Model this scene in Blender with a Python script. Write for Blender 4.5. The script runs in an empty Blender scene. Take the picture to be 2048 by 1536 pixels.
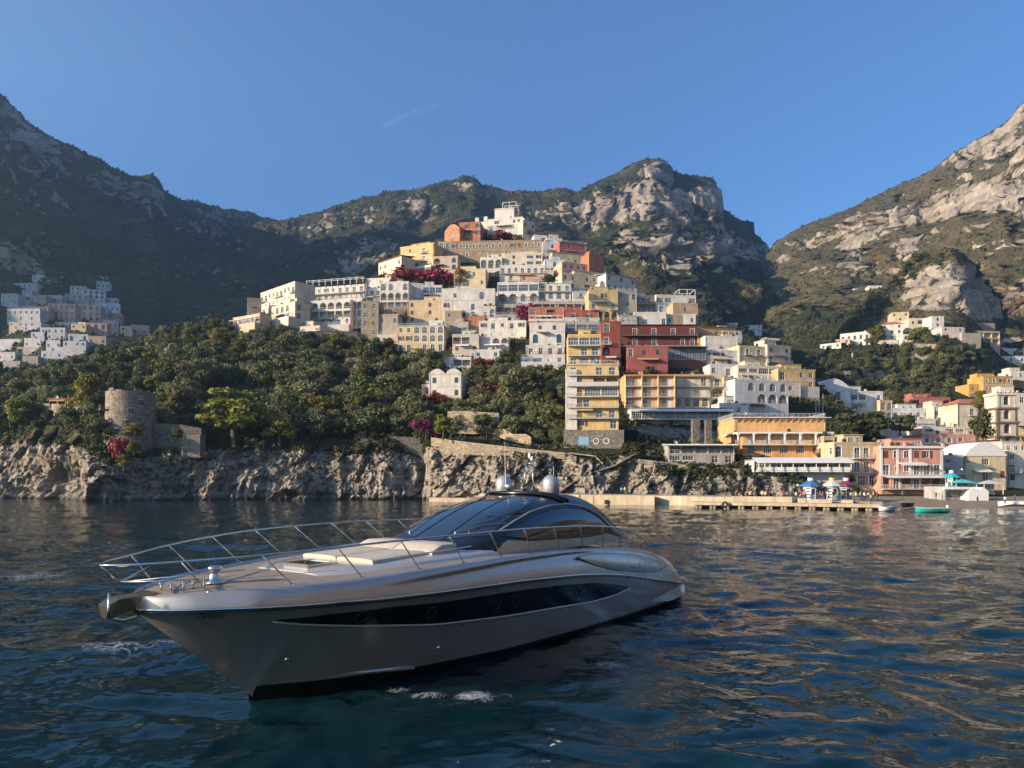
import bpy, bmesh, math, random
import numpy as np
from mathutils import Vector, Matrix
R = math.radians
SC = bpy.context.scene
COL = SC.collection

# ------------------------------------------------------------------ camera, sky, sun, exposure
F, CAMH, YH = 1420.0, 4.85, 960.0          # focal length in photo pixels, eye height, horizon row
cam_d = bpy.data.cameras.new('camera'); cam = bpy.data.objects.new('camera', cam_d); COL.objects.link(cam)
cam.location = (0, 0, CAMH); cam.rotation_euler = (R(90), 0, 0)
cam_d.sensor_width = 36.0; cam_d.lens = 36.0 * F / 2048.0; cam_d.shift_y = (YH - 768.0) / 2048.0
cam_d.clip_start = 0.2; cam_d.clip_end = 30000
SC.camera = cam

SUN_EL = R(16.0)
SUN_H = Vector((-0.925, -0.38, 0)).normalized()          # horizontal direction towards the sun
world = bpy.data.worlds.new('World'); SC.world = world; world.use_nodes = True
nt = world.node_tree; nt.nodes.clear()
sky = nt.nodes.new('ShaderNodeTexSky'); sky.sky_type = 'NISHITA'; sky.sun_disc = False
sky.sun_elevation = SUN_EL; sky.sun_rotation = math.atan2(SUN_H.x, SUN_H.y)
sky.altitude = 100; sky.air_density = 1.0; sky.dust_density = 0.7; sky.ozone_density = 6.2
bg = nt.nodes.new('ShaderNodeBackground'); bg.inputs['Strength'].default_value = 0.1
wo = nt.nodes.new('ShaderNodeOutputWorld')
nt.links.new(sky.outputs[0], bg.inputs[0]); nt.links.new(bg.outputs[0], wo.inputs[0])
sun_d = bpy.data.lights.new('sun', 'SUN'); sun = bpy.data.objects.new('sun', sun_d); COL.objects.link(sun)
sun_d.energy = 5.0; sun_d.angle = R(0.5); sun_d.color = (1.0, 0.78, 0.54)
sdir = Vector((SUN_H.x * math.cos(SUN_EL), SUN_H.y * math.cos(SUN_EL), math.sin(SUN_EL)))
sun.rotation_euler = sdir.to_track_quat('Z', 'Y').to_euler(); sun.location = (-200, -100, 200)
SC.view_settings.view_transform = 'Standard'; SC.view_settings.look = 'None'
SC.view_settings.exposure = 1.3; SC.view_settings.gamma = 1.0; SC.view_settings.use_curve_mapping = False
SC.render.engine = 'CYCLES'
cy = SC.cycles
cy.use_denoising = True; cy.use_adaptive_sampling = True; cy.adaptive_threshold = 0.02
cy.max_bounces = 5; cy.diffuse_bounces = 2; cy.glossy_bounces = 4; cy.transmission_bounces = 3
cy.transparent_max_bounces = 8; cy.volume_bounces = 0; cy.caustics_reflective = False; cy.caustics_refractive = False
cy.sample_clamp_indirect = 4.0; cy.sample_clamp_direct = 0

# ------------------------------------------------------------------ helpers
def P(x, y, D): return ((x - 1024.0) / F * D, D, CAMH - (y - YH) / F * D)
rng = np.random.default_rng(7); random.seed(7)

def _hash(ix, iy, iz, seed):
    h = (ix.astype(np.int64) * 374761393 + iy.astype(np.int64) * 668265263 + iz.astype(np.int64) * 2147483647 + seed * 974711) & 0xffffffff
    h = ((h ^ (h >> 13)) * 1274126177) & 0xffffffff
    h = ((h ^ (h >> 16)) * 2246822519) & 0xffffffff
    return ((h ^ (h >> 15)) & 0xffff) / 32767.5 - 1.0
def vnoise(p, seed=0):
    i = np.floor(p); f = p - i; i = i.astype(np.int64); f = f * f * f * (f * (f * 6 - 15) + 10)
    r = 0
    for dx in (0, 1):
        for dy in (0, 1):
            for dz in (0, 1):
                w = (f[..., 0] if dx else 1 - f[..., 0]) * (f[..., 1] if dy else 1 - f[..., 1]) * (f[..., 2] if dz else 1 - f[..., 2])
                r = r + w * _hash(i[..., 0] + dx, i[..., 1] + dy, i[..., 2] + dz, seed)
    return r
def fbm(p, oct=5, gain=0.5, lac=2.03, seed=0, ridge=False):
    a = 1.0; s = 0; n = 0
    for k in range(oct):
        v = vnoise(p * lac ** k + 17.3 * k, seed + k)
        if ridge: v = 1 - 2 * np.abs(v)
        s = s + a * v; n += a; a *= gain
    return s / n

def facet(p, cell, seed, tilt=0.8, aniso=(1, 1, 1)):
    """blocky rock: every cell of a jittered lattice is a plane of its own offset and tilt"""
    q = p.reshape(-1, 3) / (cell * np.array(aniso)); i0 = np.floor(q).astype(np.int64); best = np.full(len(q), 1e9); out = np.zeros(len(q))
    for dx in (-1, 0, 1):
        for dy in (-1, 0, 1):
            for dz in (-1, 0, 1):
                a, b, c = i0[:, 0] + dx, i0[:, 1] + dy, i0[:, 2] + dz; r = [_hash(a, b, c, seed + k) for k in range(6)]
                d = q - np.stack([a + .5 + .45 * r[0], b + .5 + .45 * r[1], c + .5 + .45 * r[2]], 1); dd = (d * d).sum(1); v = r[3] + tilt * (d[:, 0] * r[4] * 1.6 + d[:, 2] * r[5] * 1.2); m = dd < best; best = np.where(m, dd, best); out = np.where(m, v, out)
    return out.reshape(p.shape[:-1])
def new_mesh(name, verts, faces):
    me = bpy.data.meshes.new(name)
    verts = np.asarray(verts, dtype=np.float32); me.vertices.add(len(verts)); me.vertices.foreach_set('co', verts.ravel())
    faces = np.asarray(faces, dtype=np.int32); k = faces.shape[1]; n = len(faces)
    me.loops.add(n * k); me.loops.foreach_set('vertex_index', faces.ravel())
    me.polygons.add(n); me.polygons.foreach_set('loop_start', np.arange(0, n * k, k, dtype=np.int32))
    try: me.polygons.foreach_set('loop_total', np.full(n, k, dtype=np.int32))
    except Exception: pass
    me.update(calc_edges=True); me.validate()
    return me
def grid_faces(nr, nc):
    i = np.arange(nr - 1)[:, None] * nc + np.arange(nc - 1)[None, :]; i = i.ravel()
    return np.stack([i, i + 1, i + nc + 1, i + nc], 1)
def tag(o, label=None, cat=None, group=None, kind=None):
    if label: o['label'] = label
    if cat: o['category'] = cat
    if group: o['group'] = group
    if kind: o['kind'] = kind
    return o
def link(name, me, mat=None, parent=None, smooth=False, loc=None, rz=None):
    o = bpy.data.objects.new(name, me); COL.objects.link(o)
    if me is not None and mat is not None and len(me.materials) == 0: me.materials.append(mat)
    if smooth: me.polygons.foreach_set('use_smooth', np.ones(len(me.polygons), dtype=bool))
    if parent is not None: o.parent = parent
    if loc is not None: o.location = loc
    if rz is not None: o.rotation_euler = (0, 0, rz)
    return o
def empty(name, loc=(0, 0, 0), rz=0.0):
    o = bpy.data.objects.new(name, None); COL.objects.link(o); o.location = loc; o.rotation_euler = (0, 0, rz); o.empty_display_size = 0.3
    return o
def copy_tree(o, parent=None):
    c = o.copy(); COL.objects.link(c)
    if parent is not None: c.parent = parent
    for ch in list(o.children): copy_tree(ch, c)
    return c

class MB:
    """collects polygons, then links them as one mesh object"""
    def __init__(s): s.v = []; s.f = []; s.m = []; s.mi = 0
    def add(s, vs, fs):
        b = len(s.v); s.v.extend([tuple(v) for v in vs]); s.f.extend([tuple(b + i for i in f) for f in fs]); s.m.extend([s.mi] * len(fs))
    def quad(s, a, b, c, d): s.add([a, b, c, d], [(0, 1, 2, 3)])
    def box(s, x0, x1, y0, y1, z0, z1):
        s.add([(x0, y0, z0), (x1, y0, z0), (x1, y1, z0), (x0, y1, z0), (x0, y0, z1), (x1, y0, z1), (x1, y1, z1), (x0, y1, z1)],
              [(0, 3, 2, 1), (4, 5, 6, 7), (0, 1, 5, 4), (1, 2, 6, 5), (2, 3, 7, 6), (3, 0, 4, 7)])
    def tube(s, pts, r, n=8, cap=True):
        pts = [Vector(p) for p in pts]; k = len(pts); rr = r if hasattr(r, '__len__') else [r] * k
        up = None; rings = []
        for i, p in enumerate(pts):
            t = (pts[min(i + 1, k - 1)] - pts[max(i - 1, 0)]).normalized()
            if up is None:
                up = Vector((0, 0, 1)) if abs(t.z) < 0.9 else Vector((1, 0, 0))
            a = t.cross(up).normalized(); up = a.cross(t).normalized()
            rings.append([p + (a * math.cos(2 * math.pi * j / n) + up * math.sin(2 * math.pi * j / n)) * rr[i] for j in range(n)])
        vs = [v for g in rings for v in g]
        fs = [(i * n + j, i * n + (j + 1) % n, (i + 1) * n + (j + 1) % n, (i + 1) * n + j) for i in range(k - 1) for j in range(n)]
        if cap: fs += [tuple(range(n - 1, -1, -1)), tuple((k - 1) * n + j for j in range(n))]
        s.add(vs, fs)
    def lathe(s, prof, c=(0, 0, 0), n=20, a0=0.0, a1=2 * math.pi):
        full = abs(a1 - a0 - 2 * math.pi) < 1e-6; m = n if full else n + 1; vs = []
        for r, z in prof:
            for j in range(m):
                a = a0 + (a1 - a0) * j / n; vs.append((c[0] + r * math.cos(a), c[1] + r * math.sin(a), c[2] + z))
        fs = []
        for i in range(len(prof) - 1):
            for j in range(n):
                j2 = (j + 1) % m; fs.append((i * m + j, i * m + j2, (i + 1) * m + j2, (i + 1) * m + j))
        s.add(vs, fs)
    def prism(s, poly, z0, z1):
        n = len(poly)
        s.add([(x, y, z0) for x, y in poly] + [(x, y, z1) for x, y in poly],
              [tuple(range(n - 1, -1, -1)), tuple(range(n, 2 * n))] + [(i, (i + 1) % n, n + (i + 1) % n, n + i) for i in range(n)])
    def mesh(s, name, mats=None):
        me = bpy.data.meshes.new(name); me.from_pydata(s.v, [], s.f); me.update()
        if mats:
            for m in (mats if isinstance(mats, (list, tuple)) else [mats]): me.materials.append(m)
            me.polygons.foreach_set('material_index', s.m)
        return me
    def build(s, name, mats, parent=None, smooth=False, loc=None, rz=None):
        return link(name, s.mesh(name, mats), None, parent, smooth, loc, rz)

def smooth_by_angle(o, ang=40):
    me = o.data; me.polygons.foreach_set('use_smooth', np.ones(len(me.polygons), dtype=bool))
    bm = bmesh.new(); bm.from_mesh(me); bmesh.ops.remove_doubles(bm, verts=bm.verts, dist=1e-4)
    for e in bm.edges:
        e.smooth = not (len(e.link_faces) == 2 and e.calc_face_angle(0) > R(ang))
    bm.to_mesh(me); bm.free(); me.update()

# ------------------------------------------------------------------ materials
MATS = {}
def nodes_mat(name):
    m = bpy.data.materials.new(name); m.use_nodes = True; n = m.node_tree.nodes; n.clear()
    out = n.new('ShaderNodeOutputMaterial'); b = n.new('ShaderNodeBsdfPrincipled'); m.node_tree.links.new(b.outputs[0], out.inputs[0])
    return m, m.node_tree, b
class NT:
    def __init__(s, nt): s.nt = nt
    def n(s, typ, **kw):
        nd = s.nt.nodes.new(typ)
        for k, v in kw.items():
            if k.startswith('_'): setattr(nd, k[1:], v)
            elif isinstance(v, bpy.types.NodeSocket): s.nt.links.new(v, nd.inputs[k.replace('__', ' ')])
            else: nd.inputs[k.replace('__', ' ')].default_value = v
        return nd
    def l(s, a, b): s.nt.links.new(a, b)
    def noise(s, vec, scale, detail=4, rough=0.55, dist=0.0):
        return s.n('ShaderNodeTexNoise', Vector=vec, Scale=scale, Detail=detail, Roughness=rough, Distortion=dist).outputs['Fac']
    def ramp(s, fac, stops):
        r = s.nt.nodes.new('ShaderNodeValToRGB'); s.l(fac, r.inputs[0]); e = r.color_ramp.elements
        while len(e) > 1: e.remove(e[0])
        e[0].position = stops[0][0]; c = stops[0][1]; e[0].color = (*c, 1) if hasattr(c, '__len__') else (c, c, c, 1)
        for p, c in stops[1:]:
            q = e.new(p); q.color = (*c, 1) if hasattr(c, '__len__') else (c, c, c, 1)
        return r.outputs[0]
    def mix(s, fac, a, b, mode='MIX'):
        m = s.nt.nodes.new('ShaderNodeMix'); m.data_type = 'RGBA'; m.blend_type = mode
        for sock, v in ((m.inputs[0], fac), (m.inputs[6], a), (m.inputs[7], b)):
            if isinstance(v, bpy.types.NodeSocket): s.l(v, sock)
            elif hasattr(v, '__len__'): sock.default_value = (*v[:3], 1)
            else: sock.default_value = v
        return m.outputs[2]
    def math(s, op, a, b=0.0):
        m = s.nt.nodes.new('ShaderNodeMath'); m.operation = op
        for i, v in enumerate((a, b)):
            if isinstance(v, bpy.types.NodeSocket): s.l(v, m.inputs[i])
            else: m.inputs[i].default_value = v
        return m.outputs[0]
    def mapping(s, vec, scale=(1, 1, 1), rot=(0, 0, 0)):
        m = s.nt.nodes.new('ShaderNodeMapping'); s.l(vec, m.inputs[0]); m.inputs['Scale'].default_value = scale; m.inputs['Rotation'].default_value = rot
        return m.outputs[0]
    def bump(s, h, strength, dist, b):
        u = s.n('ShaderNodeBump', Height=h, Strength=strength, Distance=dist); s.l(u.outputs[0], b.inputs['Normal']); return u
def setp(b, **kw):
    for k, v in kw.items():
        k = k.replace('__', ' '); b.inputs[k].default_value = (*v, 1) if (hasattr(v, '__len__') and len(v) == 3) else v
def plain(name, col, rough=0.5, metal=0.0, **kw):
    if name in MATS: return MATS[name]
    m, t, b = nodes_mat(name); setp(b, Base__Color=col, Roughness=rough, Metallic=metal, **kw)
    k = NT(t); tc = t.nodes.new('ShaderNodeTexCoord')
    nz = k.noise(tc.outputs['Object'], 3.0, 5)
    cc = k.ramp(nz, [(0.25, tuple(c * 0.86 for c in col)), (0.75, tuple(min(1, c * 1.1) for c in col))])
    k.l(cc, b.inputs['Base Color'])
    MATS[name] = m; return m
def stucco(col, dirt=0.45, name=None):
    key = name or 'stucco_%d_%d_%d' % tuple(int(c * 255) for c in col)
    if key in MATS: return MATS[key]
    m, t, b = nodes_mat(key); k = NT(t); tc = t.nodes.new('ShaderNodeTexCoord'); ob = tc.outputs['Object']
    oi = t.nodes.new('ShaderNodeObjectInfo')
    ofs = k.n('ShaderNodeVectorMath', _operation='ADD'); k.l(ob, ofs.inputs[0])
    sc = k.n('ShaderNodeVectorMath', _operation='SCALE'); k.l(oi.outputs['Location'], sc.inputs[0]); sc.inputs['Scale'].default_value = 0.37; k.l(sc.outputs[0], ofs.inputs[1])
    v = ofs.outputs[0]
    big = k.noise(v, 0.35, 5, 0.6); streak = k.noise(k.mapping(v, (1.3, 1.3, 0.16)), 1.0, 6, 0.65); fine = k.noise(v, 6.0, 4, 0.6)
    c1 = k.ramp(big, [(0.3, tuple(c * 0.74 for c in col)), (0.7, tuple(min(1, c * 1.10) for c in col))])
    dk = tuple(c * 0.55 * f for c, f in zip(col, (1.0, 0.95, 0.88)))
    f1 = k.ramp(streak, [(0.44, 0.0), (0.70, dirt * 1.35)])
    c2 = k.mix(f1, c1, dk)
    c3 = k.mix(k.ramp(fine, [(0.3, 0.0), (0.7, 0.12)]), c2, (0.2, 0.17, 0.14))
    k.l(c3, b.inputs['Base Color']); setp(b, Roughness=0.9); b.inputs['Specular IOR Level'].default_value = 0.15
    k.bump(fine, 0.25, 0.03, b)
    MATS[key] = m; return m
def masonry(name, col, scale=2.2, contrast=0.5):
    if name in MATS: return MATS[name]
    m, t, b = nodes_mat(name); k = NT(t); tc = t.nodes.new('ShaderNodeTexCoord'); v = tc.outputs['Object']
    vo = k.n('ShaderNodeTexVoronoi', Vector=k.mapping(v, (1, 1, 1.6)), Scale=scale); vo2 = k.n('ShaderNodeTexVoronoi', Vector=k.mapping(v, (1, 1, 1.6)), Scale=scale, _feature='DISTANCE_TO_EDGE')
    hs = k.n('ShaderNodeSeparateColor', Color=vo.outputs['Color'])
    c1 = k.ramp(hs.outputs[0], [(0.0, tuple(c * (1 - contrast) for c in col)), (0.6, col), (1.0, tuple(min(1, c * (1 + contrast * 0.6)) for c in col))])
    c2 = k.mix(k.ramp(k.noise(v, 0.5, 6, 0.6), [(0.35, 0.0), (0.7, 0.55)]), c1, tuple(c * 0.6 for c in col))
    ed = k.ramp(vo2.outputs['Distance'], [(0.0, 1.0), (0.09, 0.0)])
    c3 = k.mix(k.math('MULTIPLY', ed, 0.6), c2, tuple(c * 0.35 for c in col))
    k.l(c3, b.inputs['Base Color']); setp(b, Roughness=0.95); b.inputs['Specular IOR Level'].default_value = 0.1
    k.bump(k.math('SUBTRACT', k.math('MULTIPLY', hs.outputs[1], 0.5), ed), 0.6, 0.08, b)
    MATS[name] = m; return m
def foliage(name, dark, light, trans=0.0):
    if name in MATS: return MATS[name]
    m, t, b = nodes_mat(name); k = NT(t); tc = t.nodes.new('ShaderNodeTexCoord'); oi = t.nodes.new('ShaderNodeObjectInfo')
    nz = k.noise(tc.outputs['Object'], 0.9, 3, 0.6); f2 = k.noise(tc.outputs['Object'], 5.0, 2, 0.6)
    f = k.math('ADD', k.math('MULTIPLY', nz, 0.55), k.math('MULTIPLY', f2, 0.45))
    c = k.ramp(f, [(0.3, dark), (0.68, light)])
    hsv = k.n('ShaderNodeHueSaturation', Color=c)
    k.l(k.math('ADD', k.math('MULTIPLY', oi.outputs['Random'], 0.05), 0.475), hsv.inputs['Hue'])
    k.l(k.math('ADD', k.math('MULTIPLY', k.math('FRACT', k.math('MULTIPLY', oi.outputs['Random'], 7.31)), 0.6), 0.7), hsv.inputs['Value'])
    k.l(hsv.outputs[0], b.inputs['Base Color']); setp(b, Roughness=0.65); b.inputs['Specular IOR Level'].default_value = 0.2
    if trans:
        tr = k.n('ShaderNodeBsdfTranslucent'); k.l(hsv.outputs[0], tr.inputs['Color']); mx = k.n('ShaderNodeMixShader', Fac=trans)
        k.l(b.outputs[0], mx.inputs[1]); k.l(tr.outputs[0], mx.inputs[2]); out = [n for n in t.nodes if n.type == 'OUTPUT_MATERIAL'][0]; k.l(mx.outputs[0], out.inputs[0])
    MATS[name] = m; return m

# ------------------------------------------------------------------ sea
YB = np.array([(500 - 1024) / F * (F * CAMH / 427), F * CAMH / 427]); YTH = R(53.0)     # yacht: bow at the waterline, heading
YA = np.array([math.cos(YTH), math.sin(YTH)]); YN = np.array([math.sin(YTH), -math.cos(YTH)])
def make_sea():
    r = [0.6]
    while r[-1] < 1500:
        q = r[-1]; r.append(q * (1.06 if q < 8 else 1.0075 if q < 60 else 1.018 if q < 210 else 1.08))
    r = np.array(r)
    th = np.concatenate([np.linspace(-180, -42, 45)[:-1], np.linspace(-42, 42, 640), np.linspace(42, 180, 45)[1:]]) * math.pi / 180
    X = r[:, None] * np.sin(th)[None]; Y = r[:, None] * np.cos(th)[None]
    p = np.stack([X, Y, np.zeros_like(X)], -1)
    wp = p + 0.9 * np.stack([vnoise(p * 0.35, 3), vnoise(p * 0.35 + 9, 4), 0 * X], -1)
    def lay(wl, amp, seed, ang, st):
        c, s = math.cos(ang), math.sin(ang)
        q = np.stack([(c * wp[..., 0] + s * wp[..., 1]) / wl, (-s * wp[..., 0] + c * wp[..., 1]) / (wl * st), 0 * X + seed], -1)
        n = vnoise(q, seed); return amp * (n - 0.55 * np.abs(n))
    fade = lambda a, b: np.clip((b - r) / (b - a), 0, 1)[:, None]
    z = lay(7.0, 0.10, 1, 1.2, 1.7) * fade(200, 600) + lay(2.7, 0.10, 2, 1.7, 1.5) * fade(120, 260) + lay(1.25, 0.085, 5, 1.35, 1.4) * fade(90, 200) \
        + lay(0.62, 0.055, 6, 1.9, 1.35) * fade(45, 120) + lay(0.31, 0.020, 8, 1.0, 1.3) * fade(16, 45)
    # calmer water in the lee of the hull
    dx = X - YB[0]; dy = Y - YB[1]; s = dx * YA[0] + dy * YA[1]; w = dx * YN[0] + dy * YN[1]
    lee = np.exp(-((s - 2.0) / 6.0) ** 2 - ((w - 4.5) / 3.2) ** 2); z = z * (1 - 0.7 * lee)
    # foam: patches of churned water
    fo = np.zeros_like(X)
    for px, py, sx, sy, a in [(60, 1150, 2.6, 1.2, .8), (230, 1290, 1.6, .5, .9), (330, 1280, 1.0, .3, .7), (130, 1165, 1.2, .5, .7), (255, 1310, 1.4, .5, .6), (270, 1165, .7, .2, .7),
                              (860, 1385, .55, .22, 1.05), (950, 1390, .6, .25, 1.1), (800, 1372, .45, .2, .8), (900, 1405, .8, .2, .5), (1215, 1330, .8, .3, .75), (1150, 1335, .6, .15, .6), (1010, 1388, .3, .15, .7),
                              (160, 1470, 1.3, .5, .42), (250, 1500, 1.0, .4, .4), (650, 1080, 3.0, 1.6, .35), (560, 1090, 3.0, 1.5, .32), (40, 1280, 1.4, .8, .5)]:
        D = F * CAMH / (py - YH); x0 = (px - 1024) / F * D
        fo = np.maximum(fo, a * np.exp(-((X - x0) / sx) ** 2 - ((Y - D) / (sy * 2.2)) ** 2))
    z = z + 0.10 * np.where(fo > 0.5, fo - 0.5, 0)
    foam = np.clip(fo, 0, 1.1)
    me = new_mesh('sea', np.stack([X, Y, z], -1).reshape(-1, 3), grid_faces(len(r), len(th)))
    at = me.attributes.new('foam', 'FLOAT', 'POINT'); at.data.foreach_set('value', foam.ravel().astype(np.float32))
    m, t, b = nodes_mat('sea_water'); k = NT(t); geo = t.nodes.new('ShaderNodeNewGeometry'); pos = geo.outputs['Position']
    a = k.n('ShaderNodeAttribute', _attribute_name='foam')
    f1 = k.noise(k.mapping(pos, (1, .7, 1)), 1.6, 7, 0.68, 1.2); f2 = k.noise(pos, 7.0, 5, 0.7, 0.6)
    rd = lambda n: k.math('SUBTRACT', 1.0, k.math('ABSOLUTE', k.math('SUBTRACT', k.math('MULTIPLY', n, 2.0), 1.0)))
    rg = k.math('ADD', k.math('MULTIPLY', k.math('POWER', rd(f1), 9.0), 0.62), k.math('MULTIPLY', k.math('POWER', rd(f2), 5.0), 0.38))
    fm = k.ramp(k.math('MULTIPLY', rg, a.outputs['Fac']), [(0.34, 0.0), (0.80, 0.8)])
    c = k.mix(fm, (0.003, 0.019, 0.027), (0.62, 0.66, 0.68)); k.l(c, b.inputs['Base Color'])
    k.l(k.math('ADD', k.math('MULTIPLY', fm, 0.6), 0.035), b.inputs['Roughness']); setp(b, IOR=1.333)
    w1 = k.noise(k.mapping(pos, (1.0, 1.35, 1)), 2.6, 2, 0.45, 0.35); w2 = k.noise(k.mapping(pos, (1.0, 1.6, 1), (0, 0, 0.4)), 0.9, 2, 0.5, 0.3)
    far_ = k.ramp(k.math('MULTIPLY', k.n('ShaderNodeVectorMath', _operation='LENGTH', Vector=pos).outputs['Value'], 0.004), [(0.03, 0.25), (0.2, 1.0)])
    hh = k.math('MULTIPLY', k.math('ADD', k.math('MULTIPLY', w1, 0.16), k.math('MULTIPLY', w2, 0.30)), far_); k.bump(hh, 0.5, 0.5, b)
    o = link('sea', me, m, smooth=True); tag(o, kind='structure'); return o
make_sea()

# ------------------------------------------------------------------ terrain
def terrain_mat(name, vd, vl, rd, rl, rs=0.05, tint=(0.16, 0.11, 0.06), detail=1.0, tide=False):
    m, t, b = nodes_mat(name); k = NT(t); geo = t.nodes.new('ShaderNodeNewGeometry'); pos = geo.outputs['Position']
    at = k.n('ShaderNodeAttribute', _attribute_name='rock')
    n1 = k.noise(pos, rs, 7, 0.62); n2 = k.noise(pos, rs * 5, 6, 0.65); n3 = k.noise(pos, rs * 22, 4, 0.6)
    st = k.noise(k.mapping(pos, (1, 1, 0.22)), rs * 4, 6, 0.65); strata = k.noise(k.mapping(pos, (0.25, 0.25, 2.4), (0.12, 0.1, 0)), rs * 2.6, 5, 0.6)
    rock = k.mix(k.ramp(st, [(0.32, 0.0), (0.66, 1.0)]), rd, rl)
    rock = k.mix(k.ramp(strata, [(0.38, 0.55), (0.6, 0.0)]), rock, tuple(c * 0.55 for c in rd))
    rock = k.mix(k.ramp(n1, [(0.5, 0.0), (0.7, 0.5)]), rock, tint)
    cr = k.ramp(n2, [(0.36, 0.8), (0.47, 0.0)]); rock = k.mix(cr, rock, tuple(c * 0.35 for c in rd))
    veg = k.mix(k.ramp(n2, [(0.3, 0.0), (0.68, 1.0)]), vd, vl); veg = k.mix(k.ramp(n3, [(0.4, 0.6), (0.6, 0.0)]), veg, tuple(c * 0.45 for c in vd))
    veg = k.mix(k.ramp(n1, [(0.52, 0.0), (0.66, 0.5)]), veg, tint)
    f = k.math('ADD', at.outputs['Fac'], k.math('MULTIPLY', k.math('SUBTRACT', n2, 0.5), 0.9))
    fac = k.ramp(f, [(0.42, 0.0), (0.58, 1.0)])
    if tide:
        sp = k.n('ShaderNodeSeparateXYZ', Vector=pos); zz = k.math('ADD', sp.outputs['Z'], k.math('MULTIPLY', k.math('SUBTRACT', n2, .5), 1.6)); rock = k.mix(k.ramp(zz, [(0.25, .85), (.9, 0.0)]), rock, (.045, .042, .034))
    k.l(k.mix(fac, veg, rock), b.inputs['Base Color']); setp(b, Roughness=0.95); b.inputs['Specular IOR Level'].default_value = 0.1
    h = k.math('ADD', k.math('MULTIPLY', n2, 1.0), k.math('ADD', k.math('MULTIPLY', n3, 0.4), k.math('MULTIPLY', st, 0.8)))
    k.bump(h, 0.9, 0.28 / rs * 0.12 * detail, b)
    return m

class Sheet:
    """terrain lofted between a foot line and a ridge line"""
    def __init__(s, name, x0, x1, step, foot, top, rows, prof, disp, mat, rock, back=8, drop=0.8, skirt=True):
        s.name = name; ft = np.array(foot, float); tp = np.array(top, float)
        s.ft, s.tp, s.prof = ft, tp, prof
        xs = np.arange(x0, x1 + step, step); t = np.linspace(0, 1, rows)[:, None] + 0 * xs[None]
        yb = np.interp(xs, ft[:, 0], ft[:, 1]); Db = np.interp(xs, ft[:, 0], ft[:, 2]); yt = np.interp(xs, tp[:, 0], tp[:, 1]); Dt = np.interp(xs, tp[:, 0], tp[:, 2])
        y = yb + (yt - yb) * t; D = Db + (Dt - Db) * prof(t, xs[None] + 0 * t)
        X = (xs[None] - 1024) / F * D; Z = CAMH - (y - YH) / F * D
        p = np.stack([X, D, Z], -1)
        p = disp(p, t, xs[None] + 0 * t, y)
        if back:
            last = p[-1]; extra = []
            for j in range(1, back + 1):
                q = last.copy(); d = (s_ := (last[:, 1] * 0.02 * j ** 1.5)); ratio = 1 + d / last[:, 1]; q[:, 0] *= ratio; q[:, 1] += d; q[:, 2] -= drop * d + 0.3 * j
                extra.append(q)
            p = np.concatenate([p, np.array(extra)], 0); t = np.concatenate([t, np.ones((back, len(xs)))], 0); y = np.concatenate([y, np.repeat(y[-1:], back, 0)], 0)
        if skirt:
            q = p[:1].copy(); q[..., 2] = -3.0; p = np.concatenate([q, p], 0); t = np.concatenate([t[:1], t], 0); y = np.concatenate([y[:1], y], 0)
        s.p = p; s.xs = xs; s.t = t
        nr, nc = p.shape[:2]
        du = np.gradient(p, axis=1); dv = np.gradient(p, axis=0); n = np.cross(du, dv); n /= np.linalg.norm(n, axis=-1, keepdims=True) + 1e-9
        n = np.where(n[..., 1:2] > 0, -n, n) if False else n
        s.n = n; s.slope = 1 - np.abs(n[..., 2])
        rk = rock(p, s.slope, t, np.broadcast_to(xs[None], t.shape), y); s.rk = rk
        me = new_mesh(name, p.reshape(-1, 3), grid_faces(nr, nc))
        at = me.attributes.new('rock', 'FLOAT', 'POINT'); at.data.foreach_set('value', rk.ravel().astype(np.float32))
        s.o = link(name, me, mat, smooth=True); tag(s.o, kind='structure')
    def D(s, x, y):
        yb = np.interp(x, s.ft[:, 0], s.ft[:, 1]); Db = np.interp(x, s.ft[:, 0], s.ft[:, 2]); yt = np.interp(x, s.tp[:, 0], s.tp[:, 1]); Dt = np.interp(x, s.tp[:, 0], s.tp[:, 2])
        t = np.clip((y - yb) / (yt - yb), 0.0, 1.0); return float(Db + (Dt - Db) * s.prof(np.array([[t]]), np.array([[x]]))[0, 0])
def blob(x, y, lst):
    r = 0 * x
    for bx, by, sx, sy, a in lst: r = r + a * np.exp(-((x - bx) / sx) ** 2 - ((y - by) / sy) ** 2)
    return r
def steps(t, k, a, ph): return t + a * np.sin(2 * math.pi * k * t + ph) / (2 * math.pi * k) - a * np.sin(ph) / (2 * math.pi * k)

M_FAR = terrain_mat('mountain_terrain', (0.022, 0.034, 0.018), (0.062, 0.066, 0.030), (0.24, 0.21, 0.18), (0.44, 0.39, 0.33), 0.02)
M_RIGHT = terrain_mat('dry_mountain_terrain', (0.060, 0.060, 0.032), (0.17, 0.145, 0.080), (0.27, 0.235, 0.19), (0.50, 0.44, 0.36), 0.025)
M_HILL = terrain_mat('hill_terrain', (0.020, 0.027, 0.013), (0.060, 0.060, 0.028), (0.19, 0.165, 0.135), (0.36, 0.32, 0.27), 0.12, (0.10, 0.075, 0.045))
M_CLIFF = terrain_mat('cliff_rock', (0.022, 0.030, 0.014), (0.075, 0.075, 0.032), (0.17, 0.155, 0.135), (0.42, 0.37, 0.31), 0.16, (0.26, 0.17, 0.10), 1.3, True)

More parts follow.
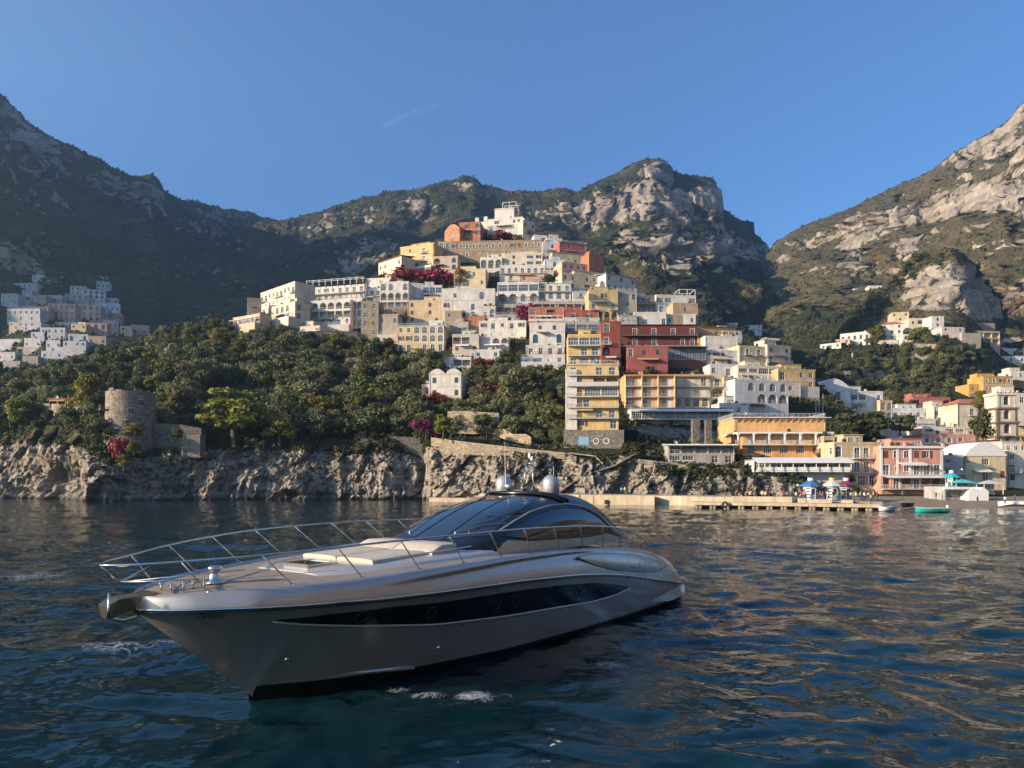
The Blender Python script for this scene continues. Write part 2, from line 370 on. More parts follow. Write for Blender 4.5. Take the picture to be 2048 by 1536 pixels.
def mdisp(amp, sc, seed, mask=None, hi=0.25, rocks=(), fa=16.0):
    def d(p, t, x, y):
        a = amp if mask is None else amp * mask(x, y)
        env = np.clip(t * 8, 0, 1)
        n1 = fbm(p * sc, 5, 0.55, seed=seed, ridge=True); n2 = fbm(p * sc * np.array([5, 5, 2.0]), 4, 0.55, seed=seed + 9)
        crest = 1 - 0.6 * np.clip((t - 0.85) / 0.15, 0, 1)
        dd = (a * (n1 - 0.1) * crest + a * hi * n2) * env
        rk = np.clip(0.25 + blob(x, y, rocks) * 1.2, 0, 1) if len(rocks) else 0.3
        wq = p + np.stack([14 * vnoise(p * .02, seed + 1) + 5 * vnoise(p * .09, seed + 4), 14 * vnoise(p * .02 + 5, seed + 2) + 5 * vnoise(p * .09 + 3, seed + 5), 14 * vnoise(p * .02 + 9, seed + 3) + 5 * vnoise(p * .09 + 8, seed + 6)], -1)
        dd = dd + rk * (a / max(amp, 1e-6)) * env * (1 - .75 * np.clip((t - .93) / .07, 0, 1)) * (fa * facet(wq, 30.0, seed, .9, (1, 1, 2.2)) * .62 + .34 * fa * facet(wq, 11.0, seed + 7, .9, (1, 1, 2.0)) + .5 * fa * fbm(wq * np.array([.045, .045, .018]), 4, .55, seed=seed + 4, ridge=True))
        q = p.copy(); q[..., 1] -= dd * 0.85; q[..., 2] += dd * 0.30; q[..., 0] += (dd * 0.35) * np.sign(n2)
        return q
    return d
def mrock(lst, base=0.0, sl=1.1, s0=0.45):
    def r(p, slope, t, x, y): return np.clip(base + sl * (slope - s0) + blob(x, y, lst) + 0.35 * fbm(p * 0.012, 4, seed=77), 0, 1)
    return r
left_mtn = Sheet('mountain_left', -700, 640, 5, [(-700, 770, 360), (-200, 755, 380), (0, 750, 395), (250, 735, 400), (400, 700, 440), (640, 660, 520)],
    [(-700, -330, 640), (-400, -90, 720), (-150, 90, 800), (0, 192, 860), (20, 213, 860), (60, 246, 880), (110, 278, 900), (150, 298, 930), (200, 326, 960), (240, 345, 985), (262, 356, 1000), (282, 353, 1010), (305, 352, 1020), (318, 360, 1020), (328, 388, 1035), (380, 405, 1100), (430, 416, 1180), (480, 427, 1260), (545, 436, 1350), (640, 470, 1400)],
    150, lambda t, x: steps(t, 3.5, 0.75, x * 0.012), mdisp(34, 0.008, 11, lambda x, y: 0.15 + 0.85 * np.clip((590 - y) / 60, 0, 1), rocks=[(60, 290, 60, 34, .8), (110, 330, 45, 40, .6), (215, 375, 55, 22, .7), (300, 385, 30, 22, .9), (240, 415, 40, 10, .7), (310, 432, 30, 14, .6), (430, 440, 55, 16, .8), (500, 495, 22, 14, .8), (345, 540, 18, 12, .7), (425, 515, 15, 14, .6), (55, 530, 60, 22, .8), (415, 625, 25, 14, .7), (330, 620, 14, 14, .5), (215, 560, 12, 14, .6)], fa=12), M_FAR,
    mrock([(60, 290, 60, 34, .8), (110, 330, 45, 40, .6), (215, 375, 55, 22, .7), (300, 385, 30, 22, .9), (240, 415, 40, 10, .7), (310, 432, 30, 14, .6), (430, 440, 55, 16, .8), (500, 495, 22, 14, .8), (345, 540, 18, 12, .7), (425, 515, 15, 14, .6), (55, 530, 60, 22, .8), (415, 625, 25, 14, .7), (330, 620, 14, 14, .5), (215, 560, 12, 14, .6)], -0.05))
mid_mtn = Sheet('mountain_back', 380, 1760, 5, [(380, 720, 430), (900, 720, 430), (1400, 725, 400), (1560, 740, 390), (1660, 740, 380), (1760, 740, 380)],
    [(380, 500, 1200), (460, 470, 1250), (520, 447, 1250), (600, 430, 1250), (650, 418, 1240), (690, 408, 1230), (730, 395, 1220), (780, 385, 1210), (830, 375, 1200), (880, 364, 1180), (905, 357, 1180), (930, 354, 1180), (948, 357, 1180), (965, 371, 1180), (1000, 379, 1170), (1060, 384, 1150), (1110, 380, 1150), (1150, 388, 1120), (1180, 373, 1110), (1220, 358, 1100), (1250, 340, 1090), (1275, 326, 1080), (1300, 318, 1080), (1318, 317, 1080), (1332, 326, 1080), (1345, 344, 1085), (1375, 350, 1090), (1405, 354, 1100), (1425, 362, 1110), (1437, 380, 1120), (1444, 420, 1120), (1470, 435, 1130), (1500, 452, 1140), (1510, 480, 1150), (1528, 502, 1150), (1536, 540, 1120), (1600, 548, 900), (1700, 560, 760), (1760, 570, 700)],
    150, lambda t, x: steps(t, 2.5, 0.92, 2.6 + 0.0016 * (x - 1300)), mdisp(30, 0.0085, 23, rocks=[(1310, 345, 36, 18, 1.1), (1300, 400, 85, 26, .8), (1420, 385, 25, 40, .7), (1200, 430, 70, 22, .7), (1330, 445, 60, 22, .9), (1380, 510, 110, 30, 1.3), (1250, 500, 40, 26, .8), (1480, 520, 40, 26, 1.0), (760, 500, 55, 30, .7), (690, 530, 40, 25, .6), (930, 375, 25, 15, .6), (820, 420, 30, 12, .4)], fa=12), M_FAR,
    mrock([(1310, 345, 36, 18, 1.1), (1300, 400, 85, 26, .8), (1420, 385, 25, 40, .7), (1200, 430, 70, 22, .7), (1330, 445, 60, 22, .9), (1380, 510, 110, 30, 1.3), (1250, 500, 40, 26, .8), (1480, 520, 40, 26, 1.0), (760, 500, 55, 30, .7), (690, 530, 40, 25, .6), (930, 375, 25, 15, .6), (820, 420, 30, 12, .4)], -0.05))
right_mtn = Sheet('mountain_right', 1500, 2700, 5, [(1500, 780, 380), (1800, 770, 400), (2048, 770, 420), (2700, 800, 420)],
    [(1500, 545, 1000), (1526, 512, 1000), (1540, 497, 1000), (1575, 470, 990), (1620, 447, 975), (1680, 424, 955), (1740, 397, 940), (1800, 371, 920), (1845, 352, 900), (1870, 335, 890), (1905, 308, 880), (1940, 290, 870), (1965, 275, 860), (2000, 252, 850), (2020, 235, 845), (2035, 215, 840), (2048, 203, 840), (2150, 130, 820), (2350, 20, 800), (2700, -150, 780)],
    150, lambda t, x: steps(t, 4.5, 0.7, 0.8 + x * 0.006), mdisp(26, 0.010, 37, rocks=[(1990, 400, 70, 38, 1.0), (1900, 420, 50, 26, .6), (1700, 520, 22, 30, .9), (1810, 500, 30, 18, .6), (1760, 440, 120, 30, .25), (1950, 300, 120, 40, .45), (1600, 640, 60, 20, -.6), (1700, 600, 80, 25, -.8)], fa=11), M_RIGHT,
    mrock([(1990, 400, 70, 38, 1.0), (1900, 420, 50, 26, .6), (1700, 520, 22, 30, .9), (1810, 500, 30, 18, .6), (1760, 440, 120, 30, .25), (1950, 300, 120, 40, .45), (1600, 640, 60, 20, -.6), (1700, 600, 80, 25, -.8)], 0.22))
outcrop = Sheet('mountain_outcrop', 1590, 2500, 4, [(1590, 790, 330), (1800, 830, 320), (2048, 830, 320), (2500, 830, 330)],
    [(1590, 752, 360), (1620, 735, 380), (1650, 700, 400), (1680, 655, 445), (1720, 612, 480), (1760, 578, 505), (1800, 543, 512), (1830, 520, 506), (1865, 503, 498), (1900, 498, 494), (1930, 510, 500), (1950, 530, 508), (1970, 560, 518), (1990, 590, 528), (2005, 620, 530), (2025, 645, 520), (2060, 650, 520), (2120, 640, 520), (2500, 560, 540)],
    110, lambda t, x: steps(t, 1.6, 0.9, 0.2), mdisp(9, 0.02, 51, lambda x, y: 0.25 + 0.75 * np.clip((635 - y) / 30, 0, 1), rocks=[(1900, 600, 85, 26, 1.2), (1850, 580, 30, 15, .6), (1960, 610, 30, 30, .9), (1780, 712, 80, 14, .8), (1700, 745, 60, 12, .7), (1760, 770, 60, 14, .6), (1900, 508, 60, 9, -.7), (1760, 610, 40, 25, -.5)], fa=6), M_RIGHT,
    mrock([(1895, 590, 95, 42, 1.7), (1850, 570, 40, 25, .8), (1960, 610, 30, 30, .9), (1780, 712, 80, 14, .8), (1700, 745, 60, 12, .7), (1760, 770, 60, 14, .6), (1900, 508, 60, 9, -.7), (1760, 610, 40, 25, -.5)], -0.12))
headland_y = None
def make_headland():
    xs = np.linspace(-1500, -430, 70); ys = np.linspace(250, 760, 44); X, Y = np.meshgrid(xs, ys)
    h = 470 * np.clip((-470 - X - 0.25 * np.clip(Y - 400, 0, 400)) / 420, 0, 1) ** 0.8 * np.clip((Y - 250) / 90, 0, 1)
    p = np.stack([X, Y, h], -1); p[..., 2] += np.clip(h / 60, 0, 1) * 35 * fbm(p * 0.01, 5, seed=61, ridge=True) - 2
    me = new_mesh('mountain_headland', p.reshape(-1, 3), grid_faces(44, 70)); at = me.attributes.new('rock', 'FLOAT', 'POINT')
    at.data.foreach_set('value', np.full(44 * 70, 0.3, dtype=np.float32)); tag(link('mountain_headland', me, M_FAR, smooth=True), kind='structure')
make_headland()

CLIFF_W = [(-120, 205), (0, 192), (60, 186), (130, 176), (195, 166), (212, 164), (228, 165), (300, 170), (400, 174), (600, 177), (760, 178), (842, 180), (850, 178), (858, 170), (900, 167), (1000, 163), (1100, 160), (1250, 157), (1330, 155), (1500, 152), (1580, 150), (1660, 150)]
CLIFF_T = [(-120, 850), (0, 866), (60, 850), (130, 852), (190, 872), (230, 908), (300, 890), (330, 884), (400, 868), (500, 872), (600, 870), (700, 880), (800, 872), (845, 880), (862, 896), (930, 902), (1000, 905), (1080, 908), (1130, 906), (1250, 912), (1320, 928), (1400, 936), (1500, 944), (1570, 958), (1610, 974), (1660, 984)]
cw = np.array(CLIFF_W, float); ct = np.array(CLIFF_T, float)
cliff_foot = [(x, YH + F * (CAMH + 0.6) / d, d) for x, d in CLIFF_W]
cliff_top = [(x, y, float(np.interp(x, cw[:, 0], cw[:, 1])) + 0.07 * (1000 - y)) for x, y in CLIFF_T]
def cdisp(p, t, x, y):
    env = 1 - 0.85 * np.clip((t - 0.8) / 0.2, 0, 1)
    wq = p + 1.5 * np.stack([vnoise(p * 0.12, 5), vnoise(p * 0.12 + 7, 6), vnoise(p * 0.12 + 3, 7)], -1)
    n1 = fbm(wq * np.array([0.075, 0.075, 0.045]), 3, 0.5, seed=3, ridge=True); n2 = fbm(wq * np.array([0.30, 0.30, 0.14]), 4, 0.55, seed=13, ridge=True); n3 = fbm(wq * np.array([1.1, 1.1, 0.7]), 3, 0.6, seed=29, ridge=True)
    rot = np.stack([wq[..., 0] * .93 - wq[..., 2] * .36, wq[..., 1], wq[..., 0] * .36 + wq[..., 2] * .93], -1)
    f1 = facet(rot, 6.5, 5, 1.0, (1, 1, 1.9)); f2 = facet(rot, 2.6, 6, 1.0, (1, 1, 1.7)); f3 = facet(rot, 1.0, 8, 1.0, (1, 1, 1.4))
    d = (2.6 * n1 + 0.7 * n2 + 0.2 * n3 + 1.5 * f1 + 0.75 * f2 + 0.30 * f3) * env
    cave = blob(x, y, [(120, 955, 56, 32, 6.0), (150, 978, 28, 14, 3.0), (585, 990, 16, 8, 4.0), (330, 985, 26, 9, 3.0), (640, 992, 40, 4, 1.5), (1230, 975, 12, 14, 1.5), (60, 985, 60, 7, 2.0)])
    d = d - cave + blob(x, y, [(205, 960, 26, 40, 2.6), (770, 965, 22, 30, 2.2), (790, 930, 30, 14, 1.4), (1285, 975, 14, 22, 2.5), (1395, 985, 18, 12, 2.0), (1000, 960, 30, 30, 1.0)])
    q = p.copy(); q[..., 1] -= d; q[..., 0] += 0.35 * n2 * env + 0.2 * n3; q[..., 2] += 0.4 * n3 * env
    return q
def crock(p, slope, t, x, y):
    return np.clip(1.05 - 1.6 * np.clip((t - 0.72) / 0.28, 0, 1) * (x < 850) - 0.5 * (1 - slope) * (t > 0.3) - blob(x, y, [(160, 870, 60, 18, .8), (30, 860, 50, 18, .8), (700, 885, 110, 14, .6), (1200, 915, 60, 8, .5), (1380, 945, 70, 9, .7), (900, 890, 60, 8, .3)]), 0, 1)
cliff = Sheet('cliff_coast', -120, 1660, 1.6, cliff_foot, cliff_top, 92, lambda t, x: t ** 1.3, cdisp, M_CLIFF, crock, back=0)

HILL_TOP = [(-120, 742), (0, 738), (100, 726), (170, 704), (230, 690), (280, 675), (330, 660), (400, 650), (470, 642), (520, 625), (560, 606), (620, 590), (700, 568), (760, 548), (800, 530), (850, 508), (890, 486), (930, 470), (970, 458), (1010, 452), (1050, 462), (1080, 480), (1130, 500), (1200, 545), (1270, 580), (1320, 612), (1390, 648), (1470, 676), (1560, 716), (1640, 770), (1720, 830)]
def hill_top(): 
    r = []
    for x, y in HILL_TOP:
        yb = np.interp(x, ct[:, 0], ct[:, 1]); db = float(np.interp(x, cw[:, 0], cw[:, 1])) + 0.07 * (1000 - yb)
        r.append((x, y, db + 0.42 * (yb - y)))
    return r
hill_foot = [(x, y + 3, d) for x, y, d in cliff_top] + [(1720, 990, 152)]
def hdisp(p, t, x, y):
    n = fbm(p * 0.06, 4, 0.5, seed=91); n2 = fbm(p * 0.35, 3, 0.5, seed=95); q = p.copy(); e = np.clip(t * 12, 0, 1)
    q[..., 1] -= (1.2 * n + 0.5 * n2) * e - 1.0 * e; q[..., 2] += 0.5 * n2 * e; return q
hill = Sheet('hill_town', -120, 1720, 4, hill_foot, hill_top(), 150, lambda t, x: t, hdisp, M_HILL,
    lambda p, s, t, x, y: np.clip(0.05 + 0.5 * fbm(p * 0.05, 4, seed=41) + blob(x, y, [(980, 860, 70, 20, .6), (740, 860, 40, 10, .5), (1300, 860, 60, 26, .9), (1400, 870, 60, 26, .8), (640, 690, 60, 16, .4), (1050, 840, 40, 16, .5), (860, 850, 30, 20, .4)]), 0, 1), drop=0.5, skirt=False)
vill_foot = [(1600, 985, 152), (1660, 990, 150), (1760, 998, 148), (1900, 1000, 148), (2048, 998, 150), (2500, 998, 150)]
vill_top = [(1600, 800, 290), (1700, 812, 290), (1800, 800, 300), (1900, 775, 320), (2048, 745, 340), (2500, 730, 350)]
vill = Sheet('hill_village', 1600, 2500, 6, vill_foot, vill_top, 70, lambda t, x: t, hdisp, M_HILL, lambda p, s, t, x, y: np.clip(0.15 + 0.5 * fbm(p * 0.05, 4, seed=43), 0, 1), drop=0.2)

def make_beach():
    xs = np.linspace(62, 190, 90); ts = np.linspace(0, 1, 26); X, T = np.meshgrid(xs, ts)
    front = 117 - 0.01 * (X - 70) + np.clip(66 - X, 0, 30) * 1.2; Yv = front + T * (152 - front)
    Z = -0.5 + 1.9 * T ** 0.8; p = np.stack([X, Yv, Z], -1); p[..., 2] += 0.10 * fbm(p * 0.5, 4, seed=5)
    me = new_mesh('beach', p.reshape(-1, 3), grid_faces(26, 90))
    m, t, b = nodes_mat('beach_sand'); k = NT(t); geo = t.nodes.new('ShaderNodeNewGeometry'); pos = geo.outputs['Position']
    c = k.ramp(k.noise(pos, 0.8, 6, 0.7), [(0.3, (0.20, 0.15, 0.10)), (0.7, (0.38, 0.29, 0.19))]); c = k.mix(k.ramp(k.noise(pos, 14, 3), [(0.4, 0.5), (0.6, 0.0)]), c, (0.08, 0.065, 0.05))
    k.l(c, b.inputs['Base Color']); setp(b, Roughness=0.95); k.bump(k.noise(pos, 5, 4), 0.5, 0.1, b)
    tag(link('beach', me, m, smooth=True), kind='structure')
make_beach()

# ------------------------------------------------------------------ houses
WHITE = (0.72, 0.685, 0.625); CREAM = (0.72, 0.64, 0.50); BEIGE = (0.60, 0.49, 0.36); TAN = (0.42, 0.33, 0.22); YEL = (0.70, 0.51, 0.25); LYEL = (0.70, 0.58, 0.36)
ORA = (0.70, 0.36, 0.13); TERRA = (0.46, 0.185, 0.11); RED = (0.27, 0.07, 0.06); PINK = (0.68, 0.33, 0.25); LPINK = (0.72, 0.43, 0.33); GREY = (0.40, 0.38, 0.35); OCH = (0.58, 0.36, 0.11); DRED = (0.17, 0.045, 0.04)
glass_m = plain('window_glass', (0.035, 0.055, 0.075), 0.08); glass_m.node_tree.nodes['Principled BSDF'].inputs['Specular IOR Level'].default_value = 0.9
white_trim = plain('white_trim', (0.74, 0.73, 0.70), 0.6); cream_trim = plain('cream_trim', (0.66, 0.58, 0.44), 0.7); rail_m = plain('railing_paint', (0.55, 0.54, 0.52), 0.5)
dark_wood = plain('dark_wood', (0.10, 0.055, 0.035), 0.6); green_shut = plain('green_shutter', (0.03, 0.10, 0.07), 0.5); brown_shut = plain('brown_shutter', (0.20, 0.075, 0.045), 0.6)
blue_shut = plain('pale_blue_shutter', (0.42, 0.50, 0.56), 0.55); white_shut = plain('white_shutter', (0.70, 0.71, 0.72), 0.55); iron_m = plain('dark_iron', (0.05, 0.05, 0.05), 0.5)
tile_m = plain('terracotta_tile', (0.42, 0.16, 0.09), 0.85); roof_m = stucco((0.42, 0.39, 0.35), 0.5, 'flat_roof'); awn_m = plain('white_awning', (0.72, 0.72, 0.70), 0.7)
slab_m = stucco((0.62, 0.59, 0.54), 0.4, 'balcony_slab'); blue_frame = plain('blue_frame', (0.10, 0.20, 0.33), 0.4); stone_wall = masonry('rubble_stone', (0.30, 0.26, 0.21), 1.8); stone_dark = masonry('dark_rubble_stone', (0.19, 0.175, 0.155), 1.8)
wood_dark = plain('brown_canvas', (0.16, 0.10, 0.07), 0.8); canvas_o = plain('ochre_canvas', (0.50, 0.36, 0.16), 0.8)
def crown_proto():
    if 'pl' not in _wm:
        r = np.random.default_rng(5); n = 160; d = r.normal(size=(n, 3)); d /= np.linalg.norm(d, axis=1, keepdims=True); c = d * np.array([1.1, .9, .8]) * r.uniform(.5, 1, (n, 1)) + np.array([0, 0, .8]); t = np.cross(d, r.normal(size=(n, 3))); t /= np.linalg.norm(t, axis=1, keepdims=True); b = np.cross(d, t)
        v = np.stack([c - .22 * t - .15 * b, c + .22 * t - .15 * b, c + .2 * t + .15 * b, c - .2 * t + .15 * b], 1).reshape(-1, 3); _wm['pl'] = new_mesh('plant', v, np.arange(4 * n).reshape(-1, 4)); _wm['pl'].materials.append(foliage('planter_foliage', (.03, .045, .015), (.12, .14, .04)))
    return _wm['pl']
SHUT = {'g': green_shut, 'b': brown_shut, 'w': white_shut, 'l': blue_shut, 'd': dark_wood}
TRIM = {'w': white_trim, 'c': cream_trim, 'b': blue_frame, 'd': dark_wood}
_wm = {}
def q2(v): return round(v * 20) / 20
def resample(rows, L, Hh):
    sh = Hh / len(rows)
    if sh > 4.3:
        n = max(len(rows), round(Hh / 3.5)); rows = [rows[min(len(rows) - 1, int(i * len(rows) / n))] for i in range(n)]
    out = []
    for r in rows:
        pre = ''
        while r and r[0] in '=~#': pre += r[0]; r = r[1:]
        if r and L / len(r) > 3.9 and 'G' not in r:
            n = round(L / 3.1); q = [r[min(len(r) - 1, int(i * len(r) / n))] for i in range(n)]; r = ''.join(c if not (c == '.' and i % 3 == 1) else 'w' for i, c in enumerate(q))
        out.append(pre + r)
    return out
def window_frame_mesh(w, h, trim, sill, surround, kind):
    key = ('f', w, h, trim, sill, surround, kind)
    if key in _wm: return _wm[key]
    m = MB(); t = 0.07; a = w / 2
    m.box(-a, -a + t, 0.10, 0.16, 0, h); m.box(a - t, a, 0.10, 0.16, 0, h); m.box(-a + t, a - t, 0.10, 0.16, h - t, h); m.box(-a + t, a - t, 0.10, 0.16, 0, t)
    nm = max(1, round(w / 0.75)) if kind != 'o' else 0
    for i in range(1, nm + 1 if w > 1.6 else 2 if nm else 1):
        x = -a + w * i / (nm + 1 if w > 1.6 else 2)
        if abs(x) < a - 0.1: m.box(x - 0.03, x + 0.03, 0.105, 0.155, t, h - t)
    if h > 1.5: m.box(-a + t, a - t, 0.107, 0.153, h * 0.62 - 0.025, h * 0.62 + 0.025)
    if sill: m.box(-a - 0.1, a + 0.1, -0.12, 0.10, -0.1, 0.0)
    if surround:
        g = 0.16
        m.box(-a - g, -a, -0.05, 0.01, 0, h + g); m.box(a, a + g, -0.05, 0.01, 0, h + g); m.box(-a, a, -0.05, 0.01, h, h + g)
    _wm[key] = m.mesh('window', TRIM[trim]); return _wm[key]
def pane_mesh(w, h):
    key = ('p', w, h)
    if key not in _wm:
        m = MB(); m.quad((-w / 2, 0.13, 0), (w / 2, 0.13, 0), (w / 2, 0.13, h), (-w / 2, 0.13, h)); _wm[key] = m.mesh('pane', glass_m)
    return _wm[key]
def shutter_mesh(w, h, c):
    key = ('s', w, h, c)
    if key not in _wm:
        m = MB(); m.box(0, w, -0.06, -0.012, 0, h)
        n = max(3, int(h / 0.16))
        for i in range(n): z = h * (i + 0.2) / n; m.box(0.05, w - 0.05, -0.085, -0.06, z, z + h / n * 0.5)
        _wm[key] = m.mesh('shutter', SHUT[c])
    return _wm[key]
def closed_mesh(w, h, c):
    key = ('c', w, h, c)
    if key not in _wm:
        m = MB(); a = w / 2; m.box(-a, -0.015, 0.06, 0.10, 0, h); m.box(0.015, a, 0.06, 0.10, 0, h)
        n = max(4, int(h / 0.14))
        for i in range(n):
            z = h * (i + 0.2) / n
            m.box(-a + 0.06, -0.07, 0.035, 0.06, z, z + h / n * 0.5); m.box(0.07, a - 0.06, 0.035, 0.06, z, z + h / n * 0.5)
        _wm[key] = m.mesh('shutter', SHUT[c])
    return _wm[key]
def rail_mesh(L, dep, h=0.95, sides=True, solid=False):
    key = ('r', q2(L), q2(dep), h, sides, solid)
    if key not in _wm:
        m = MB(); e = 0.025
        def run(p, q):
            p = Vector(p); q = Vector(q); d = q - p; n = max(1, int(d.length / 0.32)); ax = d.normalized() * e; nx = Vector((-ax.y, ax.x, 0))
            if solid: 
                m.add([p - nx * 3, q - nx * 3, q + nx * 3, p + nx * 3] + [v + Vector((0, 0, h)) for v in (p - nx * 3, q - nx * 3, q + nx * 3, p + nx * 3)], [(0, 1, 5, 4), (1, 2, 6, 5), (2, 3, 7, 6), (3, 0, 4, 7), (4, 5, 6, 7)]); return
            for z in (h, 0.08):
                u = Vector((0, 0, z)); v = Vector((0, 0, z + 0.06)); m.add([p - nx + u, q - nx + u, q + nx + u, p + nx + u, p - nx + v, q - nx + v, q + nx + v, p + nx + v], [(0, 1, 5, 4), (1, 2, 6, 5), (2, 3, 7, 6), (3, 0, 4, 7), (4, 5, 6, 7), (3, 2, 1, 0)])
            for i in range(n + 1):
                c = p + d * i / n; r = e * (1.3 if i % 4 == 0 else 0.6); a = Vector((r, 0, 0)); b = Vector((0, r, 0)); t = Vector((0, 0, h))
                m.add([c - a - b, c + a - b, c + a + b, c - a + b] + [v + t for v in (c - a - b, c + a - b, c + a + b, c - a + b)], [(0, 1, 5, 4), (1, 2, 6, 5), (2, 3, 7, 6), (3, 0, 4, 7)])
        run((0, -dep, 0), (L, -dep, 0))
        if sides: run((0, -dep, 0), (0, 0, 0)); run((L, -dep, 0), (L, 0, 0))
        _wm[key] = m.mesh('railing')
    return _wm[key]

class House:
    def __init__(s, name, label, loc, rz, W, Dp, H, col, cat='house', ext=5.0, shut='b', trim='w', group=None, wallmat=None, surround=False, tiny=False, railmat=None):
        s.W, s.Dp, s.H, s.ext = W, Dp, H, ext
        s.root = empty(name, loc, rz); tag(s.root, label, cat, group); s.mat = wallmat or stucco(col); s.shut, s.trim, s.surround, s.tiny = shut, trim, surround, tiny
        s.mb = MB(); s.rm = railmat or rail_m; s.shutmix = random.random() < .55; s.lines = []; s.extra = cat in ('house', 'villa') and not tiny
    def xf(s, side):
        W, Dp = s.W, s.Dp
        if side == 'F': return (lambda u, d, v: (u, d, v)), (lambda u, v, d=0: (u, d, v)), 0.0, W
        if side == 'L': return (lambda u, d, v: (d, Dp - u, v)), (lambda u, v, d=0: (d, Dp - u, v)), -math.pi / 2, Dp
        return (lambda u, d, v: (W - d, u, v)), (lambda u, v, d=0: (W - d, u, v)), math.pi / 2, Dp
    def win(s, side, uc, v0, w, h, kind, deep=0.0, shut=None):
        f, pl, rot, _ = s.xf(side); w = q2(w); h = q2(h); sh = shut or s.shut
        if s.tiny: link('window', pane_mesh(w, h), None, s.root, loc=pl(uc, v0, deep - 0.02), rz=rot); return
        if kind == 'c':
            link('shutter', closed_mesh(w, h, sh), None, s.root, loc=pl(uc, v0, deep), rz=rot); return
        wd = link('window', window_frame_mesh(w, h, s.trim, kind in 'ws', s.surround and deep == 0, kind), None, s.root, loc=pl(uc, v0, deep), rz=rot)
        link('pane', pane_mesh(w, h), None, wd)
        if kind == 's':
            sw = q2(w * 0.5)
            for sx in (-1, 1):
                o = link('shutter', shutter_mesh(sw, h, sh), None, wd); o.location = ((-w / 2 - sw) if sx < 0 else w / 2, 0, 0)
    def balcony(s, side, u0, u1, v, dep=1.0, solid=False):
        f, pl, rot, _ = s.xf(side); m = MB(); m.box(0, q2(u1 - u0), -dep, 0.0, -0.14, 0.0)
        b = m.build('balcony', slab_m, s.root, loc=pl(u0, v), rz=rot)
        me = rail_mesh(u1 - u0, dep - 0.05, 0.95, True, solid)
        if not me.materials: me.materials.append(s.rm)
        link('railing', me, None, b)
    def facade(s, side, rows, base=0.0, top=None, weights=None):
        f, pl, rot, L = s.xf(side); H = (s.H if top is None else top) - base; ops = []
        if not weights and not s.tiny: rows = resample(rows, L, H)
        n = len(rows); wt = weights or [1] * n; tot = sum(wt)
        vtop = base + H; late = []
        if side == 'F': s.lines = [base + H * sum(wt[i + 1:]) / tot for i in range(n - 1)]
        for ri, row in enumerate(rows):
            sh = H * wt[ri] / tot; v = vtop - sh; vtop = v; cont = None
            while row and row[0] in '=~#': cont = row[0]; row = row[1:]
            nb = max(1, len(row)); bw = L / nb
            if cont in ('=', '~'): late.append((0.05, L - 0.05, v, cont == '~'))
            for bi, ch in enumerate(row):
                c = bw * (bi + 0.5)
                if ch in 'w s c': 
                    if ch == ' ': continue
                    w = min(1.2, bw * 0.55); h = min(1.7, sh * 0.52)
                    ch = random.choice('wwwsc') if ch == 'w' and s.shutmix else ch; ops.append((c - w / 2, c + w / 2, v + sh * 0.28, v + sh * 0.28 + h, ch, 0.2))
                elif ch in 'dDC':
                    w = min(1.45, bw * 0.6); h = min(2.4, sh * 0.76); ops.append((c - w / 2, c + w / 2, v + 0.06, v + 0.06 + h, 'c' if ch == 'C' else 'd', 0.16))
                    if ch == 'd' and not cont and not s.tiny: late.append((max(0.1, c - w), min(L - 0.1, c + w), v + 0.02, False))
                elif ch == 'W':
                    w = bw * 0.8; h = sh * 0.5; ops.append((c - w / 2, c + w / 2, v + sh * 0.28, v + sh * 0.28 + h, 'w', 0.16))
                elif ch == 'G':
                    w = bw * 0.92; h = sh * 0.74; ops.append((c - w / 2, c + w / 2, v + sh * 0.10, v + sh * 0.10 + h, 'G', 0.16))
                elif ch == 'a':
                    w = min(1.9, bw * 0.64); h = min(sh * 0.76, w * 1.7); ops.append((c - w / 2, c + w / 2, v + sh * 0.12, v + sh * 0.12 + h, 'a', 0.2))
                elif ch == 'A':
                    w = bw * 0.8; h = sh * 0.84; ops.append((c - w / 2, c + w / 2, v + 0.05, v + 0.05 + h, 'A', 1.7))
                elif ch == 'R':
                    w = bw * 0.88; h = sh * 0.78; ops.append((c - w / 2, c + w / 2, v + 0.05, v + 0.05 + h, 'R', 1.7))
                elif ch == 'o':
                    w = min(0.65, bw * 0.4); ops.append((c - w / 2, c + w / 2, v + sh * 0.45, v + sh * 0.45 + w, 'o', 0.14))
        us = sorted({0.0, L, *[o[0] for o in ops], *[o[1] for o in ops]}); vs = sorted({-s.ext if base == 0 else base, base, base + H, *[o[2] for o in ops], *[o[3] for o in ops]})
        mb = s.mb; Q = lambda a, b, c, d: mb.quad(f(*a), f(*b), f(*c), f(*d))
        for i in range(len(us) - 1):
            j = 0
            while j < len(vs) - 1:
                uc = (us[i] + us[i + 1]) / 2; 
                def hole(jj): vc = (vs[jj] + vs[jj + 1]) / 2; return any(o[0] < uc < o[1] and o[2] < vc < o[3] for o in ops)
                if hole(j): j += 1; continue
                k = j
                while k + 1 < len(vs) - 1 and not hole(k + 1): k += 1
                Q((us[i], 0, vs[j]), (us[i + 1], 0, vs[j]), (us[i + 1], 0, vs[k + 1]), (us[i], 0, vs[k + 1])); j = k + 1
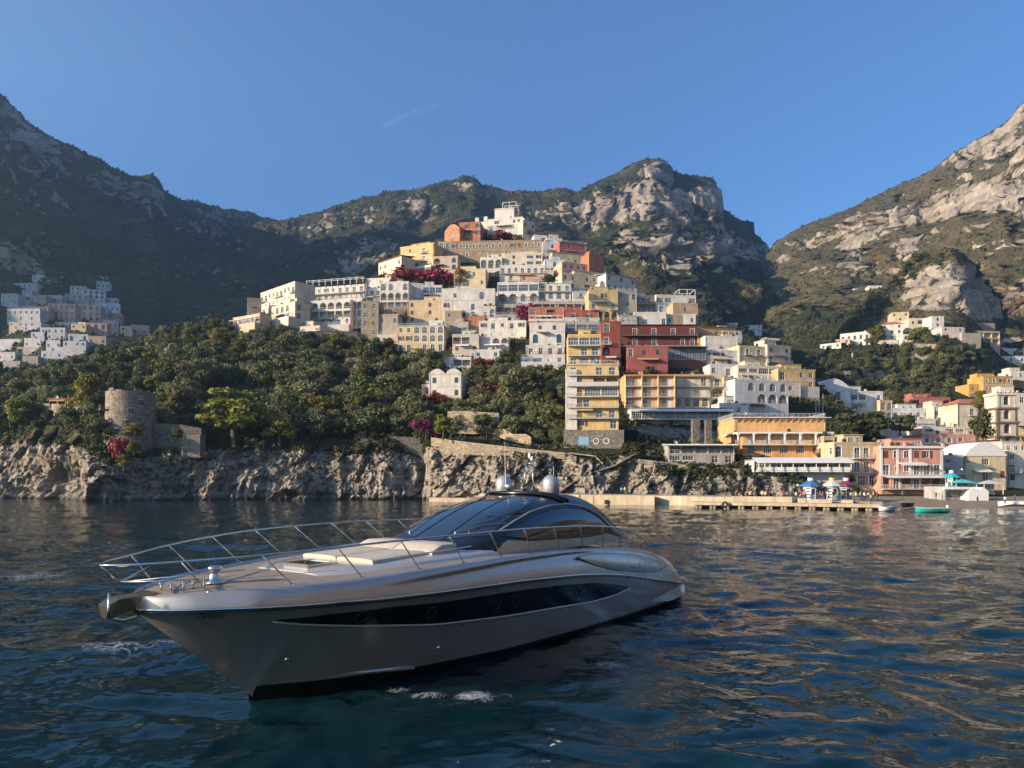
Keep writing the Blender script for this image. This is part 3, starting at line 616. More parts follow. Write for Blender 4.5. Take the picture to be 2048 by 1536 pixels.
        for (u0, u1, v0, v1, kd, d) in ops:
            arch = kd in 'aA'
            Q((u0, 0, v0), (u0, 0, v1), (u0, d, v1), (u0, d, v0)); Q((u1, 0, v1), (u1, 0, v0), (u1, d, v0), (u1, d, v1)); Q((u1, 0, v0), (u0, 0, v0), (u0, d, v0), (u1, d, v0))
            if not arch: Q((u0, 0, v1), (u1, 0, v1), (u1, d, v1), (u0, d, v1))
            else:
                r = (u1 - u0) / 2; rh = min(r, (v1 - v0) * 0.5); n = 10; cc = (u0 + u1) / 2
                pts = [(cc - r * math.cos(math.pi * i / n), v1 - rh + rh * math.sin(math.pi * i / n)) for i in range(n + 1)]
                for i in range(n):
                    (a, b), (c2, d2) = pts[i], pts[i + 1]
                    Q((a, 0, b), (c2, 0, d2), (c2, 0, v1), (a, 0, v1)); Q((a, 0, b), (a, d, b), (c2, d, d2), (c2, 0, d2))
            uc = (u0 + u1) / 2; w = u1 - u0; h = v1 - v0
            if kd in 'AR':
                Q((u0, d, v0), (u1, d, v0), (u1, d, v1), (u0, d, v1))
                if not s.tiny:
                    s.win(side, uc, v0 + 0.02, min(1.3, w * 0.45), min(2.1, h * 0.7), random.choice('ddc'), d - 0.2)
                    me = rail_mesh(w, 0.0, 0.9, False)
                    if not me.materials: me.materials.append(s.rm)
                    link('railing', me, None, s.root, loc=pl(u0, v0, 0.12), rz=rot)
            else: s.win(side, uc, v0, w, h, kd if kd in 'cso' else ('w' if kd == 'w' else 'd'))
        for (u0, u1, v, sol) in late:
            if not s.tiny: s.balcony(side, u0, u1, v, 1.1, sol)
    def finish(s, left=None, right=None, roof='flat', parapet=0.5, clutter=True, roofmat=None, weights=None):
        W, Dp, H, mb = s.W, s.Dp, s.H, s.mb
        if left: s.facade('L', left)
        else: mb.quad((0, Dp, -s.ext), (0, 0, -s.ext), (0, 0, H), (0, Dp, H))
        if right: s.facade('R', right)
        else: mb.quad((W, 0, -s.ext), (W, Dp, -s.ext), (W, Dp, H), (W, 0, H))
        mb.quad((W, Dp, -s.ext), (0, Dp, -s.ext), (0, Dp, H), (W, Dp, H))
        mb.build('wall', s.mat, s.root)
        m = MB(); rm = roofmat
        if not s.tiny:
            if s.lines and random.random() < .6:
                for v in s.lines: q = MB(); q.box(-.06, W + .06, -.07, -.002, v - .09, v + .06); q.build('string_course', white_trim if random.random() < .5 else slab_m, s.root)
            if random.random() < .65:
                for x in ([.25, W - .3] if W > 9 else [W - .3]): q = MB(); q.tube([(x, -.09, -s.ext * .5), (x, -.09, H)], .06, 6); q.build('drainpipe', rail_m if random.random() < .6 else iron_m, s.root)
            if s.lines and random.random() < .35 and W > 5:
                x0 = random.uniform(.05, .35) * W; x1 = x0 + random.uniform(.3, .55) * W; s.awning(x0, x1, 1.6, random.choice(s.lines) - .15, random.choice([awn_m, wood_dark, awn_m, canvas_o]), .45)
            if s.extra and roof == 'flat' and W > 7 and Dp > 6 and random.random() < .5:
                x0 = random.uniform(.05, .4) * W; x1 = x0 + random.uniform(.35, .55) * W; y0 = random.uniform(.25, .5) * Dp; hh = random.uniform(2.2, 2.9); q = MB(); q.box(x0, x1, y0, Dp - .3, H, H + hh); q.box(x0 - .2, x1 + .2, y0 - .2, Dp - .2, H + hh, H + hh + .15); rr_ = q.build('roof_room', s.mat, s.root)
                for fx in ((.3, .7) if x1 - x0 > 4 else (.5,)): o = link('window', window_frame_mesh(.9, 1.4, s.trim, False, False, 'd'), None, rr_); o.location = (x0 + (x1 - x0) * fx, y0 - .18, H + .3); o2 = link('pane', pane_mesh(.9, 1.4), None, rr_); o2.location = (x0 + (x1 - x0) * fx, y0 - .16, H + .3)
            if s.extra and W > 6 and random.random() < .4:
                dep = random.uniform(1.8, 3.0); q = MB(); q.box(.1, W - .1, -dep, -.01, -s.ext * .6, -.05); tr_ = q.build('front_terrace', random.choice([slab_m, s.mat, stone_wall]), s.root); me = rail_mesh(W - .2, dep - .1, .95, True, random.random() < .4)
                if not me.materials: me.materials.append(s.rm)
                link('railing', me, None, tr_, loc=(.1, 0, -.05))
                if random.random() < .5: s.pergola(.3, W - .3, dep - .2, 2.1, 0, max(3, int(W / 2.2)), mat=random.choice([white_trim, wood_dark]))
            for _ in range(random.choice((0, 1, 1, 2))):
                x = random.uniform(.1, .9) * W; q = MB(); q.box(x - .4, x + .4, .35, .75, H + .05, H + .5); pl_ = q.build('planter', tile_m, s.root); me = crown_proto(); o = link('plant', me, None, pl_); o.location = (x, .55, H + .4); o.scale = (.55, .4, random.uniform(.4, .8))
            if random.random() < .4: x = random.uniform(.1, .9) * W; q = MB(); q.tube([(x, Dp * .4, H), (x, Dp * .4, H + 2.2)], .035, 5); q.tube([(x - .5, Dp * .4, H + 2.0), (x + .5, Dp * .4, H + 2.0)], .02, 4); q.tube([(x - .35, Dp * .4, H + 1.7), (x + .35, Dp * .4, H + 1.7)], .02, 4); q.build('aerial', iron_m, s.root)
            if random.random() < .3: x = random.uniform(.1, .9) * W; q = MB(); q.lathe([(0, 0), (.3, .05), (.45, .16)], (0, 0, 0), 12); q.tube([(0, 0, 0), (0, .1, -.5)], .03, 5); o = q.build('satellite_dish', white_trim, s.root); o.location = (x, .8, H + parapet + .6); o.rotation_euler = (R(70), 0, R(20))
        if roof == 'flat':
            t = 0.22; p = parapet
            if p > 0:
                q = MB(); q.box(-0.05, W + 0.05, -0.05, t, H, H + p); q.box(-0.05, W + 0.05, Dp - t, Dp, H, H + p); q.box(-0.05, t, t, Dp - t, H, H + p); q.box(W - t, W + 0.05, t, Dp - t, H, H + p)
                q.build('parapet', s.mat, s.root)
                m.box(t, W - t, t, Dp - t, H - 0.1, H + 0.08)
            else: m.box(-0.25, W + 0.25, -0.25, Dp, H + 0.002, H + 0.16)
            r = m.build('roof', rm or roof_m, s.root)
        elif roof == 'terrace':
            m.box(-0.2, W + 0.2, -0.2, Dp, H + 0.002, H + 0.16); r = m.build('roof', rm or slab_m, s.root)
            me = rail_mesh(W, Dp - 0.2, 0.95, True)
            if not me.materials: me.materials.append(s.rm)
            link('railing', me, None, r, loc=(0, Dp, H + 0.16))
        elif roof == 'tile':
            e = 0.4; rh = min(W, Dp) * 0.22; k = min(W, Dp) * 0.42
            a = [(-e, -e, H), (W + e, -e, H), (W + e, Dp + e, H), (-e, Dp + e, H)]; b = [(k, k, H + rh), (W - k, k, H + rh), (W - k, Dp - k, H + rh), (k, Dp - k, H + rh)]
            m.add(a + b, [(0, 1, 5, 4), (1, 2, 6, 5), (2, 3, 7, 6), (3, 0, 4, 7), (4, 5, 6, 7), (3, 2, 1, 0)]); r = m.build('roof', rm or tile_m, s.root)
        elif roof.startswith('vault'):
            n = int(roof[5:] or 2); w = W / n
            for i in range(n):
                k = 8; pts = [(i * w + w * j / k, H + 0.32 * w * math.sin(math.pi * j / k) ** 0.8) for j in range(k + 1)]
                for j in range(k):
                    (a, za), (b, zb) = pts[j], pts[j + 1]; m.quad((a, -0.15, za), (b, -0.15, zb), (b, Dp, zb), (a, Dp, za)); m.quad((a, -0.15, H), (b, -0.15, H), (b, -0.15, zb), (a, -0.15, za))
            r = m.build('roof', rm or s.mat, s.root)
        elif roof == 'shed':
            m.add([(-0.3, -0.5, H), (W + 0.3, -0.5, H), (W + 0.3, Dp, H + 1.2), (-0.3, Dp, H + 1.2), (-0.3, -0.5, H + 0.15), (W + 0.3, -0.5, H + 0.15), (W + 0.3, Dp, H + 1.35), (-0.3, Dp, H + 1.35)],
                  [(0, 3, 2, 1), (4, 5, 6, 7), (0, 1, 5, 4), (1, 2, 6, 5), (2, 3, 7, 6), (3, 0, 4, 7)]); r = m.build('roof', rm or tile_m, s.root)
        s.roof = r
        if clutter and not s.tiny and roof in ('flat', 'tile') and W > 4:
            for i in range(random.choice((1, 1, 2))):
                x = random.uniform(0.15, 0.8) * W; y = random.uniform(0.3, 0.6) * Dp; q = MB(); hh = random.uniform(0.7, 1.3)
                q.box(x, x + 0.5, y, y + 0.5, H + 0.1, H + parapet + hh); q.box(x - 0.08, x + 0.58, y - 0.08, y + 0.58, H + parapet + hh, H + parapet + hh + 0.12)
                q.build('chimney', s.mat, r)
        return s
    def pergola(s, x0, x1, dep, h, z=None, n=6, side='F', mat=None):
        z = s.H if z is None else z; m = MB(); r = 0.07
        for i in range(n + 1):
            x = x0 + (x1 - x0) * i / n; m.box(x - r, x + r, -dep + r, -dep + 3 * r, z, z + h)
            m.box(x - r, x + r, -dep, 0.3, z + h + 0.12, z + h + 0.22)
        m.box(x0, x1, -dep, -dep + 0.12, z + h, z + h + 0.12); m.box(x0, x1, 0.0, 0.12, z + h, z + h + 0.12)
        m.build('pergola', mat or white_trim, s.root)
    def awning(s, x0, x1, dep, z, mat=None, drop=0.5):
        m = MB(); m.add([(x0, 0, z), (x1, 0, z), (x1, -dep, z - drop), (x0, -dep, z - drop), (x0, 0, z + 0.06), (x1, 0, z + 0.06), (x1, -dep, z - drop + 0.06), (x0, -dep, z - drop + 0.06)],
            [(3, 2, 1, 0), (4, 5, 6, 7), (0, 1, 5, 4), (1, 2, 6, 5), (2, 3, 7, 6), (3, 0, 4, 7)])
        m.quad((x0, -dep - 0.01, z - drop - 0.25), (x1, -dep - 0.01, z - drop - 0.25), (x1, -dep - 0.01, z - drop), (x0, -dep - 0.01, z - drop))
        m.build('awning', mat or awn_m, s.root)
    def part(s, name, mb, mat): return mb.build(name, mat, s.root)

def H(label, x0, x1, yt, yb, yaw, col, rows, sh=None, D=None, dp=None, L=None, Rr=None, roof='flat', par=0.5, cat='house', ext=6.0, shut='b', trim='w', name='house', group=None, wm=None, sur=False, tiny=False, wts=None, clutter=True, roofmat=None, dD=0.0, rmat=None):
    """a house whose front wall spans photo columns x0..x1 and rows yt..yb, standing on sheet sh and turned yaw degrees towards the left"""
    sh = sh or hill
    if D is None: D = sh.D((x0 + x1) / 2, yb) - 1.5
    D += dD
    a = R(yaw); c, s_ = math.cos(a), math.sin(a); u0 = (x0 - 1024) / F; u1 = (x1 - 1024) / F
    Dl = D + 0.5 * (u1 - u0) * D * math.tan(a)
    Xl = u0 * Dl; W = (u1 * Dl - Xl) / (c + u1 * s_)
    zb = CAMH - (yb - YH) / F * D; Ht = (yb - yt) / F * D - (par if roof == 'flat' else 0.0)
    h = House(name, label, (Xl, Dl, zb), -a, W, dp or max(6.0, min(12.0, W * 0.8)), Ht, col, cat, ext, shut, trim, group, wm, sur, tiny, rmat)
    if rows: h.facade('F', rows, weights=wts)
    else: h.mb.quad((0, 0, -ext), (W, 0, -ext), (W, 0, Ht), (0, 0, Ht))
    h.finish(L, Rr, roof, par, clutter, roofmat)
    return h

# ------------------------------------------------------------------ the town on the hill
G1 = 'houses stacked on the central hill'
def T(*a, **k): k.setdefault('group', G1); return H(*a, **k)
# summit
T('terracotta orange cube house with yellow cornice just below the white summit villa', 918, 961, 444, 486, 8, TERRA, ['.s.s', '....'], L=['.w.', '.s.'], shut='d', trim='c', dp=12, ext=10)
T('low orange vaulted annex on the left of the terracotta cube house', 889, 920, 462, 487, 35, (0.52, 0.24, 0.14), ['.w.'], roof='vault1', dp=7)
w = T('white summit villa with stepped terraces and a bare roof frame', 976, 1046, 436, 462, 12, WHITE, ['.s..ww', 'a....w'], L=['..w', '.o.'], par=0.6, dp=14, ext=9, cat='villa', name='villa')
w.part('upper_storey', (lambda m: (m.box(2.5, 12.5, 4, 12, w.H, w.H + 6.6), m.box(2.3, 12.7, 3.8, 12.2, w.H + 6.6, w.H + 7.1), m.box(4.2, 5.2, 3.9, 4.0, w.H + 2.5, w.H + 4.5), m))(MB())[-1], w.mat)
w.part('left_wing', (lambda m: (m.box(-7.5, -0.01, 3.5, 12, -6, w.H + 1.0), m.box(-7.5, -5.6, 3.0, 4.5, w.H + 1, w.H + 3.0), m.box(-3.0, -1.2, 3.3, 5.0, w.H + 1, w.H + 3.4), m))(MB())[-1], w.mat)
def frame_mb(x0, x1, y0, y1, z0, z1, r=0.09):
    m = MB()
    for x in (x0, (x0 + x1) / 2, x1):
        for y in (y0, y1): m.box(x - r, x + r, y - r, y + r, z0, z1)
    for y in (y0, y1): m.box(x0, x1, y - r, y + r, z1, z1 + 2 * r)
    for x in (x0, x1): m.box(x - r, x + r, y0 + r, y1 - r, z1 + 0.01, z1 + 2 * r - 0.01)
    return m
w.part('roof_frame', frame_mb(6.5, 13.5, 4.5, 9, w.H + 7.1, w.H + 10), white_trim)
for sx in (0.35, 2.2, 4.6, 6.2): pass
T('shaded cream right wing of the white summit villa stepping downhill', 1046, 1070, 442, 474, -32, (0.66, 0.58, 0.48), ['w.w', 'oww'], dp=8, ext=6)
T('long tan stone building with a row of eight windows below the summit', 876, 1085, 481, 516, 3, TAN, ['awwwwwwww', 'oo.o..o..'], wm=masonry('tan_ashlar', (0.40, 0.31, 0.20), 1.2, 0.25), roof='flat', par=0.35, dp=9, sur=True, shut='b')
T('yellow villa with white corner strips and arched door on the upper left', 800, 868, 490, 541, 22, YEL, ['.w.d.', 'w.a.w'], L=['w.', '.w'], dp=11, sur=True, name='villa', cat='villa', ext=8)
T('low sloping cream wing left of the yellow villa', 757, 803, 520, 541, 42, CREAM, ['w.w'], roof='shed', dp=8)
T('beige arcade with a blue arched door under the long stone building', 866, 916, 512, 541, 6, BEIGE, ['A.a'], trim='b', dp=7)
T('white wall with two blind arches below the long stone building', 960, 1004, 514, 537, 4, WHITE, ['AA'], dp=7)
T('cream two bay house with brown shutters above the white balcony house', 1003, 1085, 506, 532, 2, CREAM, ['.c.Ws'], shut='d', dp=9)
w = T('white house with a long roofed balcony and pink ground floor', 999, 1091, 530, 563, 2, WHITE, ['=DwDDD', '.d.wdd'], dp=10)
T('pale yellow house behind the orange autumn tree', 908, 972, 538, 574, 6, LYEL, ['..w.', 'GG.w'], dp=9)
w = T('pale lilac white house at the right end of the stone building', 1085, 1124, 484, 514, -8, (0.66, 0.66, 0.70), ['.w.', '...'], dp=9)
T('red and white terraced house near the right shoulder of the town', 1118, 1173, 486, 516, -18, (0.50, 0.15, 0.12), ['w.w', '=D.D'], roof='terrace', dp=9)
T('olive yellow flat roofed house with dark doors beside the red terrace', 1104, 1171, 507, 530, -14, (0.55, 0.50, 0.28), ['D.oD.'], roof='flat', par=0.0, dp=9)
T('pale blue white gabled house between cream and pink houses', 1089, 1130, 519, 548, -4, (0.68, 0.71, 0.76), ['.D.', '=..D'], dp=8)
T('long salmon pink house stepping down to the right', 1124, 1212, 528, 556, -20, LPINK, ['wwwww', '.....'], dp=9)
T('narrow dark red house with a round end on the right skyline', 1178, 1207, 508, 553, -26, TERRA, ['w', 'w', 'w'], dp=7)
T('long beige house under the salmon pink one', 1124, 1238, 550, 582, -16, BEIGE, ['w.w.w.', '..RRR.'], dp=9)
T('white long house with a tile shed roof on the right skyline', 1212, 1272, 552, 584, -30, WHITE, ['w.w.w', '=DwDw'], roof='shed', dp=9, roofmat=slab_m)
T('small peach cube above the beige terraces', 1124, 1153, 546, 572, 6, (0.72, 0.52, 0.36), ['.o'], dp=7)
# left arm of the town
T('plain beige cube house at the far left end of the town', 494, 523, 596, 642, -20, (0.66, 0.50, 0.36), ['...', '...', '...'], L=['.w', '.w', '.w'], dp=7, ext=8, clutter=False)
w = T('long beige house with balcony doors rising behind the left cube', 521, 590, 578, 618, 42, CREAM, ['dwdwd', '.w.w.'], dp=9, ext=8)
w = T('cream house with three arched windows on the far left of the town', 540, 590, 610, 646, 38, CREAM, ['.aaa.'], Rr=['a.'], dp=7, ext=8); w.pergola(0, w.W, 2.2, 1.6, w.H + 0.5, 7)
T('low open colonnade at the leftmost foot of the town', 466, 520, 632, 652, 30, BEIGE, ['RRRRR'], dp=5, clutter=False)
w = T('white hotel storey with a curved pergola terrace on the left arm', 618, 730, 572, 602, 14, WHITE, ['=.wDDD', '=DDD.D'], dp=12, par=0.3); w.pergola(0, w.W, 2.0, 2.3, w.H + 0.3, 9)
T('white arcaded hotel block with three loggia arches on the left arm', 622, 702, 600, 652, 10, WHITE, ['AAA', 'RRR', '.D.'], dp=9, ext=8)
T('white round arched bay joined to the arcaded hotel block', 700, 725, 598, 652, 6, WHITE, ['A', 'a', 'D'], dp=9, ext=8)
T('tall tan stone block with two stacked windows right of the arcaded hotel', 722, 757, 602, 674, 2, TAN, ['w', 'w', '.'], wm=masonry('tan_rubble', (0.40, 0.32, 0.22), 1.5, 0.3), dp=9, ext=9)
T('white house with grey balconies above the tall tan stone block', 726, 762, 576, 606, -2, (0.70, 0.69, 0.67), ['=DDD', '.D.'], dp=8)
T('white two arch loggia house in the middle of the left arm', 760, 818, 563, 618, 4, WHITE, ['a.a', 'AA', 'RR'], dp=10, ext=8)
T('blank white gable wall with two slit windows right of the loggia house', 815, 847, 566, 606, -12, (0.74, 0.73, 0.73), ['o..', '.o.'], dp=9, ext=8)
T('grey stone block with two windows below the loggia house', 757, 797, 628, 672, 2, (0.46, 0.39, 0.31), ['w.w', '...'], dp=8, ext=9)
T('white house with a ribbon of blue glazing', 846, 884, 570, 602, -3, WHITE, ['GGG', 'w.w'], dp=8)
w = T('weathered beige house with three dark shuttered windows', 815, 905, 600, 648, 4, (0.64, 0.50, 0.31), ['c.c.c', 'c....'], Rr=['.c.'], shut='d', dp=9, ext=8)
w = T('large white stepped house with a round arch in the town centre', 884, 990, 577, 640, 0, WHITE, ['.w..a.', 'w..D.w', 'o.wa.a'], dp=12, ext=8, par=0.8)
T('white block with a dark archway beside the stepped house', 950, 992, 612, 640, -2, WHITE, ['.A'], dp=7)
T('white terrace storey with blue door left of the long arcade', 968, 996, 585, 612, 2, WHITE, ['D.'], dp=7)
w = T('white arcade house with four round arches and a roofed terrace', 995, 1078, 564, 606, 4, WHITE, ['GGGG', 'AAaA'], wts=[0.8, 1], dp=11)
w = T('white house with three glazed arched windows under a terrace', 1077, 1143, 567, 600, 0, WHITE, ['=DDDD', 'aaa'], dp=10, roof='terrace')
# middle tiers
w = T('yellow villa with four arched windows above the wooded slope', 794, 889, 652, 702, 4, YEL, ['waaa', 'D.DD'], L=['w', '.'], dp=10, ext=6, roof='terrace', sur=True, name='villa', cat='villa')
T('white roof room on top of the yellow four arch villa', 858, 886, 641, 655, 4, WHITE, ['.w'], dp=6, D=hill.D(840, 700) + 2)
T('white villa with a double vaulted roof and green shutters amid the trees', 858, 924, 748, 798, 6, WHITE, ['c.c', 'c.c'], shut='g', roof='vault2', dp=8, ext=4, name='villa', cat='villa')
T('small white porch left of the vaulted villa', 843, 860, 768, 794, 10, WHITE, ['A'], dp=5, ext=3)
T('small red house squeezed between white terraces', 936, 971, 632, 656, 4, TERRA, ['.w'], dp=7)
w = T('cream house with shuttered windows over two pale arches', 958, 1052, 641, 672, 3, (0.76, 0.72, 0.64), ['sDwDs', '.....'], shut='b', dp=9)
T('white arched storey below the cream shuttered house', 949, 1018, 672, 700, 3, WHITE, ['w.AA', 'o...'], dp=8)
T('low white cottage with two windows among red creepers', 948, 1000, 699, 717, 2, WHITE, ['w.w'], dp=7)
T('white garden wall house with garage openings above the vaulted villa', 888, 942, 714, 732, 6, (0.70, 0.67, 0.62), ['.RR'], dp=6)
T('grey terrace bar under a dark awning above the red houses', 1069, 1164, 602, 622, 0, (0.44, 0.42, 0.40), ['=RRRR'], dp=8, clutter=False)
T('red house with stone urns on its parapet', 1057, 1128, 614, 645, 2, TERRA, ['a.R.', '....'], dp=9, cat='house')
T('red brick house with two shuttered windows beside the urn house', 1127, 1198, 620, 642, -3, (0.45, 0.13, 0.09), ['.s.s.'], dp=9, sur=True)
T('glazed grey tier with a blue balcony below the red brick house', 1129, 1199, 643, 666, -3, (0.52, 0.50, 0.46), ['=GGG'], dp=8)
T('white house with twin arched blue windows', 1059, 1130, 645, 689, 2, WHITE, ['.w.w.', 'a.a'], trim='b', dp=9, wts=[0.7, 1.2])
T('white terrace tier with a brown railing under the twin arched windows', 1052, 1130, 690, 709, 1, (0.70, 0.66, 0.60), ['=DDD'], dp=8, rmat=brown_shut)
T('white lowest tier with a brown door and shallow arches above the olive trees', 1042, 1130, 709, 731, 1, WHITE, ['oWow'], dp=8)
T('yellow and tan tower house with arched base and balconies', 1178, 1236, 579, 640, -4, (0.60, 0.46, 0.24), ['.s.', 'd.d', 'AA'], L=['w', '.', 'w'], dp=10, ext=8)
T('grey beige block with a roof terrace right of the tan tower house', 1236, 1274, 582, 636, -6, (0.47, 0.42, 0.35), ['w.D', '.w.', '...'], L=['w', '.', '.'], roof='terrace', dp=9, ext=8)
T('long dark balconied house with wire railings', 1270, 1316, 590, 624, -12, (0.34, 0.31, 0.28), ['=DDDD', '=DDDD'], dp=9, ext=8)
w = T('white modern house with an open roof frame at the upper right', 1312, 1392, 590, 626, -6, WHITE, ['WW..W', '=DD.D'], dp=10, ext=8); w.part('roof_frame', frame_mb(w.W * 0.6, w.W, 1, 7, w.H + 0.5, w.H + 3), white_trim)
T('tan house with a pitched roof edge below the white modern house', 1346, 1396, 606, 650, -8, (0.52, 0.40, 0.26), ['.w.', '...'], dp=9, ext=8)
T('low white terraced house left above the dark red hotel', 1268, 1334, 624, 650, 0, WHITE, ['w...D'], dp=8)
T('white house with balustrade right above the dark red hotel', 1332, 1392, 628, 650, 0, WHITE, ['ww.w'], dp=8)
# dark red hotel
w = T('dark red hotel with two balconied storeys and brown awnings', 1241, 1394, 650, 692, 0, DRED, ['=.D.D.D.D', '=.D.D..DD'], dp=11, roof='shed', sur=True, trim='c', cat='hotel', name='hotel', roofmat=dark_wood, rmat=iron_m); w.awning(0, w.W, 1.6, w.H * 0.5 + 0.1, dark_wood, 0.3)
T('plain pink red ground storey of the dark red hotel with three shuttered windows', 1254, 1336, 692, 736, 0, (0.36, 0.11, 0.10), ['a.c.c.', '......'], dp=10, shut='g', sur=True, trim='c', dD=-2, cat='hotel', name='hotel')
w = T('glass veranda restaurant on the right of the dark red hotel', 1334, 1412, 694, 722, 0, (0.20, 0.09, 0.07), ['GGGGGG'], dp=10, dD=-3, roof='flat', par=0.0, clutter=False, cat='restaurant', name='restaurant'); w.awning(0, w.W, 2.2, w.H, dark_wood, 0.2)
T('narrow red tower house with arched balcony left of the dark red hotel', 1203, 1242, 642, 734, 0, RED, ['a.', 'd.', 'A.', '..'], dp=9, sur=True, trim='c', rmat=iron_m)
# narrow yellow tower building
T('narrow yellow upper block with glazed top floor above the balcony tower', 1136, 1201, 668, 732, 2, (0.72, 0.50, 0.21), ['=GGG', '=.DD', '=DWW'], D=175.5, dp=8, ext=6)
w = T('narrow yellow six storey building stacked with balconies on a stone base', 1134, 1237, 730, 858, 3, (0.72, 0.50, 0.21), ['=D.DD', '~s.RR', '=.GG', '=WD..', '=o.DD', '.w..D'], D=172.5, dp=11, ext=0.5, roof='terrace', sur=False, cat='building', name='building', shut='b')
m = MB(); m.box(-0.8, w.W + 1.2, -1.0, 11, -7.5, -0.3); q = w.part('stone_base', m, stone_wall)
m = MB(); m.box(-0.4, 2.4, -0.6, 0.0, -0.2, 14.5); w.part('white_end_wall', m, stucco(WHITE))
for i in range(2):
    m = MB(); m.lathe([(0.55, -0.08), (0.75, -0.08), (0.75, 0.08), (0.55, 0.08), (0.55, -0.08)], n=18); o = m.build('round_window', white_trim, q); o.rotation_euler = (R(90), 0, 0); o.location = (w.W * (0.56 + 0.2 * i), -1.05, -3.0)
m = MB(); m.box(w.W * 0.22, w.W * 0.42, -1.06, -0.98, -3.9, -2.0); m.build('window', plain('blue_window', (0.25, 0.45, 0.6), 0.2), q)
# yellow hotel row
w = T('orange west part of the yellow hotel with red tiled eaves', 1250, 1348, 749, 816, 0, (0.70, 0.40, 0.18), ['=CCC', '=CCC', '=CCC'], shut='w', dp=10, roof='flat', par=0.4, cat='hotel', name='hotel', ext=8); w.awning(0, w.W, 0.9, w.H + 0.2, tile_m, 0.2)
m = MB()
for i in range(4): m.box(w.W * i / 3 - 0.12, w.W * i / 3 + 0.12, -1.1, 0.05, 0.0, w.H - 0.05)
w.part('pier_wall', m, stucco((0.78, 0.60, 0.30)))
w = T('pale yellow middle part of the yellow hotel with arched ground floor', 1348, 1419, 749, 816, 0, LYEL, ['=CD', '=CC', 'aaaa'], shut='w', dp=10, cat='hotel', name='hotel', ext=8); w.awning(0, w.W, 0.9, w.H + 0.2, tile_m, 0.2)
T('cream arched east part of the yellow hotel', 1419, 1450, 750, 816, -3, (0.74, 0.60, 0.36), ['d', 'A', 'A'], dp=10, cat='hotel', name='hotel', ext=8)
T('grey beige end block right of the yellow hotel', 1448, 1472, 755, 818, -8, (0.52, 0.47, 0.38), ['d', 'A', 'G'], dp=9, ext=8)
w = T('white awning terrace restaurant under the yellow hotel', 1262, 1462, 817, 839, 0, (0.62, 0.62, 0.62), ['GGGGGGGGG'], dp=6, dD=-3, par=0.0, clutter=False, cat='restaurant', name='restaurant', ext=1.5); w.awning(0, w.W, 2.4, w.H - 0.2, awn_m, 0.6); w.balcony('F', 0, w.W, -0.2, 3.0)
# right shoulder
T('white house with round vault windows right of the dark red hotel', 1410, 1476, 672, 706, -6, WHITE, ['.....', 'o.a.a'], dp=9, ext=8)
T('lower white house with a street shrine door right of the glass veranda', 1412, 1480, 700, 728, -8, WHITE, ['www..', '.D.D.'], dp=8, ext=6)
T('long ochre house with a brown shed roof at the right skyline', 1394, 1472, 654, 680, -14, (0.64, 0.45, 0.20), ['D.ww.'], roof='shed', dp=8)
T('yellow palazzo with three balcony doors on the right shoulder', 1478, 1545, 692, 727, -16, LYEL, ['.d.d.d', '......'], dp=10, sur=True, ext=8)
w = T('pink and white house with a roof pergola on the right shoulder', 1534, 1582, 690, 726, -20, (0.72, 0.56, 0.48), ['w.w', '=D.D'], dp=9, ext=8); w.pergola(0, w.W * 0.6, -3, 2.2, w.H + 0.5, 4)
T('cream greenhouse terrace house below the yellow palazzo', 1476, 1558, 731, 764, -8, CREAM, ['WWGG', '=...D'], dp=9, ext=8)
T('ochre house with two dark windows at the right edge of the hill', 1556, 1631, 738, 780, -10, (0.62, 0.45, 0.22), ['D.ww', 'w..w'], dp=9, ext=8)
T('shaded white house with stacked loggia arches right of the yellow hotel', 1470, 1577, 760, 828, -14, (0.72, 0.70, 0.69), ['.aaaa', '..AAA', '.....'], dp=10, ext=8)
T('small beige house beside the dark pine below the ochre house', 1588, 1643, 778, 806, -8, (0.58, 0.50, 0.40), ['.w.W'], dp=8, sh=vill, D=235)
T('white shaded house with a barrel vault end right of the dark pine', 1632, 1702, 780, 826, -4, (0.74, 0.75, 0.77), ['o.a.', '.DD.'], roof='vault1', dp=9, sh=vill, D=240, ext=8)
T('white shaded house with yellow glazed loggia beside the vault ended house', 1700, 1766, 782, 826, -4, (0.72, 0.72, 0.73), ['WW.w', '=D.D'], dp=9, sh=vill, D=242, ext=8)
T('plain yellow end house right of the white shaded houses', 1760, 1785, 800, 843, -10, LYEL, ['a', 'a'], dp=8, sh=vill, D=240, ext=8)
# orange hotel by the water
OH = T('orange hotel front with a white columned veranda above the pier', 1486, 1650, 868, 910, 0, (0.72, 0.38, 0.15), ['CCCCC', 'aaaaa'], shut='w', D=166, dp=10, ext=3, roof='flat', par=0.0, cat='hotel', name='hotel', clutter=False)
m = MB(); m.box(-2.0, OH.W + 1.2, -1.9, 10, OH.H + 0.0, OH.H + 0.35); OH.part('veranda_roof', m, white_trim)
for i in range(7):
    m = MB(); x = -1.6 + (OH.W + 2.4) * i / 6; z0 = OH.H * 0.48; m.box(x - 0.16, x + 0.16, -1.7, -1.4, z0, OH.H - 0.35); m.box(x - 0.3, x + 0.3, -1.85, -1.25, OH.H - 0.35, OH.H - 0.01); OH.part('column', m, white_trim)
OH.balcony('F', -1.8, OH.W + 1.0, OH.H * 0.48, 1.8)
w = T('orange upper storey of the waterside hotel with corbels and a railed roof terrace', 1468, 1652, 836, 868, 0, (0.72, 0.42, 0.19), None, D=170, dp=14, ext=2, roof='terrace', cat='hotel', name='hotel')
m = MB(); n = 15
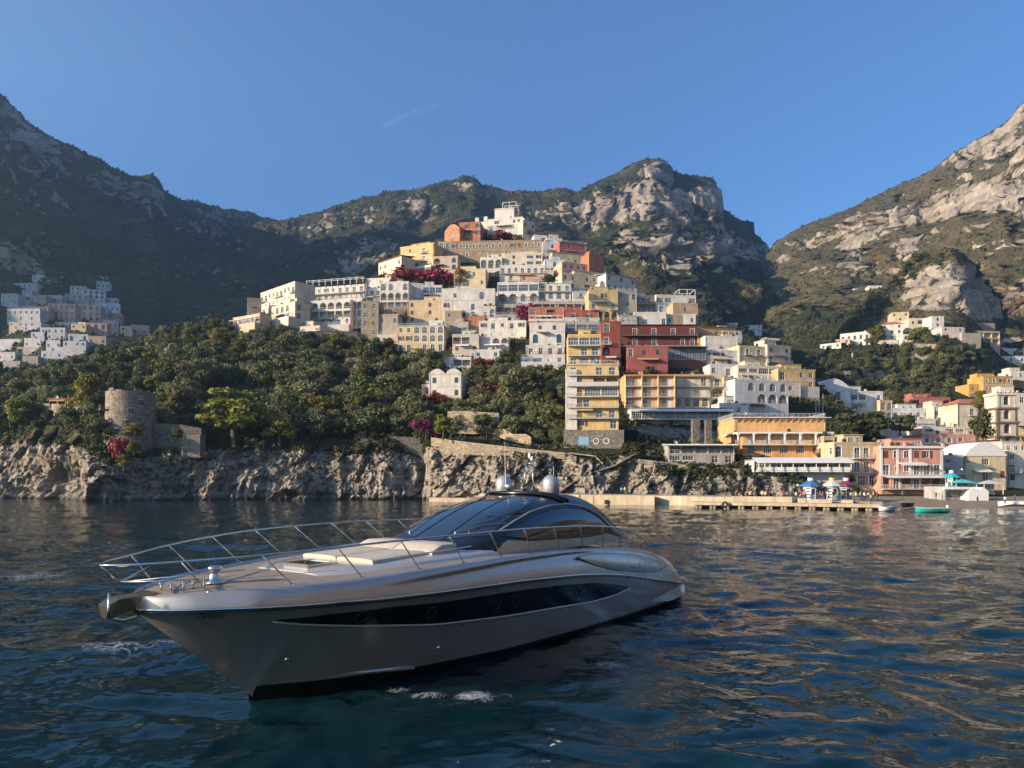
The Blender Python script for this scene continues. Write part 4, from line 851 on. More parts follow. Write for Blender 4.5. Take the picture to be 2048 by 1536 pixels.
for i in range(n): x = w.W * (i + 0.5) / n; m.add([(x - 0.12, 0, w.H - 1.2), (x + 0.12, 0, w.H - 1.2), (x + 0.12, -0.7, w.H - 0.05), (x - 0.12, -0.7, w.H - 0.05), (x - 0.12, 0, w.H - 0.05), (x + 0.12, 0, w.H - 0.05)], [(0, 1, 2, 3), (0, 3, 4), (1, 5, 2), (3, 2, 5, 4)])
w.part('corbels', m, w.mat); m = MB(); m.box(-0.9, w.W + 0.9, -0.9, -0.001, w.H - 0.05, w.H + 0.14); w.part('cornice', m, slab_m)
w = T('long glazed restaurant with white awnings below the orange hotel', 1508, 1690, 920, 958, 0, (0.66, 0.65, 0.63), ['GGGGGGGG', '........'], D=157, dp=9, ext=4, par=0.0, wts=[1.2, 1], clutter=False, cat='restaurant', name='restaurant'); w.awning(-0.5, w.W + 0.5, 3.2, w.H + 0.5, awn_m, 1.0)
m = MB(); m.box(0, w.W, -2.4, 0, w.H * 0.36, w.H * 0.45); m.box(0, w.W, -2.45, -2.35, w.H * 0.45, w.H * 0.62); w.part('terrace_wall', m, white_trim)
for i in range(9):
    m = MB(); x = w.W * i / 8; m.box(x - 0.07, x + 0.07, -2.9, -2.76, w.H * 0.45, w.H - 0.3); w.part('post', m, white_trim)
w = T('white pergola bar terrace on the cliff left of the orange hotel', 1336, 1470, 890, 926, 0, (0.40, 0.37, 0.33), ['RRRRR', 'WW.DD'], D=163, dp=6, ext=2, par=0.0, clutter=False, cat='restaurant', name='restaurant'); w.awning(-1.5, w.W, 1.6, w.H + 0.15, awn_m, 0.05)
T('grey stone link house between orange hotel and yellow shore house', 1648, 1670, 872, 940, -4, (0.50, 0.40, 0.30), ['R', 'a', 'R'], D=163, dp=8, ext=5)
# the shore row
T('yellow shore house with balcony doors and arched ground floor', 1668, 1760, 884, 974, -6, (0.64, 0.50, 0.30), ['a.dd.', '=w.dDD', 'AAGG'], sh=vill, D=158.5, dp=8, ext=2, sur=True, L=['w.w', 'w.w', '...'])
w = T('salmon pink shore house with white pilasters and rows of white windows', 1762, 1884, 892, 978, -4, PINK, ['wwwww.', '=DowDDD', '=RDRDRR'], sh=vill, D=156.5, dp=11, ext=2, sur=True); w.awning(0, w.W, 2.2, w.H * 0.33, awn_m, 0.3)
m = MB()
for fr in (0.0, 0.27, 0.48, 0.995): m.box(w.W * fr - 0.25, w.W * fr + 0.25, -0.12, -0.002, w.H * 0.35, w.H)
m.box(-0.4, w.W + 0.4, -0.4, -0.002, w.H, w.H + 0.5); w.part('pilasters', m, white_trim)
T('white stair tower left of the salmon pink house', 1737, 1764, 884, 976, -4, (0.74, 0.72, 0.72), ['o', 'w', 'G'], sh=vill, D=163, dp=9, ext=2)
w = T('upper salmon pink house with pale blue shutters and a white attic', 1843, 1955, 868, 912, -4, (0.66, 0.35, 0.26), ['sssC', '.s.ss'], sh=vill, D=205, dp=10, shut='l', ext=6)
T('white attic storey on the upper salmon pink house', 1848, 1930, 853, 870, -4, WHITE, ['W.WW'], sh=vill, D=209, dp=8, par=0.2, ext=1)
T('cream house with a red tile roof left of the church tower', 1915, 1992, 808, 856, -4, CREAM, ['.d.d', '.d.d'], sh=vill, D=245, dp=10, roof='tile', ext=8)
T('ochre four storey house above the church tower', 1966, 2026, 752, 800, -2, OCH, ['www', 'www', '...'], sh=vill, D=305, dp=10, sur=True, ext=10)
T('lower ochre wing left of the four storey ochre house', 1938, 1970, 768, 800, -2, OCH, ['w', 'w'], sh=vill, D=307, dp=9, ext=10)
T('white arched house at the right edge above the ochre house', 2022, 2075, 742, 772, 0, WHITE, ['.a.', '..w'], sh=vill, D=330, dp=9, ext=12)
T('low brick red house with dark loggias in the right valley', 1826, 1901, 794, 816, -2, (0.46, 0.17, 0.13), ['R.w.R'], sh=vill, D=290, dp=8, ext=6)
T('white low house under the brick red house in the right valley', 1784, 1860, 816, 840, -2, (0.72, 0.73, 0.75), ['w.www'], sh=vill, D=262, dp=9, ext=6)
T('cream low house between brick red house and tile roofed cream house', 1868, 1916, 812, 838, -3, CREAM, ['w.ww'], sh=vill, D=258, dp=9, ext=8)
T('grey white terrace house under the white low house in the right valley', 1790, 1872, 838, 862, 0, (0.66, 0.64, 0.62), ['A.w..'], sh=vill, D=235, dp=8, ext=6)
T('grey shop house with a dark balcony beside the salmon shore house', 1886, 1926, 910, 965, -4, (0.50, 0.49, 0.50), ['w.', '=D.', '.D'], sh=vill, D=162, dp=9, ext=4)
T('pale yellow beach house with a white curved roof right of the grey shop', 1928, 2014, 912, 962, -3, (0.70, 0.58, 0.38), ['o.W..', '..D.w'], sh=vill, D=163, dp=10, ext=4, roof='vault1', roofmat=white_trim)
T('cream house with a green door at the right edge behind the beach', 2014, 2100, 900, 966, 0, (0.70, 0.64, 0.54), ['w.w.', 'd.w.', 'c.w.'], sh=vill, D=166, dp=10, ext=4, shut='g')
T('low beige house above the pale yellow beach house', 1886, 1960, 896, 914, -3, (0.58, 0.52, 0.42), ['....'], sh=vill, D=178, dp=8, ext=5)
T('white flat roofed house below the church tower', 1960, 2060, 896, 914, 0, (0.66, 0.66, 0.66), ['w..w.'], sh=vill, D=180, dp=8, ext=5)
T('brick red wall house between upper salmon house and church tower', 1952, 1998, 880, 902, 0, (0.36, 0.14, 0.11), ['...'], sh=vill, D=196, dp=8, ext=5)

# small houses filling the gaps between the tiers
for a in [('white gabled hut right under the summit terraces', 1068, 1094, 470, 487, -10, WHITE, ['.w']), ('white pergola house left of the red and white terrace', 1093, 1124, 476, 490, -8, WHITE, ['ww']), ('white narrow house under the dark red round house', 1172, 1192, 520, 542, -14, WHITE, ['w', 'w']), ('brown pergola terrace house above the tan tower house', 1152, 1196, 566, 582, -6, (.34, .27, .2), ['RRR']),
    ('grey house with blue doors left of the tan tower house', 1146, 1178, 582, 604, -2, (.5, .5, .52), ['.D.', 'D.D']), ('grey green terrace under the four arch arcade', 992, 1056, 608, 632, 2, (.40, .39, .34), ['RRRR']), ('shaded house under a brown awning left of the small red house', 899, 937, 644, 668, 4, (.5, .42, .34), ['.DD']), ('terrace house with pergola posts below the small red house', 905, 958, 668, 706, 4, (.58, .53, .46), ['RR.', 'w.w']),
    ('white dish terrace house right of the yellow hotel roof', 1420, 1478, 728, 752, -4, (.66, .64, .62), ['w.D.']), ('white low house below the shaded loggia house', 1440, 1500, 806, 832, -6, (.66, .64, .62), ['W.w.']), ('small grey house between ochre house and dark pine', 1574, 1602, 766, 786, -6, (.55, .5, .46), ['w.']), ('small cream house right of the dark round pine', 1648, 1680, 812, 838, -2, CREAM, ['.w']), ('brown house behind the salmon shore house', 1806, 1842, 860, 886, -2, (.4, .28, .2), ['w.']),
    ('small white house at the right end of the pink stepping house', 1200, 1228, 566, 590, -18, WHITE, ['w.']), ('cream house tucked under the lilac white house', 1086, 1108, 540, 562, -2, CREAM, ['w']), ('peach house between white balcony house and arcade', 1040, 1092, 548, 564, 0, LPINK, ['w.w']), ('white terrace step left of the four arch arcade', 960, 998, 606, 622, 2, WHITE, ['w.']), ('beige hut under the yellow villa on the upper left', 770, 806, 548, 566, 18, BEIGE, ['w.w']), ('white flat house left of the creeper mass', 730, 782, 556, 574, 10, WHITE, ['w.w.']),
    ('tan terrace house under the weathered beige house', 890, 924, 622, 650, 0, TAN, ['w.', '..']), ('cream garden house below the white hotel', 600, 640, 652, 668, 12, CREAM, ['w.w']), ('ochre hut right of the dark red hotel roof', 1396, 1432, 676, 696, -8, OCH, ['w.']), ('white cube below the long ochre house', 1440, 1480, 660, 676, -10, WHITE, ['w.w']), ('grey stone house under the grey beige block', 1238, 1272, 630, 650, -2, GREY, ['w.']), ('white slab house between orange hotel and vine terrace', 1655, 1690, 846, 880, -4, (.6, .6, .6), ['w.', 'w.']),
    ('cream house at the left foot of the church tower', 1930, 1994, 856, 890, -2, CREAM, ['w.w', 'D.w']), ('white house below the ochre lower wing', 1900, 1945, 838, 862, -2, WHITE, ['w.w']), ('yellow house right of the church tower', 2038, 2090, 838, 890, 0, LYEL, ['w.w', 'w.w']), ('white terrace house high right above the church tower', 2000, 2070, 786, 812, 0, WHITE, ['w.ww'])]:
    kw = dict(dp=7, ext=6)
    if a[1] > 1640 and a[3] > 800: kw.update(sh=vill)
    T(*a, **kw)

# church tower
def church_tower():
    D = 200.0; X0 = (1994 - 1024) / F * D; X1 = (2037 - 1024) / F * D; W = X1 - X0; z0 = CAMH - (900 - YH) / F * D; z1 = CAMH - (786 - YH) / F * D; Ht = z1 - z0
    r = empty('church_tower', ((X0 + X1) / 2, D + W / 2, z0)); tag(r, 'three tiered church bell tower with brown corners and arched openings', 'church tower')
    brown = masonry('brown_ashlar', (0.24, 0.18, 0.13), 1.0, 0.3); pale = stucco((0.66, 0.60, 0.50)); nt_ = 4; h = Ht / nt_
    for i in range(nt_):
        a = W / 2 * (1.06 - 0.05 * i); zb = i * h; m = MB(); t = 0.7
        m.box(-a, -a + t, -a, -a + t, zb, zb + h); m.box(a - t, a, -a, -a + t, zb, zb + h); m.box(-a, -a + t, a - t, a, zb, zb + h); m.box(a - t, a, a - t, a, zb, zb + h)
        m.box(-a - 0.25, a + 0.25, -a - 0.25, a + 0.25, zb + h - 0.55, zb + h - 0.02); m.build('corner_piers' if i < nt_ - 1 else 'corner_piers', brown if i < 3 else pale, r)
        m = MB(); b = a - 0.15; hw = a * 0.30; zz0 = zb + h * 0.18; zz1 = zb + h * 0.62; k = 8
        m.box(-b, -hw, -b, b, zb, zb + h - 0.56); m.box(hw, b, -b, b, zb, zb + h - 0.56); m.box(-hw, hw, -b, b, zb, zz0)
        pts = [(-hw * math.cos(math.pi * j / k), zz1 + hw * math.sin(math.pi * j / k)) for j in range(k + 1)]
        for j in range(k):
            (xa, za), (xb, zc) = pts[j], pts[j + 1]; zt = zb + h - 0.56
            m.quad((xa, -b, za), (xb, -b, zc), (xb, -b, zt), (xa, -b, zt)); m.quad((xa, -b, za), (xa, b, za), (xb, b, zc), (xb, -b, zc))
        m.build('tier_wall', pale, r)
        m = MB(); m.box(-hw, hw, 0, 0.1, zz0, zz1 + hw); m.build('opening', iron_m, r)  # dark panel that stands in for the shade inside the arch
    m = MB(); a = W / 2 * 0.95
    for i in range(6): x = -a + 2 * a * i / 5; m.box(x - 0.22, x + 0.22, -a - 0.1, -a + 0.3, Ht, Ht + 0.7)
    m.box(-a - 0.1, a + 0.1, -a - 0.1, a + 0.1, Ht - 0.015, Ht + 0.25); m.build('battlement', pale, r)
church_tower()

# ------------------------------------------------------------------ far villages
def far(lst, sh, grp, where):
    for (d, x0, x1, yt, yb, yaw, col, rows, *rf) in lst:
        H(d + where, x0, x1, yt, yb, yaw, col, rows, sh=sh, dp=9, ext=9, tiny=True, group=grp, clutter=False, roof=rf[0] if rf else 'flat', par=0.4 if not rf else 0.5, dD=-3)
V1 = 'houses of the shaded village under the left mountain'
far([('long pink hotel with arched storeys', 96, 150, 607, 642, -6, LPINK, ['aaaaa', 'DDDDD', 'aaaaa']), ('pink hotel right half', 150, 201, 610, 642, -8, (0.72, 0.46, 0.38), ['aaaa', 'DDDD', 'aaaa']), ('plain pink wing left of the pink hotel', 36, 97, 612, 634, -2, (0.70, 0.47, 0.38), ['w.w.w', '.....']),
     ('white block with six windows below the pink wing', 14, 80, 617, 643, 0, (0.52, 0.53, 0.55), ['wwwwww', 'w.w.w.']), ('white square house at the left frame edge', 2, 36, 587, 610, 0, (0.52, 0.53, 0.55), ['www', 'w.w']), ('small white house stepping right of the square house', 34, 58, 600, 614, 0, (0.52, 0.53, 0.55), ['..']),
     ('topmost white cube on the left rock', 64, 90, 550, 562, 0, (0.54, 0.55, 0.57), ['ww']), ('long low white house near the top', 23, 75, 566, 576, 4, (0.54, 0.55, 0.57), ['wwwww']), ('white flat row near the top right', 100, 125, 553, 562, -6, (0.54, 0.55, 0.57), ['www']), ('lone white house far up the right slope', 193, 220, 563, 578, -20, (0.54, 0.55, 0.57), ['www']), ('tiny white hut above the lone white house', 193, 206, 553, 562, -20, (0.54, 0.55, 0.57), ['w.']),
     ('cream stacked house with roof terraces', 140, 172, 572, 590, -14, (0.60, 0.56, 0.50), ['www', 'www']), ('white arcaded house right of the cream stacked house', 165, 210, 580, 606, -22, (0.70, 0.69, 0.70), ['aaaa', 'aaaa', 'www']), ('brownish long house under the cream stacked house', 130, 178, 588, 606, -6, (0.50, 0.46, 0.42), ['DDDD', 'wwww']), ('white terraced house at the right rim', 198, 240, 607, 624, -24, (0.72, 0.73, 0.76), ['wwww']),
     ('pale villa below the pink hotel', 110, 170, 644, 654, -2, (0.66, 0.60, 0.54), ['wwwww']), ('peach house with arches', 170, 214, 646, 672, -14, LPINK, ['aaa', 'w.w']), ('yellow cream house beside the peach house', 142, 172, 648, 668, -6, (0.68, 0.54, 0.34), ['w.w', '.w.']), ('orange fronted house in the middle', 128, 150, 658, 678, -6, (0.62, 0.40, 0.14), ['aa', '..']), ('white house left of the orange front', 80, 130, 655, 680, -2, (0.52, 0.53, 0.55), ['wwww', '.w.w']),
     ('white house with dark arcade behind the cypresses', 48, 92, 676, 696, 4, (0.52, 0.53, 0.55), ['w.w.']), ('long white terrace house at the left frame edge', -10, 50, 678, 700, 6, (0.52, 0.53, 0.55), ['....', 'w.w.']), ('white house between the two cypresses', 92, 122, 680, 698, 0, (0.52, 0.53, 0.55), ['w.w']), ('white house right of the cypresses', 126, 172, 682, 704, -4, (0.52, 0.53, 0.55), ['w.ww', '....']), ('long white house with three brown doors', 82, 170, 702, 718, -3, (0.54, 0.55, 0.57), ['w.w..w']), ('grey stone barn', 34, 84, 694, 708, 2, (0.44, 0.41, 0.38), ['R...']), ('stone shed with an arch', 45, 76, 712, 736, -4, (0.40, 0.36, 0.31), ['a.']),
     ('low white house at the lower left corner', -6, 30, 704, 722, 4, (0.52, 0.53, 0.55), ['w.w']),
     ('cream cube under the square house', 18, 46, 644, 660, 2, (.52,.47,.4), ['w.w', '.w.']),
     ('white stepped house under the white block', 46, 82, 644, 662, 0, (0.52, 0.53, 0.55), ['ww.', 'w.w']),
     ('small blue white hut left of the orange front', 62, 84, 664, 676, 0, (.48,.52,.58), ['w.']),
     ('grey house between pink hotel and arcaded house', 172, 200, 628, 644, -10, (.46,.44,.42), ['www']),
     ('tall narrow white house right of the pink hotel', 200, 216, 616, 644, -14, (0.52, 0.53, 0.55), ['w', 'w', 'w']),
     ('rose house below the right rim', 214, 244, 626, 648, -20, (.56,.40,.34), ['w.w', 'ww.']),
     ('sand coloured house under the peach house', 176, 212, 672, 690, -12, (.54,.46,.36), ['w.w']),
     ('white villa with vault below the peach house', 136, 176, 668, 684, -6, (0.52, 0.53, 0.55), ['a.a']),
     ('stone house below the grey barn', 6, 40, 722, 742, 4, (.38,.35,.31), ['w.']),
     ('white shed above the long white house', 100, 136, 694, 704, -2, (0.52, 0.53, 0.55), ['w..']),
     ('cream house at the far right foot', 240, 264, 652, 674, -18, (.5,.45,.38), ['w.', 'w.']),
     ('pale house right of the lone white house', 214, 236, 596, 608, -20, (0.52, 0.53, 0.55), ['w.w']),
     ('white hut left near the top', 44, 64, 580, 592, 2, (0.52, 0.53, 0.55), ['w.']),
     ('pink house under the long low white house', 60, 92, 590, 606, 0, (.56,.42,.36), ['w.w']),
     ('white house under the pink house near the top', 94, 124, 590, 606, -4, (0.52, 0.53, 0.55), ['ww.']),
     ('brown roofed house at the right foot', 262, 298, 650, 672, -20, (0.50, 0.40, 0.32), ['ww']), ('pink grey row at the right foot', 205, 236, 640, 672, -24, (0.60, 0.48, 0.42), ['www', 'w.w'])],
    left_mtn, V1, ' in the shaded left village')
V2 = 'houses of the village on the right outcrop'
far([('yellow house topmost under the rock face', 1783, 1818, 624, 643, 14, LYEL, ['w.w', '.w.']), ('white house with tile roof in the middle', 1762, 1806, 648, 680, 18, WHITE, ['w.w', 'www', '.w.'], 'tile'), ('long white balconied row on the left', 1680, 1740, 664, 692, 34, WHITE, ['DDDDD', 'DDDDD']), ('cream row joining the long white row', 1728, 1764, 660, 682, 24, CREAM, ['www', 'w.w']), ('low white house at the left tip', 1640, 1682, 686, 706, 36, WHITE, ['www', 'www']), ('pale pink house at the left', 1660, 1700, 678, 698, 30, LPINK, ['w.w', 'www']),
     ('cream flat house right of the yellow one', 1818, 1866, 636, 652, 4, CREAM, ['wWw']), ('white tower house right of the cream flat house', 1863, 1888, 632, 656, 0, WHITE, ['w', 'w']), ('pink white house below the rock face', 1884, 1928, 654, 672, -4, (0.74, 0.62, 0.56), ['w.w', '...']), ('white cube right of the pink white house', 1908, 1930, 656, 672, -4, WHITE, ['ww']),
     ('beige wall house', 1924, 1962, 666, 690, -4, (0.48, 0.43, 0.36), ['....']), ('beige house with six arches', 1952, 2000, 662, 688, -6, (0.56, 0.46, 0.34), ['RRR', 'RRR']), ('brown roofed terrace house under the rock', 1946, 1990, 646, 656, -4, (0.40, 0.30, 0.22), ['....']), ('white house at the upper right rim', 2000, 2024, 671, 690, 0, (0.70, 0.72, 0.75), ['ww', 'w.']), ('white row at the right frame edge', 2010, 2060, 682, 700, 0, (0.72, 0.73, 0.76), ['wwww']), ('second white row at the right frame edge', 1998, 2060, 696, 712, 0, (0.70, 0.71, 0.74), ['w.www']), ('lowest white row at the right frame edge', 1994, 2050, 712, 726, 0, (0.68, 0.69, 0.72), ['w.w.w']),
     ('white house nearest the road bend', 1806, 1828, 668, 682, 6, WHITE, ['ww']), ('small cream house on the road', 1762, 1796, 680, 690, 14, (0.6, 0.52, 0.42), ['w.'])],
    outcrop, V2, ' on the right outcrop')
V3 = 'lone houses on the far slopes'
far([('white roadside house', 1706, 1732, 577, 586, 4, WHITE, ['www']), ('second white roadside house', 1738, 1764, 571, 584, 4, WHITE, ['www']), ('white wall house', 1960, 1990, 490, 498, 0, WHITE, ['...'])], right_mtn, V3, ' high on the right mountain')
far([('white villa', 1492, 1524, 650, 664, 0, (0.66, 0.67, 0.68), ['w.w', 'www']), ('small ruined white house', 1440, 1475, 646, 656, 0, (0.5, 0.5, 0.5), ['...'])], mid_mtn, V3, ' in the dark wood right of the town')

# ------------------------------------------------------------------ vegetation
bark = plain('bark', (0.10, 0.075, 0.055), 0.9)
F_OLIVE = foliage('olive_foliage', (0.060, 0.074, 0.032), (0.26, 0.25, 0.12), 0.22); F_DARK = foliage('evergreen_foliage', (0.036, 0.056, 0.024), (0.155, 0.17, 0.065), 0.22)
F_PINE = foliage('pine_foliage', (0.065, 0.080, 0.016), (0.30, 0.27, 0.05), 0.25); F_LIME = foliage('citrus_foliage', (0.035, 0.050, 0.012), (0.14, 0.15, 0.04), 0.15); F_RUST = foliage('autumn_foliage', (0.12, 0.06, 0.02), (0.34, 0.17, 0.06), 0.15)
F_RED = foliage('red_creeper', (0.10, 0.015, 0.015), (0.34, 0.05, 0.04), 0.15); F_MAG = foliage('bougainvillea', (0.11, 0.015, 0.05), (0.32, 0.05, 0.15), 0.15); F_CYP = foliage('cypress_foliage', (0.010, 0.018, 0.010), (0.030, 0.045, 0.022)); F_SCRUB = foliage('scrub_foliage', (0.022, 0.030, 0.014), (0.075, 0.080, 0.034), 0.1)
def leaf_quads(c, nrm, size, r):
    n = len(c); a = r.normal(size=(n, 3)); t = np.cross(nrm, a); t /= np.linalg.norm(t, axis=1, keepdims=True) + 1e-9; b = np.cross(nrm, t); s = size[:, None] * 0.5; asp = r.uniform(0.5, 1.0, (n, 1))
    v = np.stack([c - t * s - b * s * asp, c + t * s - b * s * asp * 0.6, c + t * s * 0.8 + b * s * asp, c - t * s * 0.7 + b * s * asp], 1).reshape(-1, 3); return v, np.arange(4 * n).reshape(-1, 4)
def crown_mesh(name, lobes, n, size, seed, mat, up=0.3, shell=0.55):
    r = np.random.default_rng(seed); vol = np.array([l[3] * l[4] * l[5] for l in lobes]) ** 0.67; idx = r.choice(len(lobes), n, p=vol / vol.sum()); L = np.array(lobes)
    d = r.normal(size=(n, 3)); d /= np.linalg.norm(d, axis=1, keepdims=True); rad = shell + (1 - shell) * r.random((n, 1)) ** 0.5; rad *= 1 + 0.18 * r.normal(size=(n, 1)).clip(-1.5, 1.5)
    c = L[idx, :3] + d * L[idx, 3:6] * rad; nr = d * 0.8 + r.normal(size=(n, 3)) * 0.55 + np.array([0, 0, up]); nr /= np.linalg.norm(nr, axis=1, keepdims=True)
    v, f = leaf_quads(c, nr, size * r.uniform(0.6, 1.35, n), r); me = new_mesh(name, v, f); me.materials.append(mat); return me
def trunk_mesh(h, r0, limbs, seed, lean=0.3):
    q = random.Random(seed); m = MB(); lx, ly = q.uniform(-lean, lean), q.uniform(-lean, lean)
    m.tube([(0, 0, -0.8), (lx * .3, ly * .3, h * .4), (lx, ly, h)], [r0 * 1.2, r0 * .85, r0 * .5], 7)
    for (x, y, z) in limbs: m.tube([(lx * .5, ly * .5, h * .5), (lx + (x - lx) * .5, ly + (y - ly) * .5, h * .5 + (z - h * .5) * .6), (x, y, z)], [r0 * .5, r0 * .35, r0 * .15], 5)
    return m.mesh('trunk', bark)
PROTO = {}
def proto(kind, i):
    key = (kind, i)
    if key in PROTO: return PROTO[key]
    q = random.Random(hash(kind) % 1000 + i * 31 if False else sum(map(ord, kind)) + i * 31)
    if kind in ('olive', 'oak', 'lime', 'rust'):
        lob = [(q.uniform(-1.9, 1.9), q.uniform(-1.9, 1.9), q.uniform(1.5, 5.5), q.uniform(1.0, 1.9), q.uniform(1.0, 1.9), q.uniform(.9, 1.4)) for _ in range(14)]
        mat = {'olive': F_OLIVE, 'oak': F_DARK, 'lime': F_LIME, 'rust': F_RUST}[kind]; me = crown_mesh('crown', lob, 1900, .44, sum(map(ord, kind)) + i, mat); tr = trunk_mesh(3.6, .22, [l[:3] for l in lob[:5]], i)
    elif kind == 'pine':
        lob = [(rr * math.cos(aa), rr * math.sin(aa) * .9, zz, q.uniform(1.0, 1.8), q.uniform(1.0, 1.8), q.uniform(.6, 1.0)) for zz, rr, aa in [(q.uniform(2.6, 8.3), 0, q.uniform(0, 6.28)) for _ in range(24)] for rr in [(3.4 * math.sqrt(max(.05, 1 - ((zz - 4.6) / 4.2) ** 2))) * q.uniform(.35, 1.0)]]
        me = crown_mesh('crown', lob, 3200, .46, 50 + i, F_PINE, .5, .4); tr = trunk_mesh(6.4, .3, [l[:3] for l in lob[:9]], i + 5, .8)
    elif kind == 'cypress':
        lob = [(q.uniform(-.15, .15), q.uniform(-.15, .15), 1.2 + k * 1.05, 1.05 * (1 - .085 * k), 1.05 * (1 - .085 * k), 1.0) for k in range(9)]; me = crown_mesh('crown', lob, 1400, .42, 70 + i, F_CYP, 0, .7); tr = trunk_mesh(2.0, .2, [], i, .05)
    elif kind in ('red', 'magenta', 'bush'):
        lob = [(q.uniform(-1.5, 1.5), q.uniform(-.9, .9), q.uniform(.3, 1.5), q.uniform(.6, 1.1), q.uniform(.5, .9), q.uniform(.4, .8)) for _ in range(9)]
        me = crown_mesh('crown', lob, 700, .34, 90 + i, {'red': F_RED, 'magenta': F_MAG, 'bush': F_SCRUB}[kind]); tr = trunk_mesh(1.0, .08, [l[:3] for l in lob[:4]], i)
    PROTO[key] = (me, tr); return PROTO[key]
def tree(kind, loc, h, label, cat='tree', group=None, wide=1.0, i=None, name=None):
    i = random.randrange(4) if i is None else i; me, tr = proto(kind, i); base = {'olive': 6.4, 'oak': 6.4, 'lime': 6.4, 'rust': 6.4, 'pine': 9.2, 'cypress': 10.2, 'red': 2.2, 'magenta': 2.2, 'bush': 2.2}[kind]
    r = empty(name or {'olive': 'olive_tree', 'oak': 'evergreen_tree', 'lime': 'citrus_tree', 'rust': 'autumn_tree', 'pine': 'pine_tree', 'cypress': 'cypress_tree', 'red': 'creeper_bush', 'magenta': 'bougainvillea_bush', 'bush': 'shrub'}[kind], loc, random.uniform(0, 6.28) if kind not in ('red', 'magenta') else random.uniform(-.3, .3)); s = h / base; r.scale = (s * wide, s * wide, s)
    tag(r, label, cat, group); link('trunk', tr, None, r); link('crown', me, None, r); return r
def tpx(kind, x, y, hpx, label, sh=None, D=None, **k):
    d = D if D is not None else (sh or hill).D(x, y) - 0.5; return tree(kind, P(x, y, d), hpx / F * d, label, **k)
RECTS = []
for o in list(COL.objects):
    if o.get('category') in ('house', 'villa', 'hotel', 'building', 'restaurant'):
        w = [c for c in o.children if c.name.startswith('wall')]
        if w:
            co = np.array([o.matrix_basis @ Vector(c) for c in w[0].bound_box]); px = 1024 + F * co[:, 0] / co[:, 1]; py = YH - F * (co[:, 2] - CAMH) / co[:, 1]
            RECTS.append((px.min(), px.max(), py.min(), o.location.z and (YH - F * (o.location.z - CAMH) / o.location.y), o.location.y))
def blocked(x, y, hp, wp, D):
    for (a, b, t, bt, hd) in RECTS:
        if a - wp < x < b + wp and t - 2 < y - hp * .35 and y - hp < bt - 4 and y > t: 
            if D < hd + 6: return True
    return False
def grove(kinds, n, x0, x1, yf, yt_, hm, sep, sh, label, group, excl=(), seed=1):
    r = random.Random(seed); pts = []; tries = 0
    while len(pts) < n and tries < n * 60:
        tries += 1; x = r.uniform(x0, x1); lo, hi = yf(x), yt_(x); y = r.uniform(lo, hi); D = sh.D(x, y); s = sep * F / D
        h = r.uniform(*hm); hp = h * F / D
        if any(abs(x - a) < s and abs(y - b) < s * .62 for a, b in pts): continue
        if any(a < x < b and c < y - hp * .5 < d for a, b, c, d in excl): continue
        if blocked(x, y, hp, h * .3 * F / D, D): continue
        pts.append((x, y)); k = r.choices([a for a, b in kinds], [b for a, b in kinds])[0]
        fy = (y - hi) / max(1.0, lo - hi); fx = (x - x0) / (x1 - x0); pos = (', upper edge' if fy < .34 else ', middle height' if fy < .67 else ', lower edge') + (', left end' if fx < .2 else ', left half' if fx < .4 else ', centre' if fx < .6 else ', right half' if fx < .8 else ', right end')
        tree(k, P(x, y, D - .3), h, label[k] + pos, group=group, wide=r.uniform(.9, 1.25))
    return pts
ip = lambda pts: (lambda x: float(np.interp(x, [p[0] for p in pts], [p[1] for p in pts])))
cl_top = ip(CLIFF_T)
grove([('olive', 6), ('oak', 2.5), ('lime', 1.1), ('pine', .7), ('cypress', .25)], 235, 215, 850, lambda x: cl_top(x) + 2, ip([(215, 735), (300, 720), (480, 690), (600, 680), (700, 690), (790, 712), (850, 745)]), (5.0, 8.5), 3.3, hill,
      {'olive': 'grey green olive tree in the grove left of the town', 'oak': 'dark evergreen tree in the grove left of the town', 'lime': 'bright green citrus tree in the grove left of the town', 'pine': 'yellow green pine in the grove left of the town', 'cypress': 'slim dark cypress in the grove left of the town'}, 'trees of the grove left of the town', [(205, 320, 770, 905), (320, 420, 850, 900), (380, 560, 750, 830), (170, 225, 745, 840)], 3)
grove([('olive', 4), ('lime', 4), ('bush', 0)], 30, 290, 640, ip([(290, 700), (480, 692), (640, 684)]), ip([(290, 678), (340, 664), (480, 652), (640, 650)]), (3.0, 5.0), 3.0, hill, {'olive': 'low olive tree on the sunny garden terrace', 'lime': 'low yellow green fruit tree on the sunny garden terrace'}, 'garden terrace trees', (), 4)
grove([('olive', 2), ('oak', 4)], 60, -60, 215, lambda x: cl_top(x) + 2, ip([(-60, 745), (100, 735), (170, 712), (215, 700)]), (4.5, 8), 3.6, hill, {'olive': 'olive tree on the slope left of the round tower', 'oak': 'dark evergreen tree on the slope left of the round tower'}, 'trees left of the round tower', [(70, 160, 795, 835), (130, 215, 745, 830)], 5)
grove([('olive', 4), ('lime', 2), ('oak', 2)], 62, 850, 1135, ip([(850, 868), (1135, 895)]), ip([(850, 735), (950, 716), (1040, 735), (1135, 738)]), (3.5, 7.5), 3.0, hill, {'olive': 'olive tree on the terraces below the white houses', 'oak': 'dark evergreen tree on the terraces below the white houses', 'lime': 'light green tree on the terraces below the white houses'}, 'trees on the terraces below the town', [(840, 930, 735, 800), (862, 910, 820, 880)], 6)
grove([('olive', 2), ('oak', 3)], 46, 560, 1620, ip([(560, 650), (800, 640), (1000, 735), (1620, 800)]), ip([(560, 620), (800, 540), (950, 470), (1050, 480), (1200, 560), (1620, 760)]), (2.5, 5), 4.0, hill, {'olive': 'small olive tree squeezed between houses of the town', 'oak': 'small dark tree squeezed between houses of the town'}, 'trees between the town houses', (), 7)
